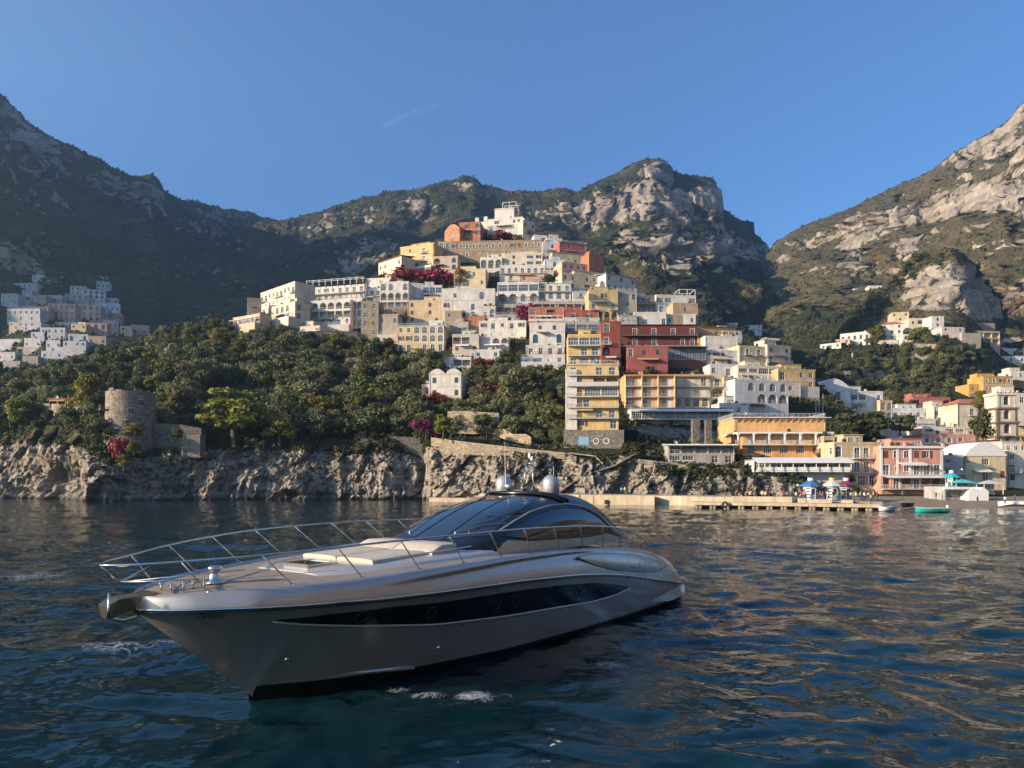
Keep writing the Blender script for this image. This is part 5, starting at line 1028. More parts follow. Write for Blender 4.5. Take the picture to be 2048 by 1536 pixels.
grove([('oak', 5), ('olive', 3)], 110, 1600, 2060, ip([(1600, 800), (1800, 830), (2060, 830)]), ip([(1600, 760), (1680, 690), (1780, 690), (2060, 690)]), (4, 8), 5.0, outcrop, {'oak': 'dark evergreen tree under the right outcrop village', 'olive': 'olive green tree under the right outcrop village'}, 'trees under the outcrop village', (), 8)
grove([('oak', 4), ('lime', 2)], 44, 1690, 2010, ip([(1690, 650), (1760, 618), (1850, 542), (1900, 524), (1950, 548), (2010, 640)]), ip([(1690, 645), (1760, 585), (1850, 512), (1950, 535), (2010, 625)]), (4, 8), 5.5, outcrop, {'oak': 'dark tree on the right rock outcrop', 'lime': 'sunlit yellow green tree on the right rock outcrop'}, 'trees on the rock outcrop', (), 9)
grove([('oak', 4), ('olive', 1)], 40, 1610, 2060, ip([(1610, 900), (1800, 900), (2060, 900)]), ip([(1610, 800), (1800, 810), (2060, 760)]), (4, 7.5), 4.5, vill, {'oak': 'dark tree in the right shore village', 'olive': 'olive tree in the right shore village'}, 'trees of the right shore village', (), 10)
grove([('bush', 1)], 60, -70, 230, lambda x: cl_top(x) + 6, lambda x: cl_top(x) - 42, (1.6, 3.0), 1.6, hill, {'bush': 'low shrub on the cliff brow left of the round tower'}, 'shrubs on the left cliff brow', [(205, 320, 770, 905)], 21)
grove([('bush', 1)], 90, 320, 860, lambda x: cl_top(x) + 4, lambda x: cl_top(x) - 22, (1.4, 2.8), 1.6, hill, {'bush': 'low shrub along the cliff edge below the grove'}, 'shrubs along the cliff edge', (), 22)
grove([('bush', 1)], 60, 1250, 1600, lambda x: cl_top(x) + 3, lambda x: cl_top(x) - 40, (1.2, 2.4), 1.6, hill, {'bush': 'low shrub on the rock below the hotels'}, 'shrubs below the hotels', (), 23)
# trees one can tell apart
for (k, x, y, hp, lb, kw) in [
    ('pine', 468, 888, 118, 'large golden green umbrella pine on the cliff edge right of the round tower', dict(wide=1.35, i=0, D=181)), ('pine', 560, 892, 70, 'lower umbrella pine right of the large golden pine', dict(wide=1.1, i=1, D=182)), ('pine', 352, 842, 72, 'rounded golden pine just right behind the round tower', dict(wide=.75, i=2)),
    ('pine', 178, 838, 92, 'tall golden pine with bare trunk left of the round tower', dict(wide=.95, i=3)), ('pine', 262, 880, 36, 'small pine leaning in front of the round tower base', dict(wide=1.5, i=0, D=169)), ('pine', 268, 908, 26, 'second small pine in front of the tower foot', dict(wide=1.3, i=1, D=169)), ('pine', 248, 940, 32, 'lowest small pine clinging to the cliff below the tower', dict(wide=1.2, i=2, D=164.5)), ('pine', 355, 880, 24, 'tiny pine over the terrace right of the tower', dict(wide=1.3, i=3, D=174)),
    ('pine', 886, 876, 50, 'small umbrella pine on the end of the cliff wall', dict(wide=1.0, i=1, D=172)), ('pine', 40, 858, 62, 'bushy pine at the left edge of the cliff', dict(wide=1.2, i=2)), ('pine', 1610, 838, 55, 'dark round pine beside the white loggia house', dict(wide=.9, i=0, D=230)),
    ('pine', 1752, 692, 44, 'tall umbrella pine with bare trunk beside the outcrop houses', dict(wide=1.1, i=1, sh=outcrop)), ('pine', 1840, 690, 36, 'wide pine right of the white tile roofed outcrop house', dict(wide=1.4, i=2, sh=outcrop)), ('oak', 1966, 880, 70, 'tall dark tree standing left in front of the church tower', dict(wide=.6, i=0, D=192)), ('pine', 1962, 826, 46, 'dark umbrella pine above the tile roofed cream house', dict(wide=.9, i=3, D=236)),
    ('oak', 1740, 866, 44, 'broad vine covered tree over the terrace above the shore houses', dict(wide=2.4, i=1, D=205)), ('oak', 1700, 862, 34, 'dark tree at the left end of the vine terrace', dict(wide=1.6, i=2, D=204)), ('oak', 1800, 868, 38, 'dark tree at the right end of the vine terrace', dict(wide=1.4, i=3, D=204)),
    ('cypress', 92, 706, 44, 'left of two dark cypresses in the shaded village', dict(i=0, sh=left_mtn)), ('cypress', 123, 708, 34, 'right of two dark cypresses in the shaded village', dict(i=1, sh=left_mtn)), ('rust', 925, 573, 36, 'rust orange autumn tree in front of the pale yellow house', dict(i=0)),
    ('olive', 1060, 792, 66, 'bright olive tree below the white lowest tier', dict(i=1, wide=.9)), ('olive', 1022, 812, 84, 'tall olive tree in the middle of the terraces', dict(i=2, wide=.7)), ('olive', 1100, 868, 60, 'tall shrub like tree beside the yellow balcony tower', dict(i=3, wide=.7)), ('lime', 960, 470, 14, 'small clipped green tree below the summit villa', dict(i=0)), ('oak', 1096, 566, 18, 'dark roof garden shrub on the white three arch house', dict(i=1, wide=1.8, D=268)), ('oak', 612, 640, 40, 'dark tree between the cream arched house and the white hotel', dict(i=0, wide=.7)), ('lime', 958, 690, 20, 'small round tree in front of the cream shuttered house', dict(i=2))]:
    tpx(k, x, y, hp, lb, **kw)
for (k, x, y, hp, lb, kw) in [('red', 830, 566, 30, 'dark red creeper mass left below the yellow villa', dict(wide=1.9, i=0)), ('red', 878, 566, 30, 'dark red creeper mass right below the yellow villa', dict(wide=1.7, i=1)), ('red', 1015, 480, 16, 'red creeper under the summit villa', dict(wide=2.0, i=2)), ('red', 972, 738, 22, 'scarlet creeper below the low white cottage', dict(wide=1.3, i=3)), ('red', 990, 790, 24, 'red bush band in the terraces right of the vaulted villa', dict(wide=2.2, i=0)), ('red', 868, 804, 22, 'red bush at the foot of the vaulted villa', dict(wide=1.5, i=1)), ('magenta', 958, 812, 20, 'pink bougainvillea below the red bush band', dict(wide=1.2, i=0)),
    ('magenta', 852, 868, 34, 'magenta bougainvillea beside the small umbrella pine', dict(wide=.9, i=1, D=176)), ('magenta', 1056, 640, 42, 'magenta bougainvillea column left of the red urn house', dict(wide=.6, i=2)), ('red', 840, 740, 16, 'small crimson bush left above the vaulted villa', dict(wide=.9, i=2)), ('red', 244, 918, 46, 'dark red ivy on the foot of the round tower', dict(wide=.5, i=3, D=170))]:
    tpx(k, x, y, hp, lb, cat='bush', **kw)

# ground cover that nobody could count
def cover(name, sh, n, size, h, mat, label, seed, keep=None, tmin=0.02):
    r = np.random.default_rng(seed); p = sh.p; nr, nc = p.shape[:2]; i = r.integers(1, nr - 1, n * 3); j = r.integers(0, nc - 1, n * 3); a, b = r.random(n * 3)[:, None], r.random(n * 3)[:, None]
    c = p[i, j] * (1 - a) * (1 - b) + p[np.minimum(i + 1, nr - 1), j] * a * (1 - b) + p[i, j + 1] * (1 - a) * b + p[np.minimum(i + 1, nr - 1), j + 1] * a * b
    ok = (sh.rk[i, j] < 0.45 + 0.25 * r.random(n * 3)) & (sh.t[i, j] > tmin); cl = fbm(c * np.array([.09, .09, .09]), 3, seed=seed); ok &= cl > -0.25
    if keep is not None: ok &= keep(1024 + F * c[:, 0] / c[:, 1], YH - F * (c[:, 2] - CAMH) / c[:, 1])
    c = c[ok][:n]; m = len(c); c = c + np.stack([0 * c[:, 0], -0.3 * h * r.random(m), h * r.random(m) ** 1.5 * (0.4 + np.clip(cl[ok][:n] + .3, 0, 1))], -1)
    nv = r.normal(size=(m, 3)) * .7 + np.array([0, -.5, .7]); nv /= np.linalg.norm(nv, axis=1, keepdims=True); v, f = leaf_quads(c, nv, size * r.uniform(.5, 1.4, m), r); me = new_mesh(name, v, f); tag(link(name, me, mat), label, 'undergrowth', kind='stuff')
cover('undergrowth', hill, 60000, .75, 1.4, F_SCRUB, 'low scrub covering the town hill between trees and houses', 1)
cover('cliff_scrub', cliff, 26000, .55, .9, F_SCRUB, 'tufts of scrub along the cliff top', 2)
def shrubs(name, sh, n, size, label, seed, mat=F_SCRUB):
    r = np.random.default_rng(seed); ico = bmesh.new(); [ico.verts.new(c) for c in ((1, 0, 0), (-.6, .8, 0), (-.6, -.8, 0), (.1, 0, .9), (.1, .1, -.8))]; ico.verts.ensure_lookup_table(); [ico.faces.new([ico.verts[i] for i in q]) for q in ((0, 1, 3), (1, 2, 3), (2, 0, 3), (1, 0, 4), (2, 1, 4), (0, 2, 4))]; ico.verts.index_update(); V = np.array([v.co[:] for v in ico.verts]); Fc = np.array([[v.index for v in f.verts] for f in ico.faces]); ico.free()
    p = sh.p; nr, nc = p.shape[:2]; i = r.integers(1, nr, n * 3); j = r.integers(0, nc, n * 3); ok = (sh.rk[i, j] < 0.30 + .3 * r.random(n * 3)) & (fbm(p[i, j] * .02, 3, seed=seed) > -.22); c = p[i, j][ok][:n]; m = len(c); s = size * r.uniform(.45, 1.25, m) * (c[:, 1] / 700.0) ** .5
    v = V[None] * s[:, None, None] * np.array([1, 1, .8]) * (1 + .35 * r.normal(size=(m, len(V), 1))) + (c + np.array([0, 0, .15]) * s[:, None] + r.normal(size=(m, 3)) * .3 * s[:, None])[:, None]
    f = Fc[None] + (np.arange(m) * len(V))[:, None, None]; me = new_mesh(name, v.reshape(-1, 3), f.reshape(-1, 3)); tag(link(name, me, mat), label, 'scrub', kind='stuff')
F_MTN = foliage('mountain_scrub', (0.016, 0.025, 0.012), (0.050, 0.056, 0.024)); F_MTR = foliage('dry_mountain_scrub', (0.030, 0.036, 0.016), (0.085, 0.082, 0.035))
shrubs('mountain_scrub_left', left_mtn, 34000, 1.5, 'dark woods and scrub on the left mountain', 1, F_MTN); shrubs('mountain_scrub_back', mid_mtn, 40000, 1.5, 'dark woods and scrub on the back mountain', 2, F_MTN)
shrubs('mountain_scrub_right', right_mtn, 26000, 1.15, 'dry scrub on the right mountain', 3, F_MTR); shrubs('mountain_scrub_outcrop', outcrop, 12000, 1.1, 'scrub on the right rock outcrop', 4, F_MTR)

# ------------------------------------------------------------------ motor yacht
def curve(pts, sig=0.35):
    a = np.array(pts, float); x = np.linspace(a[0, 0], a[-1, 0], 900); y = np.interp(x, a[:, 0], a[:, 1]); h = x[1] - x[0]; k = max(1, int(3 * sig / h)); w = np.exp(-0.5 * (np.arange(-k, k + 1) * h / sig) ** 2); w /= w.sum()
    yp = np.concatenate([2 * y[0] - y[k:0:-1], y, 2 * y[-1] - y[-2:-k - 2:-1]]); ys = np.convolve(yp, w, 'valid')
    return lambda s: np.interp(s, x, ys)
def paint(name, col, metal, rough, coat=0.6):
    m, t, b = nodes_mat(name); k = NT(t); tc = t.nodes.new('ShaderNodeTexCoord')
    fl = k.noise(tc.outputs['Object'], 900.0, 2); c = k.ramp(fl, [(0.3, tuple(x * 0.85 for x in col)), (0.7, tuple(min(1, x * 1.12) for x in col))])
    k.l(c, b.inputs['Base Color']); setp(b, Metallic=metal, Roughness=rough, Coat__Weight=coat, Coat__Roughness=0.04)
    sm = k.noise(tc.outputs['Object'], 0.8, 4); k.l(k.ramp(sm, [(0.3, rough * 0.85), (0.7, rough * 1.2)]), b.inputs['Roughness']); return m
def make_yacht():
    hullp = paint('champagne_hull_paint', (0.52, 0.445, 0.395), 0.6, 0.30, 0.6); black = paint('black_gloss', (0.006, 0.006, 0.008), 0.0, 0.22, 0.35); boot = paint('black_antifouling', (0.004, 0.004, 0.005), 0.0, 0.4, 0.1)
    steel = paint('polished_steel', (0.72, 0.66, 0.58), 1.0, 0.14, 0.0); silver = paint('silver_grp', (0.50, 0.49, 0.47), 0.55, 0.32, 0.4); gel = paint('grey_gelcoat', (0.46, 0.43, 0.40), 0.15, 0.30, 0.5)
    pad = plain('beige_sunpad', (0.50, 0.44, 0.36), 0.8); glass = paint('tinted_glass', (0.010, 0.013, 0.020), 0.0, 0.03, 1.0); beige = paint('beige_coaming', (0.50, 0.42, 0.34), 0.3, 0.28, 0.6)
    red = plain('red_light', (0.5, 0.02, 0.02), 0.3)
    mt, t, b = nodes_mat('teak_deck'); k = NT(t); tc = t.nodes.new('ShaderNodeTexCoord'); ob = tc.outputs['Object']
    sep = k.n('ShaderNodeSeparateXYZ', Vector=ob); fr = k.math('FRACT', k.math('MULTIPLY', sep.outputs['Y'], 13.0)); seam = k.ramp(fr, [(0.0, 1.0), (0.06, 1.0), (0.09, 0.0), (1.0, 0.0)])
    gr = k.noise(k.mapping(ob, (0.6, 9, 1)), 2.0, 5, 0.6); c = k.ramp(gr, [(0.3, (0.22, 0.17, 0.125)), (0.7, (0.36, 0.29, 0.22))]); k.l(k.mix(k.math('MULTIPLY', seam, 0.8), c, (0.02, 0.018, 0.016)), b.inputs['Base Color']); setp(b, Roughness=0.6)
    root = empty('motor_yacht', (YB[0], YB[1], 0.0), YTH); tag(root, 'champagne grey motor yacht with black hardtop cruising in the foreground', 'yacht')
    Lp = lambda s, w, z: (float(s), float(-w), float(z))
    zr = curve([(-2.62, 2.30), (-1.66, 2.30), (-.21, 2.26), (1.25, 2.23), (3.1, 2.19), (6.1, 2.13), (8.8, 2.0), (11, 1.80), (13, 1.51), (15.4, 1.08), (17.35, .76), (18.2, .66)])
    zd = curve([(-2.62, 2.52), (-2.0, 2.60), (-.87, 2.65), (1.3, 2.69), (2.8, 2.75), (5.6, 2.80), (8.5, 2.75), (11.1, 2.63), (12.7, 2.49), (14.2, 2.30), (15.9, 1.97), (17.0, 1.62), (17.7, 1.28), (18.2, .95)], 0.2)
    wd = curve([(-2.62, 0), (-2.45, .38), (-2.0, .88), (-1, 1.6), (0, 2.05), (1.5, 2.5), (3, 2.75), (5, 2.9), (8, 2.95), (12, 2.85), (15, 2.68), (17, 2.42), (18.2, 2.1)], 0.12)
    wr = curve([(-2.62, 0), (-2.45, .48), (-2.0, 1.05), (-1, 1.8), (0, 2.25), (1.5, 2.72), (3, 2.97), (5, 3.1), (8, 3.15), (12, 3.05), (15, 2.9), (17, 2.72), (18.2, 2.5)], 0.12)
    ww = curve([(-2.62, 0), (0, 0), (1.4, .85), (3.4, 1.75), (6.4, 2.4), (10, 2.65), (14, 2.62), (18.2, 2.42)], 0.3)
    stem = lambda s: np.where(np.asarray(s) < 0, 2.30 * np.clip(-np.asarray(s) / 2.62, 0, 1) ** 1.02, 0.0)
    def Wh(s, z):
        z0 = stem(s); tt = np.clip((z - z0) / np.maximum(zr(s) - z0, 0.02), 0, 1); p = np.interp(s, [-2.6, 0, 6, 14], [1.0, 1.15, 0.95, 0.75]); b0 = np.where(np.asarray(s) < 0.02, 0.0, ww(s))
        return b0 + (wr(s) - b0) * tt ** p
    S = np.unique(np.concatenate([-2.62 + 3.2 * np.linspace(0, 1, 44) ** 1.5, np.linspace(0.58, 18.2, 76)]))
    def strip(name, rows, mat, parent=root, both=True, smooth=True, flip=False):
        """rows: list of curves, each a list of (s, w, z); mirrored to starboard"""
        m = MB()
        for sg in ((1, -1) if both else (1,)):
            n = len(rows[0]); vs = [Lp(s, w * sg, z) for r in rows for (s, w, z) in r]; fs = []
            for i in range(len(rows) - 1):
                for j in range(n - 1):
                    q = (i * n + j, i * n + j + 1, (i + 1) * n + j + 1, (i + 1) * n + j); fs.append(q if sg * (-1 if flip else 1) > 0 else q[::-1])
            m.add(vs, fs)
        o = m.build(name, mat, parent); 
        if smooth: smooth_by_angle(o, 50)
        return o
    rows = [[(s, float(ww(s)) * 0.55 if s > 0 else 0.0, -0.7 if s > 0.6 else float(stem(s)) - max(0, min(.7, (s + .0) * 1.1)) if s > 0 else float(stem(s))) for s in S]]
    for i in range(21):
        f = i / 20; rows.append([(s, float(Wh(s, stem(s) + (zr(s) - stem(s)) * f)), float(stem(s) + (zr(s) - stem(s)) * f)) for s in S])
    hull = strip('hull', rows, hullp)
    # transom
    m = MB(); e = 18.2; a = [Lp(e, w, z) for w, z in [(-2.42, -0.3), (2.42, -0.3), (2.5, .66), (2.1, .95), (-2.1, .95), (-2.5, .66)]]; m.add(a, [(0, 1, 2, 3, 4, 5)]); m.build('transom', hullp, root)
    # shoulder (bulwark) with its long scallop
    def Sh(s, u):
        w = wd(s) + (wr(s) - wd(s)) * math.cos(u * math.pi / 2); z = zr(s) + (zd(s) - zr(s)) * math.sin(u * math.pi / 2)
        uc = np.interp(s, [1.2, 4, 7, 9.5], [0.30, 0.42, 0.55, 0.62]); amp = 0.085 * np.clip((s - 1.2) / 2.5, 0, 1) * np.clip((11.0 - s) / 2.0, 0, 1)
        x = (u - uc) / 0.26; g = math.exp(-x * x) if x < 0 else math.exp(-(x * 2.6) ** 2); w = w - amp * g
        return float(w), float(z)
    rows = [[(s, *Sh(s, i / 22)) for s in S] for i in range(23)]
    strip('bulwark', rows, hullp, hull)
    strip('toe_rail', [[(s, wd(s), zd(s)) for s in S], [(s, wd(s) - 0.05 * min(1, (s + 2.62) * 2), zd(s) + 0.015) for s in S], [(s, max(0, wd(s) - 0.10 * min(1, (s + 2.62) * 2)), zd(s) - 0.05) for s in S]], hullp, hull)
    m = MB()
    for sg in (1, -1): m.tube([Lp(s, sg * (wr(s) + .015), zr(s)) for s in S], 0.028, 6)
    m.build('rub_rail', steel, root, True)
    m = MB()
    for sg in (1, -1): m.tube([Lp(s, sg * (wr(s) + .004), zr(s) - .055) for s in S], 0.022, 6)
    m.build('rub_rail_dark_line', black, root, True)  # thin black tube drawn as a dark line below the rub rail
    Sb = np.linspace(0.02, 18.2, 70); zt_ = lambda s: np.interp(s, [0, 1, 6, 12, 18.2], [.20, .17, .17, .15, .08])
    strip('boot_stripe', [[(s, ww(s) * 0.75 + .006, -0.4) for s in Sb]] + [[(s, Wh(s, z * zt_(s)) + .007, z * zt_(s)) for s in Sb] for z in (0, .5, 1)], boot)
    # spray rail
    Sp = np.linspace(1.2, 3.4, 14); strip('spray_rail', [[(s, Wh(s, .30 - .03 * (s - 1.2)) + .002, .30 - .03 * (s - 1.2)) for s in Sp], [(s, Wh(s, .2) + .07 * math.sin((s - 1.2) / 2.2 * math.pi), .27 - .04 * (s - 1.2)) for s in Sp], [(s, Wh(s, .22) + .0, .22 - .04 * (s - 1.2)) for s in Sp]], silver, hull)
    # swim platform wing
    Sw = np.linspace(14.0, 18.35, 24); strip('swim_platform', [[(s, Wh(min(s, 18.2), .3) + -.03 + .03 * np.clip((s - 14) / 3, 0, 1), .44 + .14 * (s - 14) / 4.3 - .0) for s in Sw], [(s, Wh(min(s, 18.2), .3) + .012 + .05 * np.clip((s - 14) / 3, 0, 1), .41 + .12 * (s - 14) / 4.3) for s in Sw], [(s, Wh(min(s, 18.2), .2) + .02 + .07 * np.clip((s - 14) / 3, 0, 1), .40 - .28 * np.clip((s - 14) / 2.5, 0, 1)) for s in Sw], [(s, Wh(min(s, 18.2), .1) - .02, .40 - .30 * np.clip((s - 14) / 2.5, 0, 1)) for s in Sw]], hullp)
    m = MB(); m.box(17.9, 18.45, -2.2, 2.2, 0.12, 0.44); m.build('swim_step', mt, root)
    # deck
    Sd = S[S < 16.5]; rows = []
    for i in range(-8, 9):
        f = i / 8; rows.append([(s, (wd(s) - 0.09 * min(1, (s + 2.62) * 2)) * f, zd(s) - 0.05 + 0.05 * (1 - f * f)) for s in Sd])
    deck = strip('deck', rows, mt, both=False, flip=True)
    # coachroof and sunpads
    def slab(name, s0, s1, hw, z0, top, mat, parent=root, n=14, rnd=0.10, seg=10):
        ss = np.linspace(s0, s1, n); rows = []
        for i in range(seg + 1):
            f = -1 + 2 * i / seg; rows.append([(s, hw(s) * (abs(f) ** 0.7) * (1 if f > 0 else -1), (top(s) - rnd * 0.6 * abs(f) ** 6)) for s in ss])
        edge = lambda sg: [(s, sg * hw(s) * 1.03, z0(s)) for s in ss]
        rows = [edge(-1)] + rows + [edge(1)]; o = strip(name, rows, mat, parent, both=False, flip=True)
        for s, fl in ((s0, 1), (s1, 0)):
            m = MB(); c = [Lp(*r[0 if s == s0 else -1]) for r in rows]; m.add(c, [tuple(range(len(c))) if fl else tuple(range(len(c)))[::-1]]); m.build('end_face', mat, o)
        return o
    cr = slab('coachroof', 0.95, 6.3, lambda s: np.interp(s, [.9, 1.1, 1.8, 3.5, 6.3], [1.35, 1.5, 1.72, 2.02, 2.2]), lambda s: 2.62 + .02 * s, lambda s: np.interp(s, [.9, 1.3, 3, 6.3], [2.70, 2.77, 2.84, 2.95]), gel, rnd=0.22)
    m = MB()
    for sg in (1, -1): m.tube([Lp(s, sg * np.interp(s, [2.9, 5.6], [1.60, 1.82]), np.interp(s, [2.9, 5.6], [2.93, 3.03])) for s in np.linspace(2.9, 5.6, 8)], 0.018, 6)
    m.build('grab_rail', steel, cr)
    for sg in (1, -1):
        slab('sunpad', 2.45, 4.35, lambda s: .66, lambda s: np.interp(s, [2.4, 4.4], [2.80, 2.86]), lambda s: np.interp(s, [2.4, 4.4], [2.91, 2.97]), pad, rnd=.05)
    # the two pads made above sit on the centreline: shift them apart
    pads = [o for o in root.children if o.name.startswith('sunpad')]
    for o, sg in zip(pads, (1, -1)): o.location = (0, -0.69 * sg, 0)
    for sg in (1, -1):
        o = slab('backrest_pad', 4.38, 5.35, lambda s: .74, lambda s: 2.86, lambda s: np.interp(s, [4.38, 4.75, 5.35], [2.98, 3.14, 3.13]), pad, rnd=.06, n=8); o.location = (0, -0.76 * sg, 0)
    m = MB(); m.box(1.25, 1.95, -.42, .42, 2.74, 2.83); ht = m.build('deck_hatch', glass, root); m = MB()
    for a in ((1.21, 1.26, -.47, .47), (1.95, 2.0, -.47, .47), (1.26, 1.95, -.47, -.42), (1.26, 1.95, .42, .47)): m.box(a[0], a[1], a[2], a[3], 2.72, 2.845)
    m.build('hatch_frame', steel, ht)
    # cabin shell
    n_ = 3.2; Z0 = 2.68
    zt = curve([(4.7, 2.66), (5.2, 2.86), (5.8, 3.12), (6.6, 3.46), (7.6, 3.86), (8.6, 4.16), (9.3, 4.31), (10.2, 4.42), (11.2, 4.46), (12.1, 4.36), (12.8, 4.08), (13.35, 3.60), (13.8, 3.02), (14.1, 2.66)], 0.22)
    wb = curve([(4.7, .3), (4.95, 1.0), (5.4, 1.6), (6, 1.98), (7, 2.10), (9, 2.12), (12, 2.14), (14.5, 2.26)], 0.2)
    def Cw(s, z): r = np.clip((z - Z0) / np.maximum(zt(s) - Z0, 0.02), 0, 1); return wb(s) * (1 - r ** n_) ** (1 / n_)
    def Cz(s, w): r = np.clip(np.abs(w) / wb(s), 0, 1); return Z0 + (zt(s) - Z0) * (1 - r ** n_) ** (1 / n_)
    Sc = np.unique(np.concatenate([np.linspace(4.7, 6.5, 26), np.linspace(6.5, 14.1, 54)])); rows = []
    for i in range(41):
        ph = math.pi * i / 40; c, sn = math.cos(ph), math.sin(ph)
        rows.append([(s, wb(s) * math.copysign(abs(c) ** (2 / n_), c), Z0 + (zt(s) - Z0) * sn ** (2 / n_)) for s in Sc])
    shell = strip('hardtop', rows, black, both=False)
    def side_patch(name, lo, hi, s0, s1, mat, off, parent, n=40, k=8, ez=0.0):
        ss = np.linspace(s0, s1, n); rows = [[(s, Cw(s, lo(s) + (hi(s) - lo(s)) * f) + off, lo(s) + (hi(s) - lo(s)) * f) for s in ss] for f in np.linspace(0, 1, k)]
        return strip(name, rows, mat, parent)
    lo = curve([(6.85, 3.24), (8, 3.08), (9.6, 3.02), (11.4, 2.98), (12.3, 3.02), (12.75, 3.13)], .15); hi = curve([(6.85, 3.25), (7.6, 3.50), (8.6, 3.78), (9.6, 3.93), (10.6, 3.96), (11.5, 3.84), (12.2, 3.55), (12.75, 3.14)], .15)
    side_patch('side_panel', lambda s: 2.66 + 0 * s, lambda s: np.interp(s, [6.2, 6.9, 8, 9.6, 11.4, 12.6, 13.3, 13.9], [2.68, 3.12, 3.02, 2.97, 2.93, 2.98, 2.82, 2.68]), 6.2, 13.9, beige, .012, root)
    side_patch('side_window', lo, hi, 6.86, 12.74, glass, .022, root)
    m = MB()
    for sg in (1, -1):
        m.tube([Lp(s, sg * (Cw(s, hi(s)) + .03), hi(s)) for s in np.linspace(6.86, 12.74, 40)], .022, 6); m.tube([Lp(s, sg * (Cw(s, lo(s)) + .03), lo(s)) for s in np.linspace(6.86, 12.74, 40)], .015, 6)
    m.build('window_gasket', black, root, True)
    m = MB()
    for sg in (1, -1): m.tube([Lp(s, sg * (Cw(s, min(hi(s) + .10, zt(s) - .05)) + .012), min(hi(s) + .10, zt(s) - .05)) for s in np.linspace(6.7, 12.95, 44)], [.01] + [.034] * 42 + [.01], 6)
    m.build('window_surround', beige, root, True)
    vv = np.linspace(-1, 1, 27); rows = []
    for f in np.linspace(0, 1, 18):
        r = []
        for v in vv:
            s = (5.75 + .75 * v * v) * (1 - f) + (9.05 + .15 * v * v) * f; w = v * (1.72 * (1 - f) + 1.38 * f); r.append((s, w, float(Cz(s, w)) + .012))
        rows.append(r)
    ws = strip('windscreen', rows, glass, both=False, flip=True)
    m = MB()
    for v in (-.33, .33): m.tube([Lp((5.75 + .75 * v * v) * (1 - f) + (9.05 + .15 * v * v) * f, v * (1.72 * (1 - f) + 1.38 * f), float(Cz((5.75 + .75 * v * v) * (1 - f) + (9.05 + .15 * v * v) * f, v * (1.72 * (1 - f) + 1.38 * f))) + .018) for f in np.linspace(0, 1, 12)], .012, 4)
    m.build('windscreen_seam', black, ws)
    def onw(s, w, d=.05): return Lp(s, w, float(Cz(s, w)) + d)
    for (a, b2) in (((6.35, 1.15), (8.3, 1.55)), ((6.2, .75), (7.3, 1.72)), ((6.1, -1.0), (8.2, -1.35))):
        m = MB(); pts = [onw(a[0] + (b2[0] - a[0]) * f, a[1] + (b2[1] - a[1]) * f) for f in np.linspace(0, 1, 8)]; m.tube(pts, .013, 5); m.tube([onw(a[0] - .03, a[1], 0), onw(a[0] - .03, a[1], .09)], .035, 6)
        c = ((a[0] + b2[0]) / 2 + .5, (a[1] + b2[1]) / 2); m.tube([onw(c[0] - .55, c[1] - .35), onw(c[0] + .45, c[1] + .30)], .010, 4); m.build('wiper', iron_m if a[1] > .8 else steel, ws)
    # roof visor and gear
    m = MB(); m.tube([onw(9.75 + .55 * (w / 1.5) ** 2, w, .05) for w in np.linspace(-1.75, 1.75, 30)], [.02] + [.055] * 28 + [.02], 6); m.tube([onw(10.15 + .5 * (w / 1.5) ** 2, w, .04) for w in np.linspace(-1.7, 1.7, 30)], .045, 6); m.build('roof_visor', black, shell, True)
    for w in (-.9, -.75, .35): m = MB(); m.lathe([(0, .03), (.03, .02), (.035, 0)], Lp(9.55, w, float(Cz(9.55, w)) + .01), 8); m.build('roof_lamp', steel, shell)
    for w in (-1.02, 1.0):
        m = MB(); prof = [(.27, 0), (.295, .03), (.30, .36)] + [(.30 * math.cos(a), .36 + .30 * math.sin(a)) for a in np.linspace(.12, math.pi / 2, 9)]
        m.lathe(prof, Lp(10.75, w, float(Cz(10.75, w)) - .03), 28); m.build('satellite_dome', silver, root, True)
    zt0 = 4.42; m = MB()
    for dw in (-.17, .17): m.tube([Lp(10.6, .22 + dw * 1.1, zt0 - .02), Lp(10.55, .22 + dw, zt0 + .5), Lp(10.6, .22 + dw * .95, zt0 + 1.0)], .022, 6)
    m.tube([Lp(10.6, .06, zt0 + 1.0), Lp(10.6, .38, zt0 + 1.0)], .022, 6); m.tube([Lp(10.57, .05, zt0 + .70), Lp(10.57, .39, zt0 + .70)], .018, 6); m.tube([Lp(10.6, .24, zt0 + 1.0), Lp(10.6, .24, zt0 + 1.30)], .014, 6)
    mast = m.build('mast', steel, root, True)
    m = MB(); m.lathe([(.04, 0), (.05, .02), (.05, .13), (.03, .16)], Lp(10.6, .22, zt0 + 1.2), 10); m.lathe([(.035, 0), (.045, .02), (.045, .12), (.02, .14)], Lp(10.6, .33, zt0 + 1.1), 10); m.build('navigation_light', plain('white_plastic', (.75, .75, .73), .4), mast)
    m = MB(); m.lathe([(.0, .0), (.10, 0), (.13, .03), (.10, .06), (.0, .06)], (0, 0, 0), 16); o = m.build('horn', steel, mast); o.location = Lp(10.5, .13, zt0 + .84); o.rotation_euler = (0, R(-80), -YTH * 0.5)
    m = MB(); m.lathe([(.0, .02), (.09, .02), (.12, 0), (.14, .05), (.10, .10), (0, .16)], (0, 0, 0), 18); o = m.build('searchlight', steel, root); o.location = Lp(10.4, -.52, zt0 + .20); o.rotation_euler = (0, R(-75), R(-30))
    m = MB(); m.box(10.45, 10.75, -.02, .42, zt0 + .0, zt0 + .10); o = m.build('radar_box', iron_m, root)
    m = MB()
    for w in (-.30, -.15, 0.0): m.tube([Lp(10.4, w, zt0 + .08), Lp(10.4, w, zt0 + .30)], .008, 4)
    m.tube([Lp(10.4, -.35, zt0 + .30), Lp(10.4, .05, zt0 + .30)], .008, 4); m.build('roof_rack', steel, root)
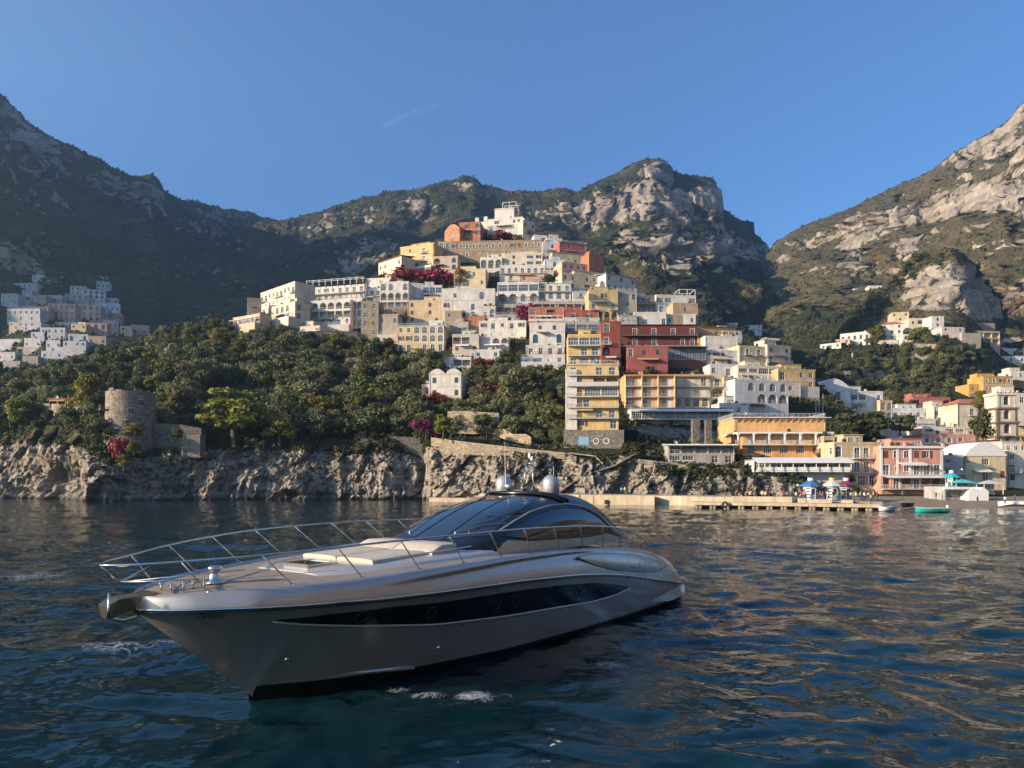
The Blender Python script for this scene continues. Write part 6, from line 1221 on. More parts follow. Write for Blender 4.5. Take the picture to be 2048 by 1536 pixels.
    m = MB(); m.tube([Lp(10.5, -.72, zt0 - .05), Lp(10.42, -.70, zt0 + 1.0), Lp(10.35, -.66, zt0 + 1.75)], [.016, .010, .005], 6); m.build('whip_antenna', plain('white_plastic', (.75, .75, .73), .4), root)
    m = MB(); m.box(12.05, 12.15, -1.42, -1.34, 4.0, 4.08); m.build('port_light', red, root)
    # ensign
    m = MB(); m.tube([Lp(11.6, .55, 4.35), Lp(11.6, .55, 5.3)], .012, 5); fs_ = m.build('flag_staff', steel, root)
    for nm, zz, cl in (('flag_band', 5.02, (.03, .09, .03)), ('flag_band', 4.87, (.6, .25, .03)), ('flag_band', 4.72, (.5, .03, .02))):
        m = MB(); kx = 6
        for j in range(kx):
            f0, f1 = j / kx, (j + 1) / kx; p = lambda f, z: (11.6 + .22 * f, -.55 - .03 * math.sin(f * 7), z - .12 * f)
            m.quad(p(f0, zz), p(f1, zz), p(f1, zz + .15), p(f0, zz + .15))
        m.build(nm, plain('flag_%d' % int(zz * 100), cl, .8), fs_)
    # hull window
    wt = curve([(-.49, 1.93), (.11, 1.945), (1.86, 1.97), (3.5, 1.90), (5.8, 1.87), (8.2, 1.77), (10.2, 1.60), (11.9, 1.33), (12.75, 1.12)], .2); wl = curve([(-.49, 1.92), (.11, 1.78), (1.2, 1.61), (3.5, 1.32), (5.8, 1.19), (8.2, 1.10), (10.2, 1.0), (11.6, 1.0), (12.75, 1.11)], .2)
    ss = np.linspace(-.49, 12.75, 90); rows = [[(s, Wh(s, wl(s) + (wt(s) - wl(s)) * f) + .012, wl(s) + (wt(s) - wl(s)) * f) for s in ss] for f in np.linspace(0, 1, 9)]
    hw = strip('hull_window', rows, paint('hull_window_black', (.004, .004, .005), 0.0, .12, .15))
    m = MB()
    for sg in (1, -1): m.tube([Lp(s, sg * (Wh(s, wl(s) - .02) + .012), wl(s) - .02) for s in ss], [.012] + [.03] * 88 + [.05], 6)
    m.build('window_trim', silver, hw, True)
    for s in (1.3, 3.15, 5.4, 6.2, 7.1, 9.2, 10.35):
        zc = .55 * float(wt(s)) + .45 * float(wl(s)); r = .13
        for sg in (1, -1):
            m = MB(); m.tube([Lp(s + r * math.cos(a), sg * (Wh(s + r * math.cos(a), zc + r * 1.1 * math.sin(a)) + .02), zc + r * 1.1 * math.sin(a)) for a in np.linspace(0, 2 * math.pi, 21)], .016, 6); m.build('porthole', boot, hw, True)
    # shoulder blister
    def shoulder_at(s, z): u = math.asin(min(1, max(0, (z - zr(s)) / max(.02, zd(s) - zr(s))))) * 2 / math.pi; return wd(s) + (wr(s) - wd(s)) * math.cos(u * math.pi / 2)
    bt = curve([(9.1, 2.50), (10, 2.53), (11, 2.46), (13, 2.25), (14.5, 1.97), (16.0, 1.56)], .2); bb = curve([(9.1, 2.49), (10.2, 2.16), (11.2, 1.93), (12.3, 1.76), (14.0, 1.53), (15.3, 1.44), (16.0, 1.55)], .2)
    ss = np.linspace(9.1, 16.0, 50); rows = [[(s, shoulder_at(s, bb(s) + (bt(s) - bb(s)) * f) + .03 + .045 * math.sin(f * math.pi) * math.sin((s - 9.1) / 6.9 * math.pi), bb(s) + (bt(s) - bb(s)) * f) for s in ss] for f in np.linspace(0, 1, 10)]
    bl = strip('side_blister', rows, hullp); m = MB()
    for sg in (1, -1):
        for cv in (bt, bb): m.tube([Lp(s, sg * (shoulder_at(s, cv(s)) + .012), cv(s)) for s in ss], .022, 6)
    m.build('blister_seam', black, bl, True)
    # lettering
    def text(body, s0, width, z, wf, mat, name, shear=0.0, parent=root, off=.008, slope=0.0, vs=0.9, lean=0.0):
        cu = bpy.data.curves.new(name, 'FONT'); cu.body = body; cu.size = 1.0; cu.shear = shear; ob = bpy.data.objects.new(name, cu); COL.objects.link(ob); bpy.context.view_layer.update()
        me = bpy.data.meshes.new_from_object(ob.evaluated_get(bpy.context.evaluated_depsgraph_get())); bpy.data.objects.remove(ob); bpy.data.curves.remove(cu)
        xs = [v.co.x for v in me.vertices]; k = width / (max(xs) - min(xs)); x0 = min(xs)
        for v in me.vertices: s = s0 + (v.co.x - x0) * k; zz = z + v.co.y * k * vs + slope * (s - s0); s -= lean * v.co.y * k * vs; v.co = Lp(s, wf(s, zz) + off, zz)
        return link(name, me, mat, parent)
    text('G810929', -1.72, .37, 2.055, lambda s, z: float(Wh(s, z)), boot, 'registration_number', off=.012, slope=-.055, vs=2.0, lean=.6)
    text("63' Vertigo", 13.3, 1.25, 1.86, lambda s, z: float(shoulder_at(s, z)), silver, 'model_script', .35, bl, .085, -.10)
    for (s, z) in ((.32, .86), (3.9, .62)): m = MB(); m.lathe([(0, .04), (.04, .03), (.05, 0)], (0, 0, 0), 10); o = m.build('through_hull_fitting', steel, hull); o.location = Lp(s, Wh(s, z), z); o.rotation_euler = (R(90), 0, 0)
    # rails
    rp = [(-3.2, 0, 3.22), (-3.12, .28, 3.22), (-2.85, .60, 3.23), (-2.18, .98, 3.26), (-1.16, 1.75, 3.32), (.1, 2.33, 3.40), (1.66, 2.78, 3.48), (3.06, 3.0, 3.51), (4.76, 3.13, 3.53), (6.2, 3.17, 3.53), (8.9, 3.18, 3.47), (10.9, 3.13, 3.35), (12.1, 3.08, 3.20), (13.0, 3.03, 2.98), (13.8, 2.97, 2.70), (14.5, 2.90, 2.40), (15.2, 2.80, 2.08)]
    ra = np.array(rp); L_ = np.concatenate([[0], np.cumsum(np.linalg.norm(np.diff(ra, axis=0), axis=1))]); rc = [curve(list(zip(L_, ra[:, i])), .35) for i in range(3)]; LL = np.linspace(0, L_[-1], 90)
    def rail(d): return float(rc[0](d)), max(0.0, float(rc[1](d))), float(rc[2](d))
    m = MB(); pts = [Lp(rail(d)[0], rail(d)[1] if d > 0 else 0, rail(d)[2]) for d in LL]; mir = [(p[0], -p[1], p[2]) for p in pts[::-1]]; m.tube(mir[:-1] + pts, .024, 8); hr = m.build('handrail', steel, root, True)
    ds = np.interp([-2.15, -.92, .50, 1.97, 3.38, 4.80, 6.22, 7.65, 9.1, 10.5, 11.8, 12.9, 13.75], [float(rc[0](d)) for d in LL], LL); bs = [-1.62, -.2, 1.27, 2.77, 4.2, 5.65, 7.05, 8.45, 9.8, 11.15, 12.35, 13.2, 13.9]
    for d, sb in zip(ds, bs):
        for sg in (1, -1):
            r = rail(d); m = MB(); m.tube([Lp(sb, sg * (wd(sb) - .05), zd(sb) - .03), Lp(r[0], sg * r[1], r[2])], .016, 6); m.lathe([(.05, 0), (.05, .02), (.02, .03)], Lp(sb, sg * (wd(sb) - .05), zd(sb) - .0), 8); m.build('stanchion', steel, root, True)
    m = MB(); m.tube([Lp(-3.2, 0, 3.22), Lp(-2.85, 0, 2.86)], .014, 6)
    for sg in (1, -1): m.tube([Lp(-2.85, 0, 2.86), Lp(-2.3, sg * .6, 2.87), Lp(-1.80, sg * 1.10, 2.89)], .014, 6); m.tube([Lp(-2.85, 0, 2.86), Lp(-1.15, sg * 1.62, 3.05)], .012, 6)
    m.build('pulpit_brace', steel, root, True)
    m = MB(); m.tube([Lp(-2.85, .0, 2.86), Lp(-1.0, .9, 2.78), Lp(1.2, 1.55, 2.80)], .006, 4); m.build('safety_wire', steel, root)
    # anchor gear
    m = MB(); rows_ = []
    m.add([Lp(s, w, z) for s, w, z in [(-2.2, -.20, 2.60), (-2.2, .20, 2.60), (-2.95, .24, 2.56), (-2.95, -.24, 2.56), (-3.16, -.18, 2.44), (-3.16, .18, 2.44), (-3.10, .16, 2.18), (-3.10, -.16, 2.18), (-2.6, -.10, 2.22), (-2.6, .10, 2.22), (-2.2, -.2, 2.5), (-2.2, .2, 2.5)]],
          [(0, 1, 2, 3), (3, 2, 5, 4), (4, 5, 6, 7), (7, 6, 9, 8), (8, 9, 11, 10), (1, 11, 9, 6, 5, 2), (0, 3, 4, 7, 8, 10)]); m.build('anchor_roller', paint('brown_reflection_steel', (.60, .47, .30), 1.0, .28, 0), root)  # polished steel with its brown reflection put into the base colour
    m = MB(); m.tube([Lp(-3.1, .1, 2.22), Lp(-2.85, .16, 2.13), Lp(-2.6, .14, 2.16), Lp(-2.35, .12, 2.30)], [.03, .04, .04, .03], 8); m.tube([Lp(-3.12, .19, 2.70), Lp(-3.12, .19, 2.42), Lp(-3.14, .2, 2.2)], [.02, .03, .03], 8); m.build('anchor', steel, root, True)
    m = MB(); m.lathe([(.20, 0), (.20, .03), (.13, .05), (.12, .14), (.10, .18), (.11, .26), (.15, .29), (.15, .33), (.12, .36), (0, .37)], Lp(-1.0, .25, 2.66), 22); m.build('windlass', steel, root, True)
    for (s, w) in ((-1.95, .25), (-1.85, .55), (-1.6, .45), (-1.45, .62), (-2.05, .05), (-1.9, -.3)):
        m = MB(); h = .16 if s > -1.9 else .10; m.tube([Lp(s, w, 2.60), Lp(s, w, 2.66 + h)], .022, 8); m.tube([Lp(s - .09, w, 2.64 + h * .7), Lp(s + .09, w, 2.64 + h * .7)], .012, 6); m.build('cleat', steel, root, True)
    m = MB()
    for i in range(14): s = -2.0 + i * .065; m.lathe([(.03, -.008), (.036, 0), (.03, .008)], Lp(s, .3 + .02 * (i % 2), 2.665), 8)
    m.build('anchor_chain', steel, root)
    m = MB(); m.add([Lp(-.9, -.35, 2.69), Lp(-.2, -.55, 2.70), Lp(-.2, -.50, 2.70), Lp(-.9, -.28, 2.69), Lp(-.7, .5, 2.69), Lp(.2, 1.0, 2.70), Lp(.2, 1.08, 2.70), Lp(-.7, .56, 2.69)], [(0, 1, 2, 3), (4, 5, 6, 7)]); m.build('deck_mark', plain('cream_mark', (.6, .52, .38), .6), root)
    m = MB()
    for j in range(3): m.tube([Lp(14.0, .6 + j * .5, 2.55), Lp(14.6, .75 + j * .5, 2.5)], .03, 6)
    m.tube([Lp(13.9, 1.9, 2.62), Lp(15.2, 1.75, 2.40)], .03, 6); m.build('stern_rail', steel, root)
    return root
make_yacht()

# ------------------------------------------------------------------ shore: tower, walls, pier, kiosks, boats, people
conc = stucco((0.50, 0.42, 0.30), 0.6, 'quay_stone'); wood_m = plain('weathered_wood', (0.30, 0.22, 0.13), 0.85); path_m = stucco((0.52, 0.46, 0.38), 0.5, 'path_stone')
def round_tower():
    D = 178.5; c = P(262, 905, D); z1 = P(262, 786, D)[2]; h = z1 - c[2]; r = empty('round_tower', c); tag(r, 'round grey stone watchtower with battered base on the cliff', 'tower')
    m = MB(); prof = [(6.9, -6), (6.5, 0), (6.2, h * .2), (5.75, h * .5), (5.6, h * .9), (5.6, h), (5.0, h), (5.0, h - .8), (0, h - .8)]; m.lathe(prof, (0, 0, 0), 48); m.build('shaft', masonry('tower_stone', (0.33, 0.28, 0.22), 1.7, .45), r)
    for k in (1, 4, 8, 9, 11, 12, 14):
        a = 2 * math.pi * k / 16; m = MB(); w = .55
        for i in range(3):
            a0, a1 = a - .14 + .093 * i, a - .14 + .093 * (i + 1); m.add([(q * math.cos(t), q * math.sin(t), z) for t in (a0, a1) for q in (5.05, 5.6) for z in (h + .002, h + .25 + .2 * (k % 3))], [(0, 1, 3, 2), (4, 6, 7, 5), (0, 4, 5, 1), (2, 3, 7, 6), (1, 5, 7, 3)])
        m.build('merlon', MATS['tower_stone'], r)
    for (ax, fz, w, hh) in [(-128, .38, .9, 1.9), (-112, .36, .9, 1.9), (-140, .18, .7, 1.3), (-62, .62, .9, 1.3), (-75, .38, .8, 2.0), (-48, .36, .7, 1.6), (-40, .76, .7, 1.5), (-120, .18, .7, 1.2)]:
        a = R(ax); rr = float(np.interp(fz, [0, .2, .5, .9], [6.5, 6.2, 5.75, 5.6])); m = MB(); m.box(-w / 2, w / 2, -.06, .3, 0, hh); o = m.build('window', plain('tower_window', (.05, .05, .055), .2), r); o.location = (rr * math.cos(a), rr * math.sin(a), h * fz); o.rotation_euler = (0, 0, a + math.pi / 2)
        m = MB(); m.box(-w / 2 - .15, w / 2 + .15, -.12, .1, hh, hh + .2); m.box(-w / 2 - .15, w / 2 + .15, -.14, .1, -.15, 0); m.box(-.04, .04, -.09, -.06, 0, hh); m.build('window_frame', cream_trim, o)
    m = MB(); m.box(-2.1, 2.1, -1.2, .4, -.15, 0); o = m.build('balcony', wood_m, r); a = R(-145); o.location = (5.7 * math.cos(a), 5.7 * math.sin(a), h * .70); o.rotation_euler = (0, 0, a + math.pi / 2)
    me = rail_mesh(4.2, 1.15, 0.95); 
    if not me.materials: me.materials.append(wood_m)
    link('railing', me, None, o, loc=(-2.1, 0, 0))
round_tower()
def wall_along(name, label, pts, th, mat, cat='wall', cap=None):
    """a standing wall along photo points (x, y_top, y_bottom, depth)"""
    r = empty(name, P(pts[0][0], pts[0][2], pts[0][3])); tag(r, label, cat); o = Vector(r.location); m = MB(); n = len(pts)
    for i in range(n - 1):
        a, b = pts[i], pts[i + 1]; A0, A1, B0, B1 = [Vector(P(q[0], q[k], q[3])) - o for q in (a, b) for k in (2, 1)]; d = Vector((0, th, 0))
        m.add([A0, B0, B1, A1, A0 + d, B0 + d, B1 + d, A1 + d], [(0, 1, 2, 3), (3, 2, 6, 7), (5, 4, 7, 6), (1, 5, 6, 2), (4, 0, 3, 7)])
    m.build('wall_body', mat, r)
    if cap:
        m = MB()
        for i in range(n - 1):
            a, b = pts[i], pts[i + 1]; A, B = [Vector(P(q[0], q[1], q[3])) - o for q in (a, b)]; d0 = Vector((0, -.12, .01)); d1 = Vector((0, th + .1, .01)); u = Vector((0, 0, .15)); m.add([A + d0, B + d0, B + d1, A + d1, A + d0 + u, B + d0 + u, B + d1 + u, A + d1 + u], [(0, 1, 5, 4), (1, 2, 6, 5), (2, 3, 7, 6), (3, 0, 4, 7), (4, 5, 6, 7)])
        m.build('coping', cap, r)
    return r
ctd = lambda x: float(np.interp(x, [q[0] for q in cliff_top], [q[2] for q in cliff_top]))
lit_stone = masonry('sunlit_rubble_stone', (0.40, 0.33, 0.24), 1.6, .4)  # paler, warmer copy of the rubble stone with sunlight put into its colour
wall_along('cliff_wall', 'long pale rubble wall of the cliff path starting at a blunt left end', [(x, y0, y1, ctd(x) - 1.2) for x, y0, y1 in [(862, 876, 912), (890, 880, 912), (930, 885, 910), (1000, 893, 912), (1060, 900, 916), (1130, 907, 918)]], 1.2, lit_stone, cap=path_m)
wall_along('cliff_wall', 'shaded rubble wall left of the blunt end of the cliff path', [(x, y0, y1, ctd(x) - 1.5) for x, y0, y1 in [(720, 876, 886), (780, 872, 890), (846, 876, 915)]], 1.2, stone_dark)  # the shade on this stretch is put into the darker stone colour
wall_along('retaining_wall', 'rough stone retaining wall on the terraces above the cliff path', [(x, y0, y1, hill.D(x, y1) - 1.2) for x, y0, y1 in [(895, 822, 866), (940, 822, 868), (998, 826, 868)]], 1.2, lit_stone)
wall_along('stair_wall', 'sloping stone stair wall beside the retaining wall', [(x, y0, y1, hill.D(x, y1) - 1.6) for x, y0, y1 in [(998, 852, 874), (1025, 868, 884), (1052, 868, 888), (1062, 874, 890)]], 1.0, lit_stone)
wall_along('retaining_wall', 'long grey retaining wall under the sunny garden terrace', [(x, y0, y1, hill.D(x, y1) - 2.2) for x, y0, y1 in [(302, 697, 716), (360, 696, 712), (430, 694, 710), (520, 690, 704)]], 1.2, stone_wall, cap=path_m)
wall_along('retaining_wall', 'low stone terrace wall under the white hotel garden', [(x, y0, y1, hill.D(x, y1) - 1.5) for x, y0, y1 in [(590, 664, 682), (660, 662, 680), (715, 664, 678)]], 1.0, stone_wall, cap=path_m)
wall_along('retaining_wall', 'stone wall fragment in the middle of the grove', [(x, y0, y1, hill.D(x, y1) - 2.5) for x, y0, y1 in [(690, 716, 742), (752, 712, 738)]], 1.0, stone_wall)
wall_along('terrace_wall', 'sunlit terrace wall left of the round tower', [(x, y0, y1, hill.D(x, y1) - 2.0) for x, y0, y1 in [(76, 806, 830), (110, 808, 832), (180, 812, 832)]], 1.0, lit_stone)
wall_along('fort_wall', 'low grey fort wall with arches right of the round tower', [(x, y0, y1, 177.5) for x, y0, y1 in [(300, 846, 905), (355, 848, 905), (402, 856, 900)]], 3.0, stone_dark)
wall_along('fort_wall', 'square stone bastion at the right end of the fort wall', [(x, y0, y1, 173.5) for x, y0, y1 in [(362, 870, 915), (400, 870, 915)]], 3.0, stone_wall)
wall_along('concrete_pier', 'left grey concrete pillar under the terrace restaurant', [(1386, 838, 900, 166), (1400, 838, 900, 166)], 2.0, stone_dark); wall_along('concrete_pier', 'right grey concrete pillar under the terrace restaurant', [(1412, 840, 905, 165), (1424, 840, 905, 165)], 2.0, stone_dark)
wall_along('path_wall', 'thin path wall running along the cliff below the orange hotel', [(x, y0, y1, ctd(x) - 1.0) for x, y0, y1 in [(1262, 916, 924), (1330, 924, 934), (1400, 932, 942), (1480, 938, 950)]], .6, stone_wall)
for i, (pts, lb) in enumerate([([(1118, 985), (1150, 962), (1188, 944)], 'lower flight of pale steps climbing the cliff'), ([(1188, 944), (1232, 930), (1270, 908)], 'upper flight of pale steps climbing the cliff'), ([(1188, 946), (1190, 968), (1150, 970)], 'short side flight of steps on the cliff'), ([(1140, 906), (1190, 912), (1206, 928)], 'steps dropping from the cliff path')]):
    wall_along('cliff_steps', lb, [(x, y - 1.2, y + 1.4, float(np.interp(x, cw[:, 0], cw[:, 1])) + 0.07 * (1000 - y) - 2.4) for x, y in pts], 3.0, lit_stone, 'steps')
w = H('rustic open pavilion with a pale oven dome on the terrace left of the tower', 98, 148, 798, 818, 6, (.45, .3, .2), ['RRR'], sh=hill, D=hill.D(120, 830) - 1, dp=5, ext=1, par=0, clutter=False, name='pavilion', cat='pavilion', roofmat=tile_m)

def quay():
    def prism_px(name, pts, z0, z1, depth, mat, parent=None):
        A = [((x - 1024) / F * d, d) for x, d in pts]; B = [(x, y + depth) for x, y in A[::-1]]; m = MB(); m.prism(A + B, z0, z1); return m.build(name, mat, parent)
    r = empty('stone_quay', (0, 140, 0)); tag(r, 'sunlit stone quay wall at the foot of the cliff', 'quay')
    parts = [prism_px('low_ledge', [(858, 164), (960, 158)], -1, .75, 8, conc), prism_px('quay_wall', [(960, 157), (1120, 146), (1309, 137)], -1, 1.85, 12, conc), prism_px('quay_wall', [(1309, 141), (1400, 133), (1500, 128)], -1, 1.75, 14, conc)]
    for i in range(7):
        f = i / 6; x = 1130 + 170 * f; d = 145.2 - 7.6 * f; m = MB(); X = (x - 1024) / F * d; m.box(X - .05, X + .05, d - .05, d + .3, -.5, 1.84); parts.append(m.build('joint_rib', stucco((.34, .28, .2), .6), None))
    m = MB(); X = (1212 - 1024) / F * 141.5; m.box(X - .3, X + .3, 140.9, 141.6, .1, .9); parts.append(m.build('drain_shade_block', iron_m))  # solid dark block standing in for the shade inside a drain
    for o in parts: o.parent = r; o.location = (0, -140, 0)
    r2 = empty('landing_stage', (40, 120, 0)); tag(r2, 'long low landing stage on paired piles in front of the kiosks', 'pier'); fr = lambda x: float(np.interp(x, [1390, 1760], [126, 113.5])); parts = []
    for i in range(13):
        x0 = 1390 + 370 * i / 13; x1 = 1390 + 370 * (i + 1) / 13 - .6; parts.append(prism_px('deck_slab', [(x0, fr(x0)), (x1, fr(x1))], .42, .95, 4.0, conc))
        for k in (0, 7):
            x = x0 + 4 + k; d = fr(x) + .35; X = (x - 1024) / F * d; m = MB(); m.box(X - .16, X + .16, d, d + .35, -1.2, .419); parts.append(m.build('pile', conc))
    m = MB(); X0 = (1400 - 1024) / F * 128; m.add([((x - 1024) / F * (fr(x) + 3), fr(x) + 3, z) for x in (1390, 1762) for z in (-1.0, .415)], [(0, 2, 3, 1)]); parts.append(m.build('back_wall', stone_dark))
    for (a, b, t) in [(1466, 1584, 1.95), (1600, 1612, 1.7), (1614, 1664, 1.55), (1690, 1706, 1.5)]: parts.append(prism_px('parapet', [(a, fr(a) + 3.2), (b, fr(b) + 3.2)], .951, t, .6 if b - a > 20 else 1.4, conc))
    for o in parts: o.parent = r2; o.location = (-40, -120, 0)
    m = MB(); X = (1449 - 1024) / F * 123.6; m.lathe([(.25, -.16), (.55, -.18), (.6, 0), (.55, .18), (.25, .16), (.25, -.16)], (0, 0, 0), 20); o = m.build('tyre_fender', iron_m); o.rotation_euler = (R(90), 0, 0); o.location = (X, 123.3, .55); tag(o, 'black tyre fender hanging on the landing stage', 'tyre')
    pts = [(1500, 129), (1600, 124), (1700, 120), (1765, 118)]; o = prism_px('promenade', pts, -1, 1.25, 34, stucco((.30, .27, .23), .5, 'promenade_paving')); tag(o, kind='structure')
quay()
def kiosk(x, D, zb, col1, col2, roofc, topc, label, w=2.5, h=2.5):
    X = (x - 1024) / F * D; r = empty('kiosk', (X, D, zb)); tag(r, label, 'kiosk', 'ticket kiosks on the quay'); n = 8; R0 = w / 2
    ring = lambda q, z, o=math.pi / 8: [(q * math.cos(2 * math.pi * i / n + o), q * math.sin(2 * math.pi * i / n + o), z) for i in range(n)]
    for i in range(n):
        a, b = ring(R0, 0)[i], ring(R0, 0)[(i + 1) % n]; m = MB(); m.quad(a, b, (b[0], b[1], h), (a[0], a[1], h)); pn = m.build('wall_panel', col1, r)
        m = MB(); c = ((a[0] + b[0]) / 2 * 1.01, (a[1] + b[1]) / 2 * 1.01); tx, ty = (b[0] - a[0]), (b[1] - a[1])
        if i in (4, 6): 
            for k in range(4): z = .25 + k * .55; m.quad((c[0] - tx * .42, c[1] - ty * .42, z), (c[0] + tx * .42, c[1] + ty * .42, z), (c[0] + tx * .42, c[1] + ty * .42, z + .26), (c[0] - tx * .42, c[1] - ty * .42, z + .26))
        else: m.quad((c[0] - tx * .33, c[1] - ty * .33, .9), (c[0] + tx * .33, c[1] + ty * .33, .9), (c[0] + tx * .33, c[1] + ty * .33, 2.0), (c[0] - tx * .33, c[1] - ty * .33, 2.0))
        m.build('stripe' if i in (4, 6) else 'serving_hatch', col2, pn)
    m = MB(); v = ring(R0 * 1.55, h - .05) + ring(R0 * 1.55, h + .08) + ring(R0 * .42, h + 1.0); m.add(v, [(i, (i + 1) % n, n + (i + 1) % n, n + i) for i in range(n)] + [(n + i, n + (i + 1) % n, 2 * n + (i + 1) % n, 2 * n + i) for i in range(n)] + [tuple(range(n - 1, -1, -1))]); rf = m.build('roof', roofc, r)
    m = MB(); v = ring(R0 * .40, h + .95) + ring(R0 * .40, h + 1.5); m.add(v, [(i, (i + 1) % n, n + (i + 1) % n, n + i) for i in range(n)] + [tuple(range(n, 2 * n))]); m.build('lantern', topc, rf)
wht = plain('kiosk_white', (.72, .72, .70), .5); blu = plain('kiosk_blue', (.03, .16, .36), .5); dk = plain('kiosk_dark', (.03, .03, .035), .5); ylw = plain('kiosk_yellow', (.72, .52, .04), .5); mar = plain('kiosk_maroon', (.20, .03, .05), .5); grr = plain('kiosk_grey', (.50, .52, .52), .5)
kiosk(1621, 131, 1.25, wht, dk, blu, wht, 'white ticket kiosk with black stripes and a blue roof on the quay'); kiosk(1664, 131, 1.25, grr, dk, grr, ylw, 'grey ticket kiosk with a pale roof and yellow top on the quay'); kiosk(1692, 135, 1.25, grr, dk, mar, wht, 'ticket kiosk with a maroon roof and white top on the quay'); kiosk(1903, 150, 3.4, wht, dk, plain('kiosk_turquoise', (.03, .35, .42), .5), wht, 'small white kiosk with a turquoise roof behind the beach', 2.2, 2.0)
# people
def person_mesh(seed, pose, shirt, trousers):
    me = bpy.data.meshes.new('body'); j = {'pelvis': (0, 0, .95), 'chest': (0, 0, 1.28), 'neck': (0, 0, 1.47), 'head': (0, -.02, 1.60), 'crown': (0, 0, 1.72)}
    st = {'stand': 0.0, 'walk': .28, 'lean': .12}[pose]; E = []; V = []; Rr = []
    def add(p, r): V.append(p); Rr.append(r); return len(V) - 1
    pe = add((0, 0, .95), .135); ch = add((0, 0, 1.25), .145); ne = add((0, -.01, 1.45), .055); he = add((0, -.03, 1.57), .085); cr = add((0, -.02, 1.68), .07); E += [(pe, ch), (ch, ne), (ne, he), (he, cr)]
    for s in (-1, 1):
        hp = add((s * .09, 0, .88), .095); kn = add((s * .10, -s * st * .5 - .02, .48), .062); an = add((s * .10, s * -st * .6 + (.08 if st else 0), .08), .04); ft = add((s * .11, s * -st * .6 - .14 + (.08 if st else 0), .03), .035); E += [(pe, hp), (hp, kn), (kn, an), (an, ft)]
        sh = add((s * .18, 0, 1.38), .06); el = add((s * .24, s * st * .4 + .02, 1.12), .042); ha = add((s * .22, s * st * .7 - .10, .90), .034); E += [(ch, sh), (sh, el), (el, ha)]
    me.from_pydata(V, E, []); o = bpy.data.objects.new('tmp', me); COL.objects.link(o); md = o.modifiers.new('skin', 'SKIN'); sd = me.skin_vertices[0].data
    for i, r in enumerate(Rr): sd[i].radius = (r, r)
    sd[0].use_root = True; o.modifiers.new('sub', 'SUBSURF').levels = 1; bpy.context.view_layer.update(); me2 = bpy.data.meshes.new_from_object(o.evaluated_get(bpy.context.evaluated_depsgraph_get())); bpy.data.objects.remove(o)
    for c in (plain('skin', (.42, .26, .18), .6), plain('hair_%d' % (seed % 3), [(.03, .02, .015), (.10, .06, .03), (.02, .02, .02)][seed % 3], .7), shirt, trousers): me2.materials.append(c)
    for p in me2.polygons:
        z = p.center.z; x = abs(p.center.x); p.material_index = 1 if (z > 1.60 or (z > 1.52 and p.center.y > .0)) else 0 if z > 1.44 or (x > .19 and z < 1.08) else 2 if z > .96 else 3; p.use_smooth = True
    me2.name = 'person_body'; return me2
cl = [(.5, .5, .48), (.03, .03, .035), (.04, .08, .20), (.35, .05, .05), (.30, .24, .16), (.10, .16, .12), (.55, .42, .30), (.45, .10, .22), (.08, .09, .11), (.6, .55, .2)]
PM = []
for i in range(12): PM.append(person_mesh(i, ['stand', 'walk', 'lean'][i % 3], plain('shirt_%d' % (i % 10), cl[i % 10], .8), plain('trousers_%d' % (i % 4), [(.03, .035, .05), (.12, .11, .10), (.02, .02, .02), (.07, .09, .16)][i % 4], .8)))
def person(X, Y, z, label, group=None, i=None, rz=None):
    o = link('person', PM[random.randrange(12) if i is None else i], None, loc=(X, Y, z), rz=random.uniform(0, 6.28) if rz is None else rz); s = random.uniform(.92, 1.06); o.scale = (s, s, s); tag(o, label, 'person', group); return o
rp_ = random.Random(12); cnt = 0
CN = ['white', 'black', 'navy', 'red', 'beige', 'dark green', 'tan', 'pink', 'charcoal', 'yellow']
for (a, b, n, d0, d1, wh) in [(1472, 1528, 18, 126, 133, 'at the left end of the quay crowd'), (1528, 1585, 18, 126, 133, 'in the quay crowd behind the long parapet'), (1586, 1612, 8, 124, 132, 'left of the blue roofed kiosk'), (1640, 1700, 12, 122, 127, 'in front of the yellow topped kiosk'), (1700, 1768, 16, 118.5, 130, 'at the right end of the quay crowd')]:
    for _ in range(n):
        x = rp_.uniform(a, b); d = rp_.uniform(d0, d1); i = rp_.randrange(12); person((x - 1024) / F * d, d, 1.25, 'person in a %s top %s %s' % (CN[i % 10], ['standing', 'walking', 'leaning'][i % 3], wh), 'crowd waiting on the quay', i)
for x, d, z, i, lb in [(1243, 145, 1.85, 0, 'left of two people standing together on the sunlit quay'), (1250, 145, 1.85, 9, 'right of two people standing together on the sunlit quay'), (1318, 143, 1.8, 7, 'person in pink walking on the shaded part of the quay'), (1955, 124, .45, 1, 'person in black walking along the beach'), (2010, 125, .5, 0, 'person in white at the right end of the beach'), (2030, 128, .6, 2, 'person in blue among the beached boats'), (1742, 114.6, .95, 4, 'person at the very end of the landing stage'), (1872, 140, 1.0, 5, 'person standing below the salmon pink house'), (1805, 138, 1.2, 8, 'person by the arched doors under the salmon house')]:
    person((x - 1024) / F * d, d, z, lb, i=i)
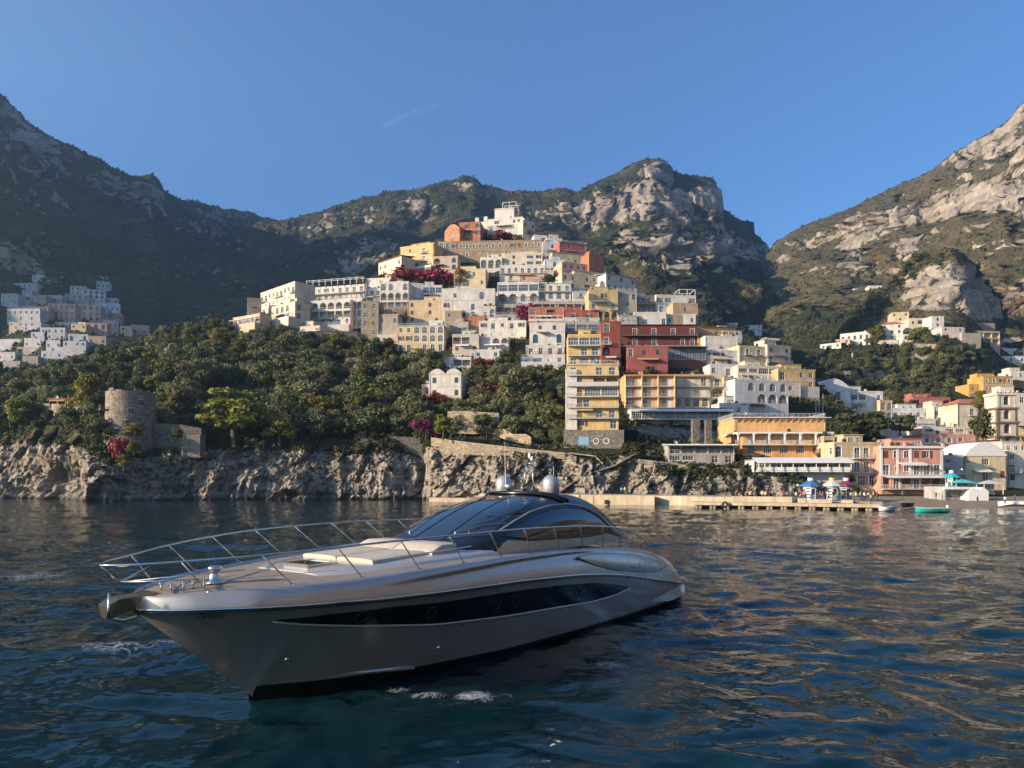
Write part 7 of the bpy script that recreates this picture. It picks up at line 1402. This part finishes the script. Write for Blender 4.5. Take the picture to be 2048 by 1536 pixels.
# boats
def small_boat(loc, rz, L, col, inner, label, motor=False, flip=False, name='rowing_boat'):
    r = empty(name, loc, rz); tag(r, label, 'boat'); n = 14; rows = []
    for i in range(n):
        f = i / (n - 1); s = (f - .5) * L; b = .85 * (1 - max(0, (.5 - f) * 2) ** 2.2) * (1 - .15 * max(0, f - .6) / .4); sheer = .55 + .55 * max(0, .45 - f) ** 1.3 + .05 * f; rows.append([(s, -b, sheer), (s, -b * .92, .25), (s, -b * .5, -.12 + .3 * max(0, .25 - f)), (s, 0, -.2 + .9 * max(0, .2 - f)), (s, b * .5, -.12 + .3 * max(0, .25 - f)), (s, b * .92, .25), (s, b, sheer)])
    m = MB(); vs = [v for q in rows for v in q]; m.add(vs, [(i * 7 + j, i * 7 + j + 1, (i + 1) * 7 + j + 1, (i + 1) * 7 + j) for i in range(n - 1) for j in range(6)] + [tuple((n - 1) * 7 + j for j in range(7))]); hl = m.build('hull', col, r); smooth_by_angle(hl, 50)
    m = MB()
    for s in (1, -1): m.tube([(q[0][0], s * q[0][1], q[0][2]) for q in rows], .045, 5)
    m.build('gunwale', inner, r)
    for f in (.35, .6, .82): m = MB(); x = (f - .5) * L; b = .78 * (1 - max(0, (.5 - f) * 2) ** 2.2); m.box(x - .14, x + .14, -b, b, .30, .35); m.build('thwart', inner, r)
    m = MB(); m.add([(q[0][0], s * q[1][1] * .9, .2) for q in rows[1:] for s in (1, -1)], [(2 * i, 2 * i + 1, 2 * i + 3, 2 * i + 2) for i in range(n - 2)]); m.build('floor', inner, r)
    if motor:
        m = MB(); x = L / 2; m.lathe([(.0, .95), (.16, .92), (.2, .7), (.16, .5), (.06, .4), (.05, -.4), (0, -.4)], (x + .12, 0, .1), 12); m.build('outboard_motor', wht, r)
    if flip: r.rotation_euler = (R(165), 0, rz)
    return r
small_boat(((1862 - 1024) / F * 107.5, 107.5, 0), R(4), 5.0, plain('turquoise_paint', (.02, .42, .36), .35), cream_trim, 'turquoise open boat with a white outboard motor off the beach', True)
small_boat(((1771 - 1024) / F * 113, 113, 0), R(15), 2.6, wht, blu, 'small white dinghy with blue trim at the end of the landing stage')
small_boat(((2022 - 1024) / F * 127, 127, .9), R(-8), 4.4, wht, wht, 'white boat hauled up on the beach at the right', flip=True); small_boat(((2046 - 1024) / F * 129, 129, .9), R(30), 4.2, ylw, wht, 'yellow boat hauled up at the right edge of the beach', flip=True); small_boat(((1812 - 1024) / F * 122, 122, .35), R(40), 3.4, dk, grr, 'dark boat pulled up left on the beach')
def boathouse():
    D = 140.0; X0 = (1889 - 1024) / F * D; W = (1935 - 1889) / F * D; z = P(0, 1006, D)[2]; h = House('boathouse', 'white flat boathouse with a wide dark opening behind the beach', (X0, D, z), 0, W, 7, 2.9, (.42, .42, .42), 'boathouse', 2); h.facade('F', ['R']); h.finish(roof='flat', parapet=.3, clutter=False)  # white walls coloured grey, so the shade sits in the paint
    m = MB(); m.box(-.5, W + .5, -.9, -.1, 2.7, 3.15); h.part('fascia', m, white_trim)
    r = empty('beach_tent', ((1935 - 1024) / F * 139, 139, .4)); tag(r, 'double gabled white tent beside the boathouse', 'tent')
    for i in range(2):
        x = .2 + 2.0 * i; m = MB(); m.add([(x, 0, 0), (x + 1.95, 0, 0), (x + 1.95, 0, 2.3), (x + .97, 0, 3.0), (x, 0, 2.3), (x, 4, 0), (x + 1.95, 4, 0), (x + 1.95, 4, 2.3), (x + .97, 4, 3.0), (x, 4, 2.3)], [(0, 1, 2, 3, 4), (9, 8, 7, 6, 5), (0, 4, 9, 5), (1, 6, 7, 2), (4, 3, 8, 9), (3, 2, 7, 8)]); m.build('canopy', awn_m, r)
    for (x0, x1, D, yb, yt, lb, cm) in [(1912, 1955, 146, 978, 958, 'turquoise market tent beside the small white kiosk', plain('turquoise_canvas', (.10, .45, .48), .7)), (1968, 2008, 150, 980, 960, 'grey canvas beach bar behind the tents', grr)]:
        a = P(x0, yb, D); W2 = (x1 - x0) / F * D; hh = (yb - yt) / F * D; r = empty('market_tent', a); tag(r, lb, 'tent')
        for (x, y) in ((.1, .1), (W2 - .1, .1), (.1, 3), (W2 - .1, 3)): m = MB(); m.box(x - .05, x + .05, y - .05, y + .05, -1, hh * .62); m.build('post', white_trim, r)
        m = MB(); c = (W2 / 2, 1.5, hh); v = [(-.2, -.2, hh * .6), (W2 + .2, -.2, hh * .6), (W2 + .2, 3.2, hh * .6), (-.2, 3.2, hh * .6), c]; m.add(v, [(0, 1, 4), (1, 2, 4), (2, 3, 4), (3, 0, 4)]); m.build('canopy', cm, r); m = MB(); m.box(0.15, W2 - .15, 2.9, 2.95, -.8, hh * .6); m.build('back_cloth', cm, r)
boathouse()
def post(x, y0, y1, D, label, name='lamp_post', head=True, r0=.05, mat=None):
    a = P(x, y1, D); h = (y1 - y0) / F * D; r = empty(name, a); tag(r, label, 'lamp post' if head else 'mast'); m = MB(); m.tube([(0, 0, -.5), (0, 0, h)], [r0 * 1.3, r0 * .7], 8); m.build('pole', mat or iron_m, r)
    if head: m = MB(); m.lathe([(0, .35), (.16, .28), (.2, .1), (.1, 0), (0, 0)], (0, 0, h), 10); m.build('lamp_head', white_trim, r)
post(1596, 972, 1004, 126, 'lamp post beside the blue roofed kiosk'); post(1924, 940, 985, 145, 'tall lamp post behind the boathouse'); post(1678, 985, 1006, 121, 'short sign post in front of the kiosks', 'sign_post', False); post(1632, 790, 832, 215, 'left of three white flag poles above the orange hotel', 'flag_pole', False, .06, white_trim); post(1638, 795, 834, 215, 'middle of three white flag poles above the orange hotel', 'flag_pole', False, .06, white_trim); post(1646, 788, 834, 215, 'right of three white flag poles above the orange hotel', 'flag_pole', False, .06, white_trim); post(839, 535, 572, hill.D(839, 572) - 2, 'slim pole among the red creepers', 'pole', False, .08, wood_m)
def pylon(x, y0, y1, sh, label, w):
    D = sh.D(x, y1) - 6; a = P(x, y1, D); h = (y1 - y0) / F * D; r = empty('pylon', a); tag(r, label, 'pylon'); m = MB(); lv = [0, .25, .45, .62, .76, .88, 1]
    cs = lambda f: [(sx * w * (1 - .85 * f), sy * w * (1 - .85 * f), h * f - (3 if f == 0 else 0)) for sx, sy in ((-1, -1), (1, -1), (1, 1), (-1, 1))]
    for f0, f1 in zip(lv, lv[1:]):
        A, B = cs(f0), cs(f1)
        for i in range(4): m.tube([A[i], B[i]], .16, 4); m.tube([A[i], B[(i + 1) % 4]], .10, 4); m.tube([B[i], B[(i + 1) % 4]], .10, 4)
    m.build('lattice', plain('rusty_steel', (.22, .17, .13), .7), r); m = MB(); m.tube([(-w * 1.1, 0, h * .9), (w * 1.1, 0, h * .9)], .15, 4); m.tube([(-w * .9, 0, h * .76), (w * .9, 0, h * .76)], .15, 4); m.build('cross_arm', MATS['rusty_steel'], r)
pylon(1110, 405, 440, mid_mtn, 'lattice power pylon on the ridge right of the summit villa', 3.0); pylon(1022, 362, 386, mid_mtn, 'thin antenna mast on the back ridge above the summit villa', .8)
# road on the outcrop
wall_along('road_wall', 'curved road wall sweeping across the right outcrop', [(x, y - 4, y + 5, outcrop.D(x, y + 5) - 3) for x, y in [(1706, 710), (1740, 700), (1780, 694), (1830, 692), (1880, 693), (1925, 696)]], 2.0, lit_stone, cap=path_m)

# ------------------------------------------------------------------ far coast east of the bay, haze, contrail
def make_coast():
    xs = np.linspace(330, 1450, 80); ys = np.linspace(-1400, 420, 90); X, Y = np.meshgrid(xs, ys); edge = 430 + 0.42 * np.clip(Y + 400, -200, 900) + 60 * np.sin(Y * .006)
    h = 620 * np.clip((X - edge) / 620, 0, 1) ** .75; p = np.stack([X, Y, h], -1); p[..., 2] += np.clip(h / 80, 0, 1) * 60 * fbm(p * .006, 5, seed=71, ridge=True) - 3
    me = new_mesh('mountain_coast', p.reshape(-1, 3), grid_faces(90, 80)); at = me.attributes.new('rock', 'FLOAT', 'POINT'); at.data.foreach_set('value', (0.45 + .5 * fbm(p * .012, 4, seed=3)).ravel().astype(np.float32)); tag(link('mountain_coast', me, M_RIGHT, smooth=True), kind='structure')
make_coast()
def make_haze():
    m = MB(); m.box(-1560, 1560, -1560, 1560, -6, 900); o = m.build('haze', None); mt = bpy.data.materials.new('haze_air'); mt.use_nodes = True; t = mt.node_tree; t.nodes.clear(); out = t.nodes.new('ShaderNodeOutputMaterial'); v = t.nodes.new('ShaderNodeVolumePrincipled')
    v.inputs['Color'].default_value = (.46, .72, 1.0, 1); v.inputs['Density'].default_value = 0.00025; v.inputs['Anisotropy'].default_value = 0.6; t.links.new(v.outputs[0], out.inputs['Volume']); o.data.materials.append(mt); tag(o, 'thin blue sea haze filling the bay', 'haze', kind='stuff')
make_haze()
def contrail():
    m, t, b = nodes_mat('contrail_ice'); k = NT(t); tc = t.nodes.new('ShaderNodeTexCoord'); setp(b, Base__Color=(.85, .87, .9), Roughness=1.0)
    g = k.n('ShaderNodeSeparateXYZ', Vector=tc.outputs['Generated']); lay = t.nodes.new('ShaderNodeLayerWeight'); fac = k.math('POWER', k.math('SUBTRACT', 1.0, lay.outputs['Facing']), 2.0); nz = k.ramp(k.noise(tc.outputs['Object'], .006, 4, .6), [(.35, 0), (.75, 1)])
    al = k.math('MULTIPLY', k.math('MULTIPLY', fac, nz), k.math('MULTIPLY', k.ramp(g.outputs['X'], [(0, 0), (.4, .6), (.92, 1), (1, 0)]), .22)); k.l(al, b.inputs['Alpha'])
    D = 9000; A, B = Vector(P(735, 262, D)), Vector(P(874, 209, D)); n = 24; mb = MB(); mb.tube([A + (B - A) * i / n for i in range(n + 1)], [20 + 16 * math.sin(math.pi * min(1, i / n * .9 + .1)) for i in range(n + 1)], 12); o = mb.build('contrail', m, None, True); tag(o, 'faint white contrail streak in the blue sky', 'contrail')
contrail()
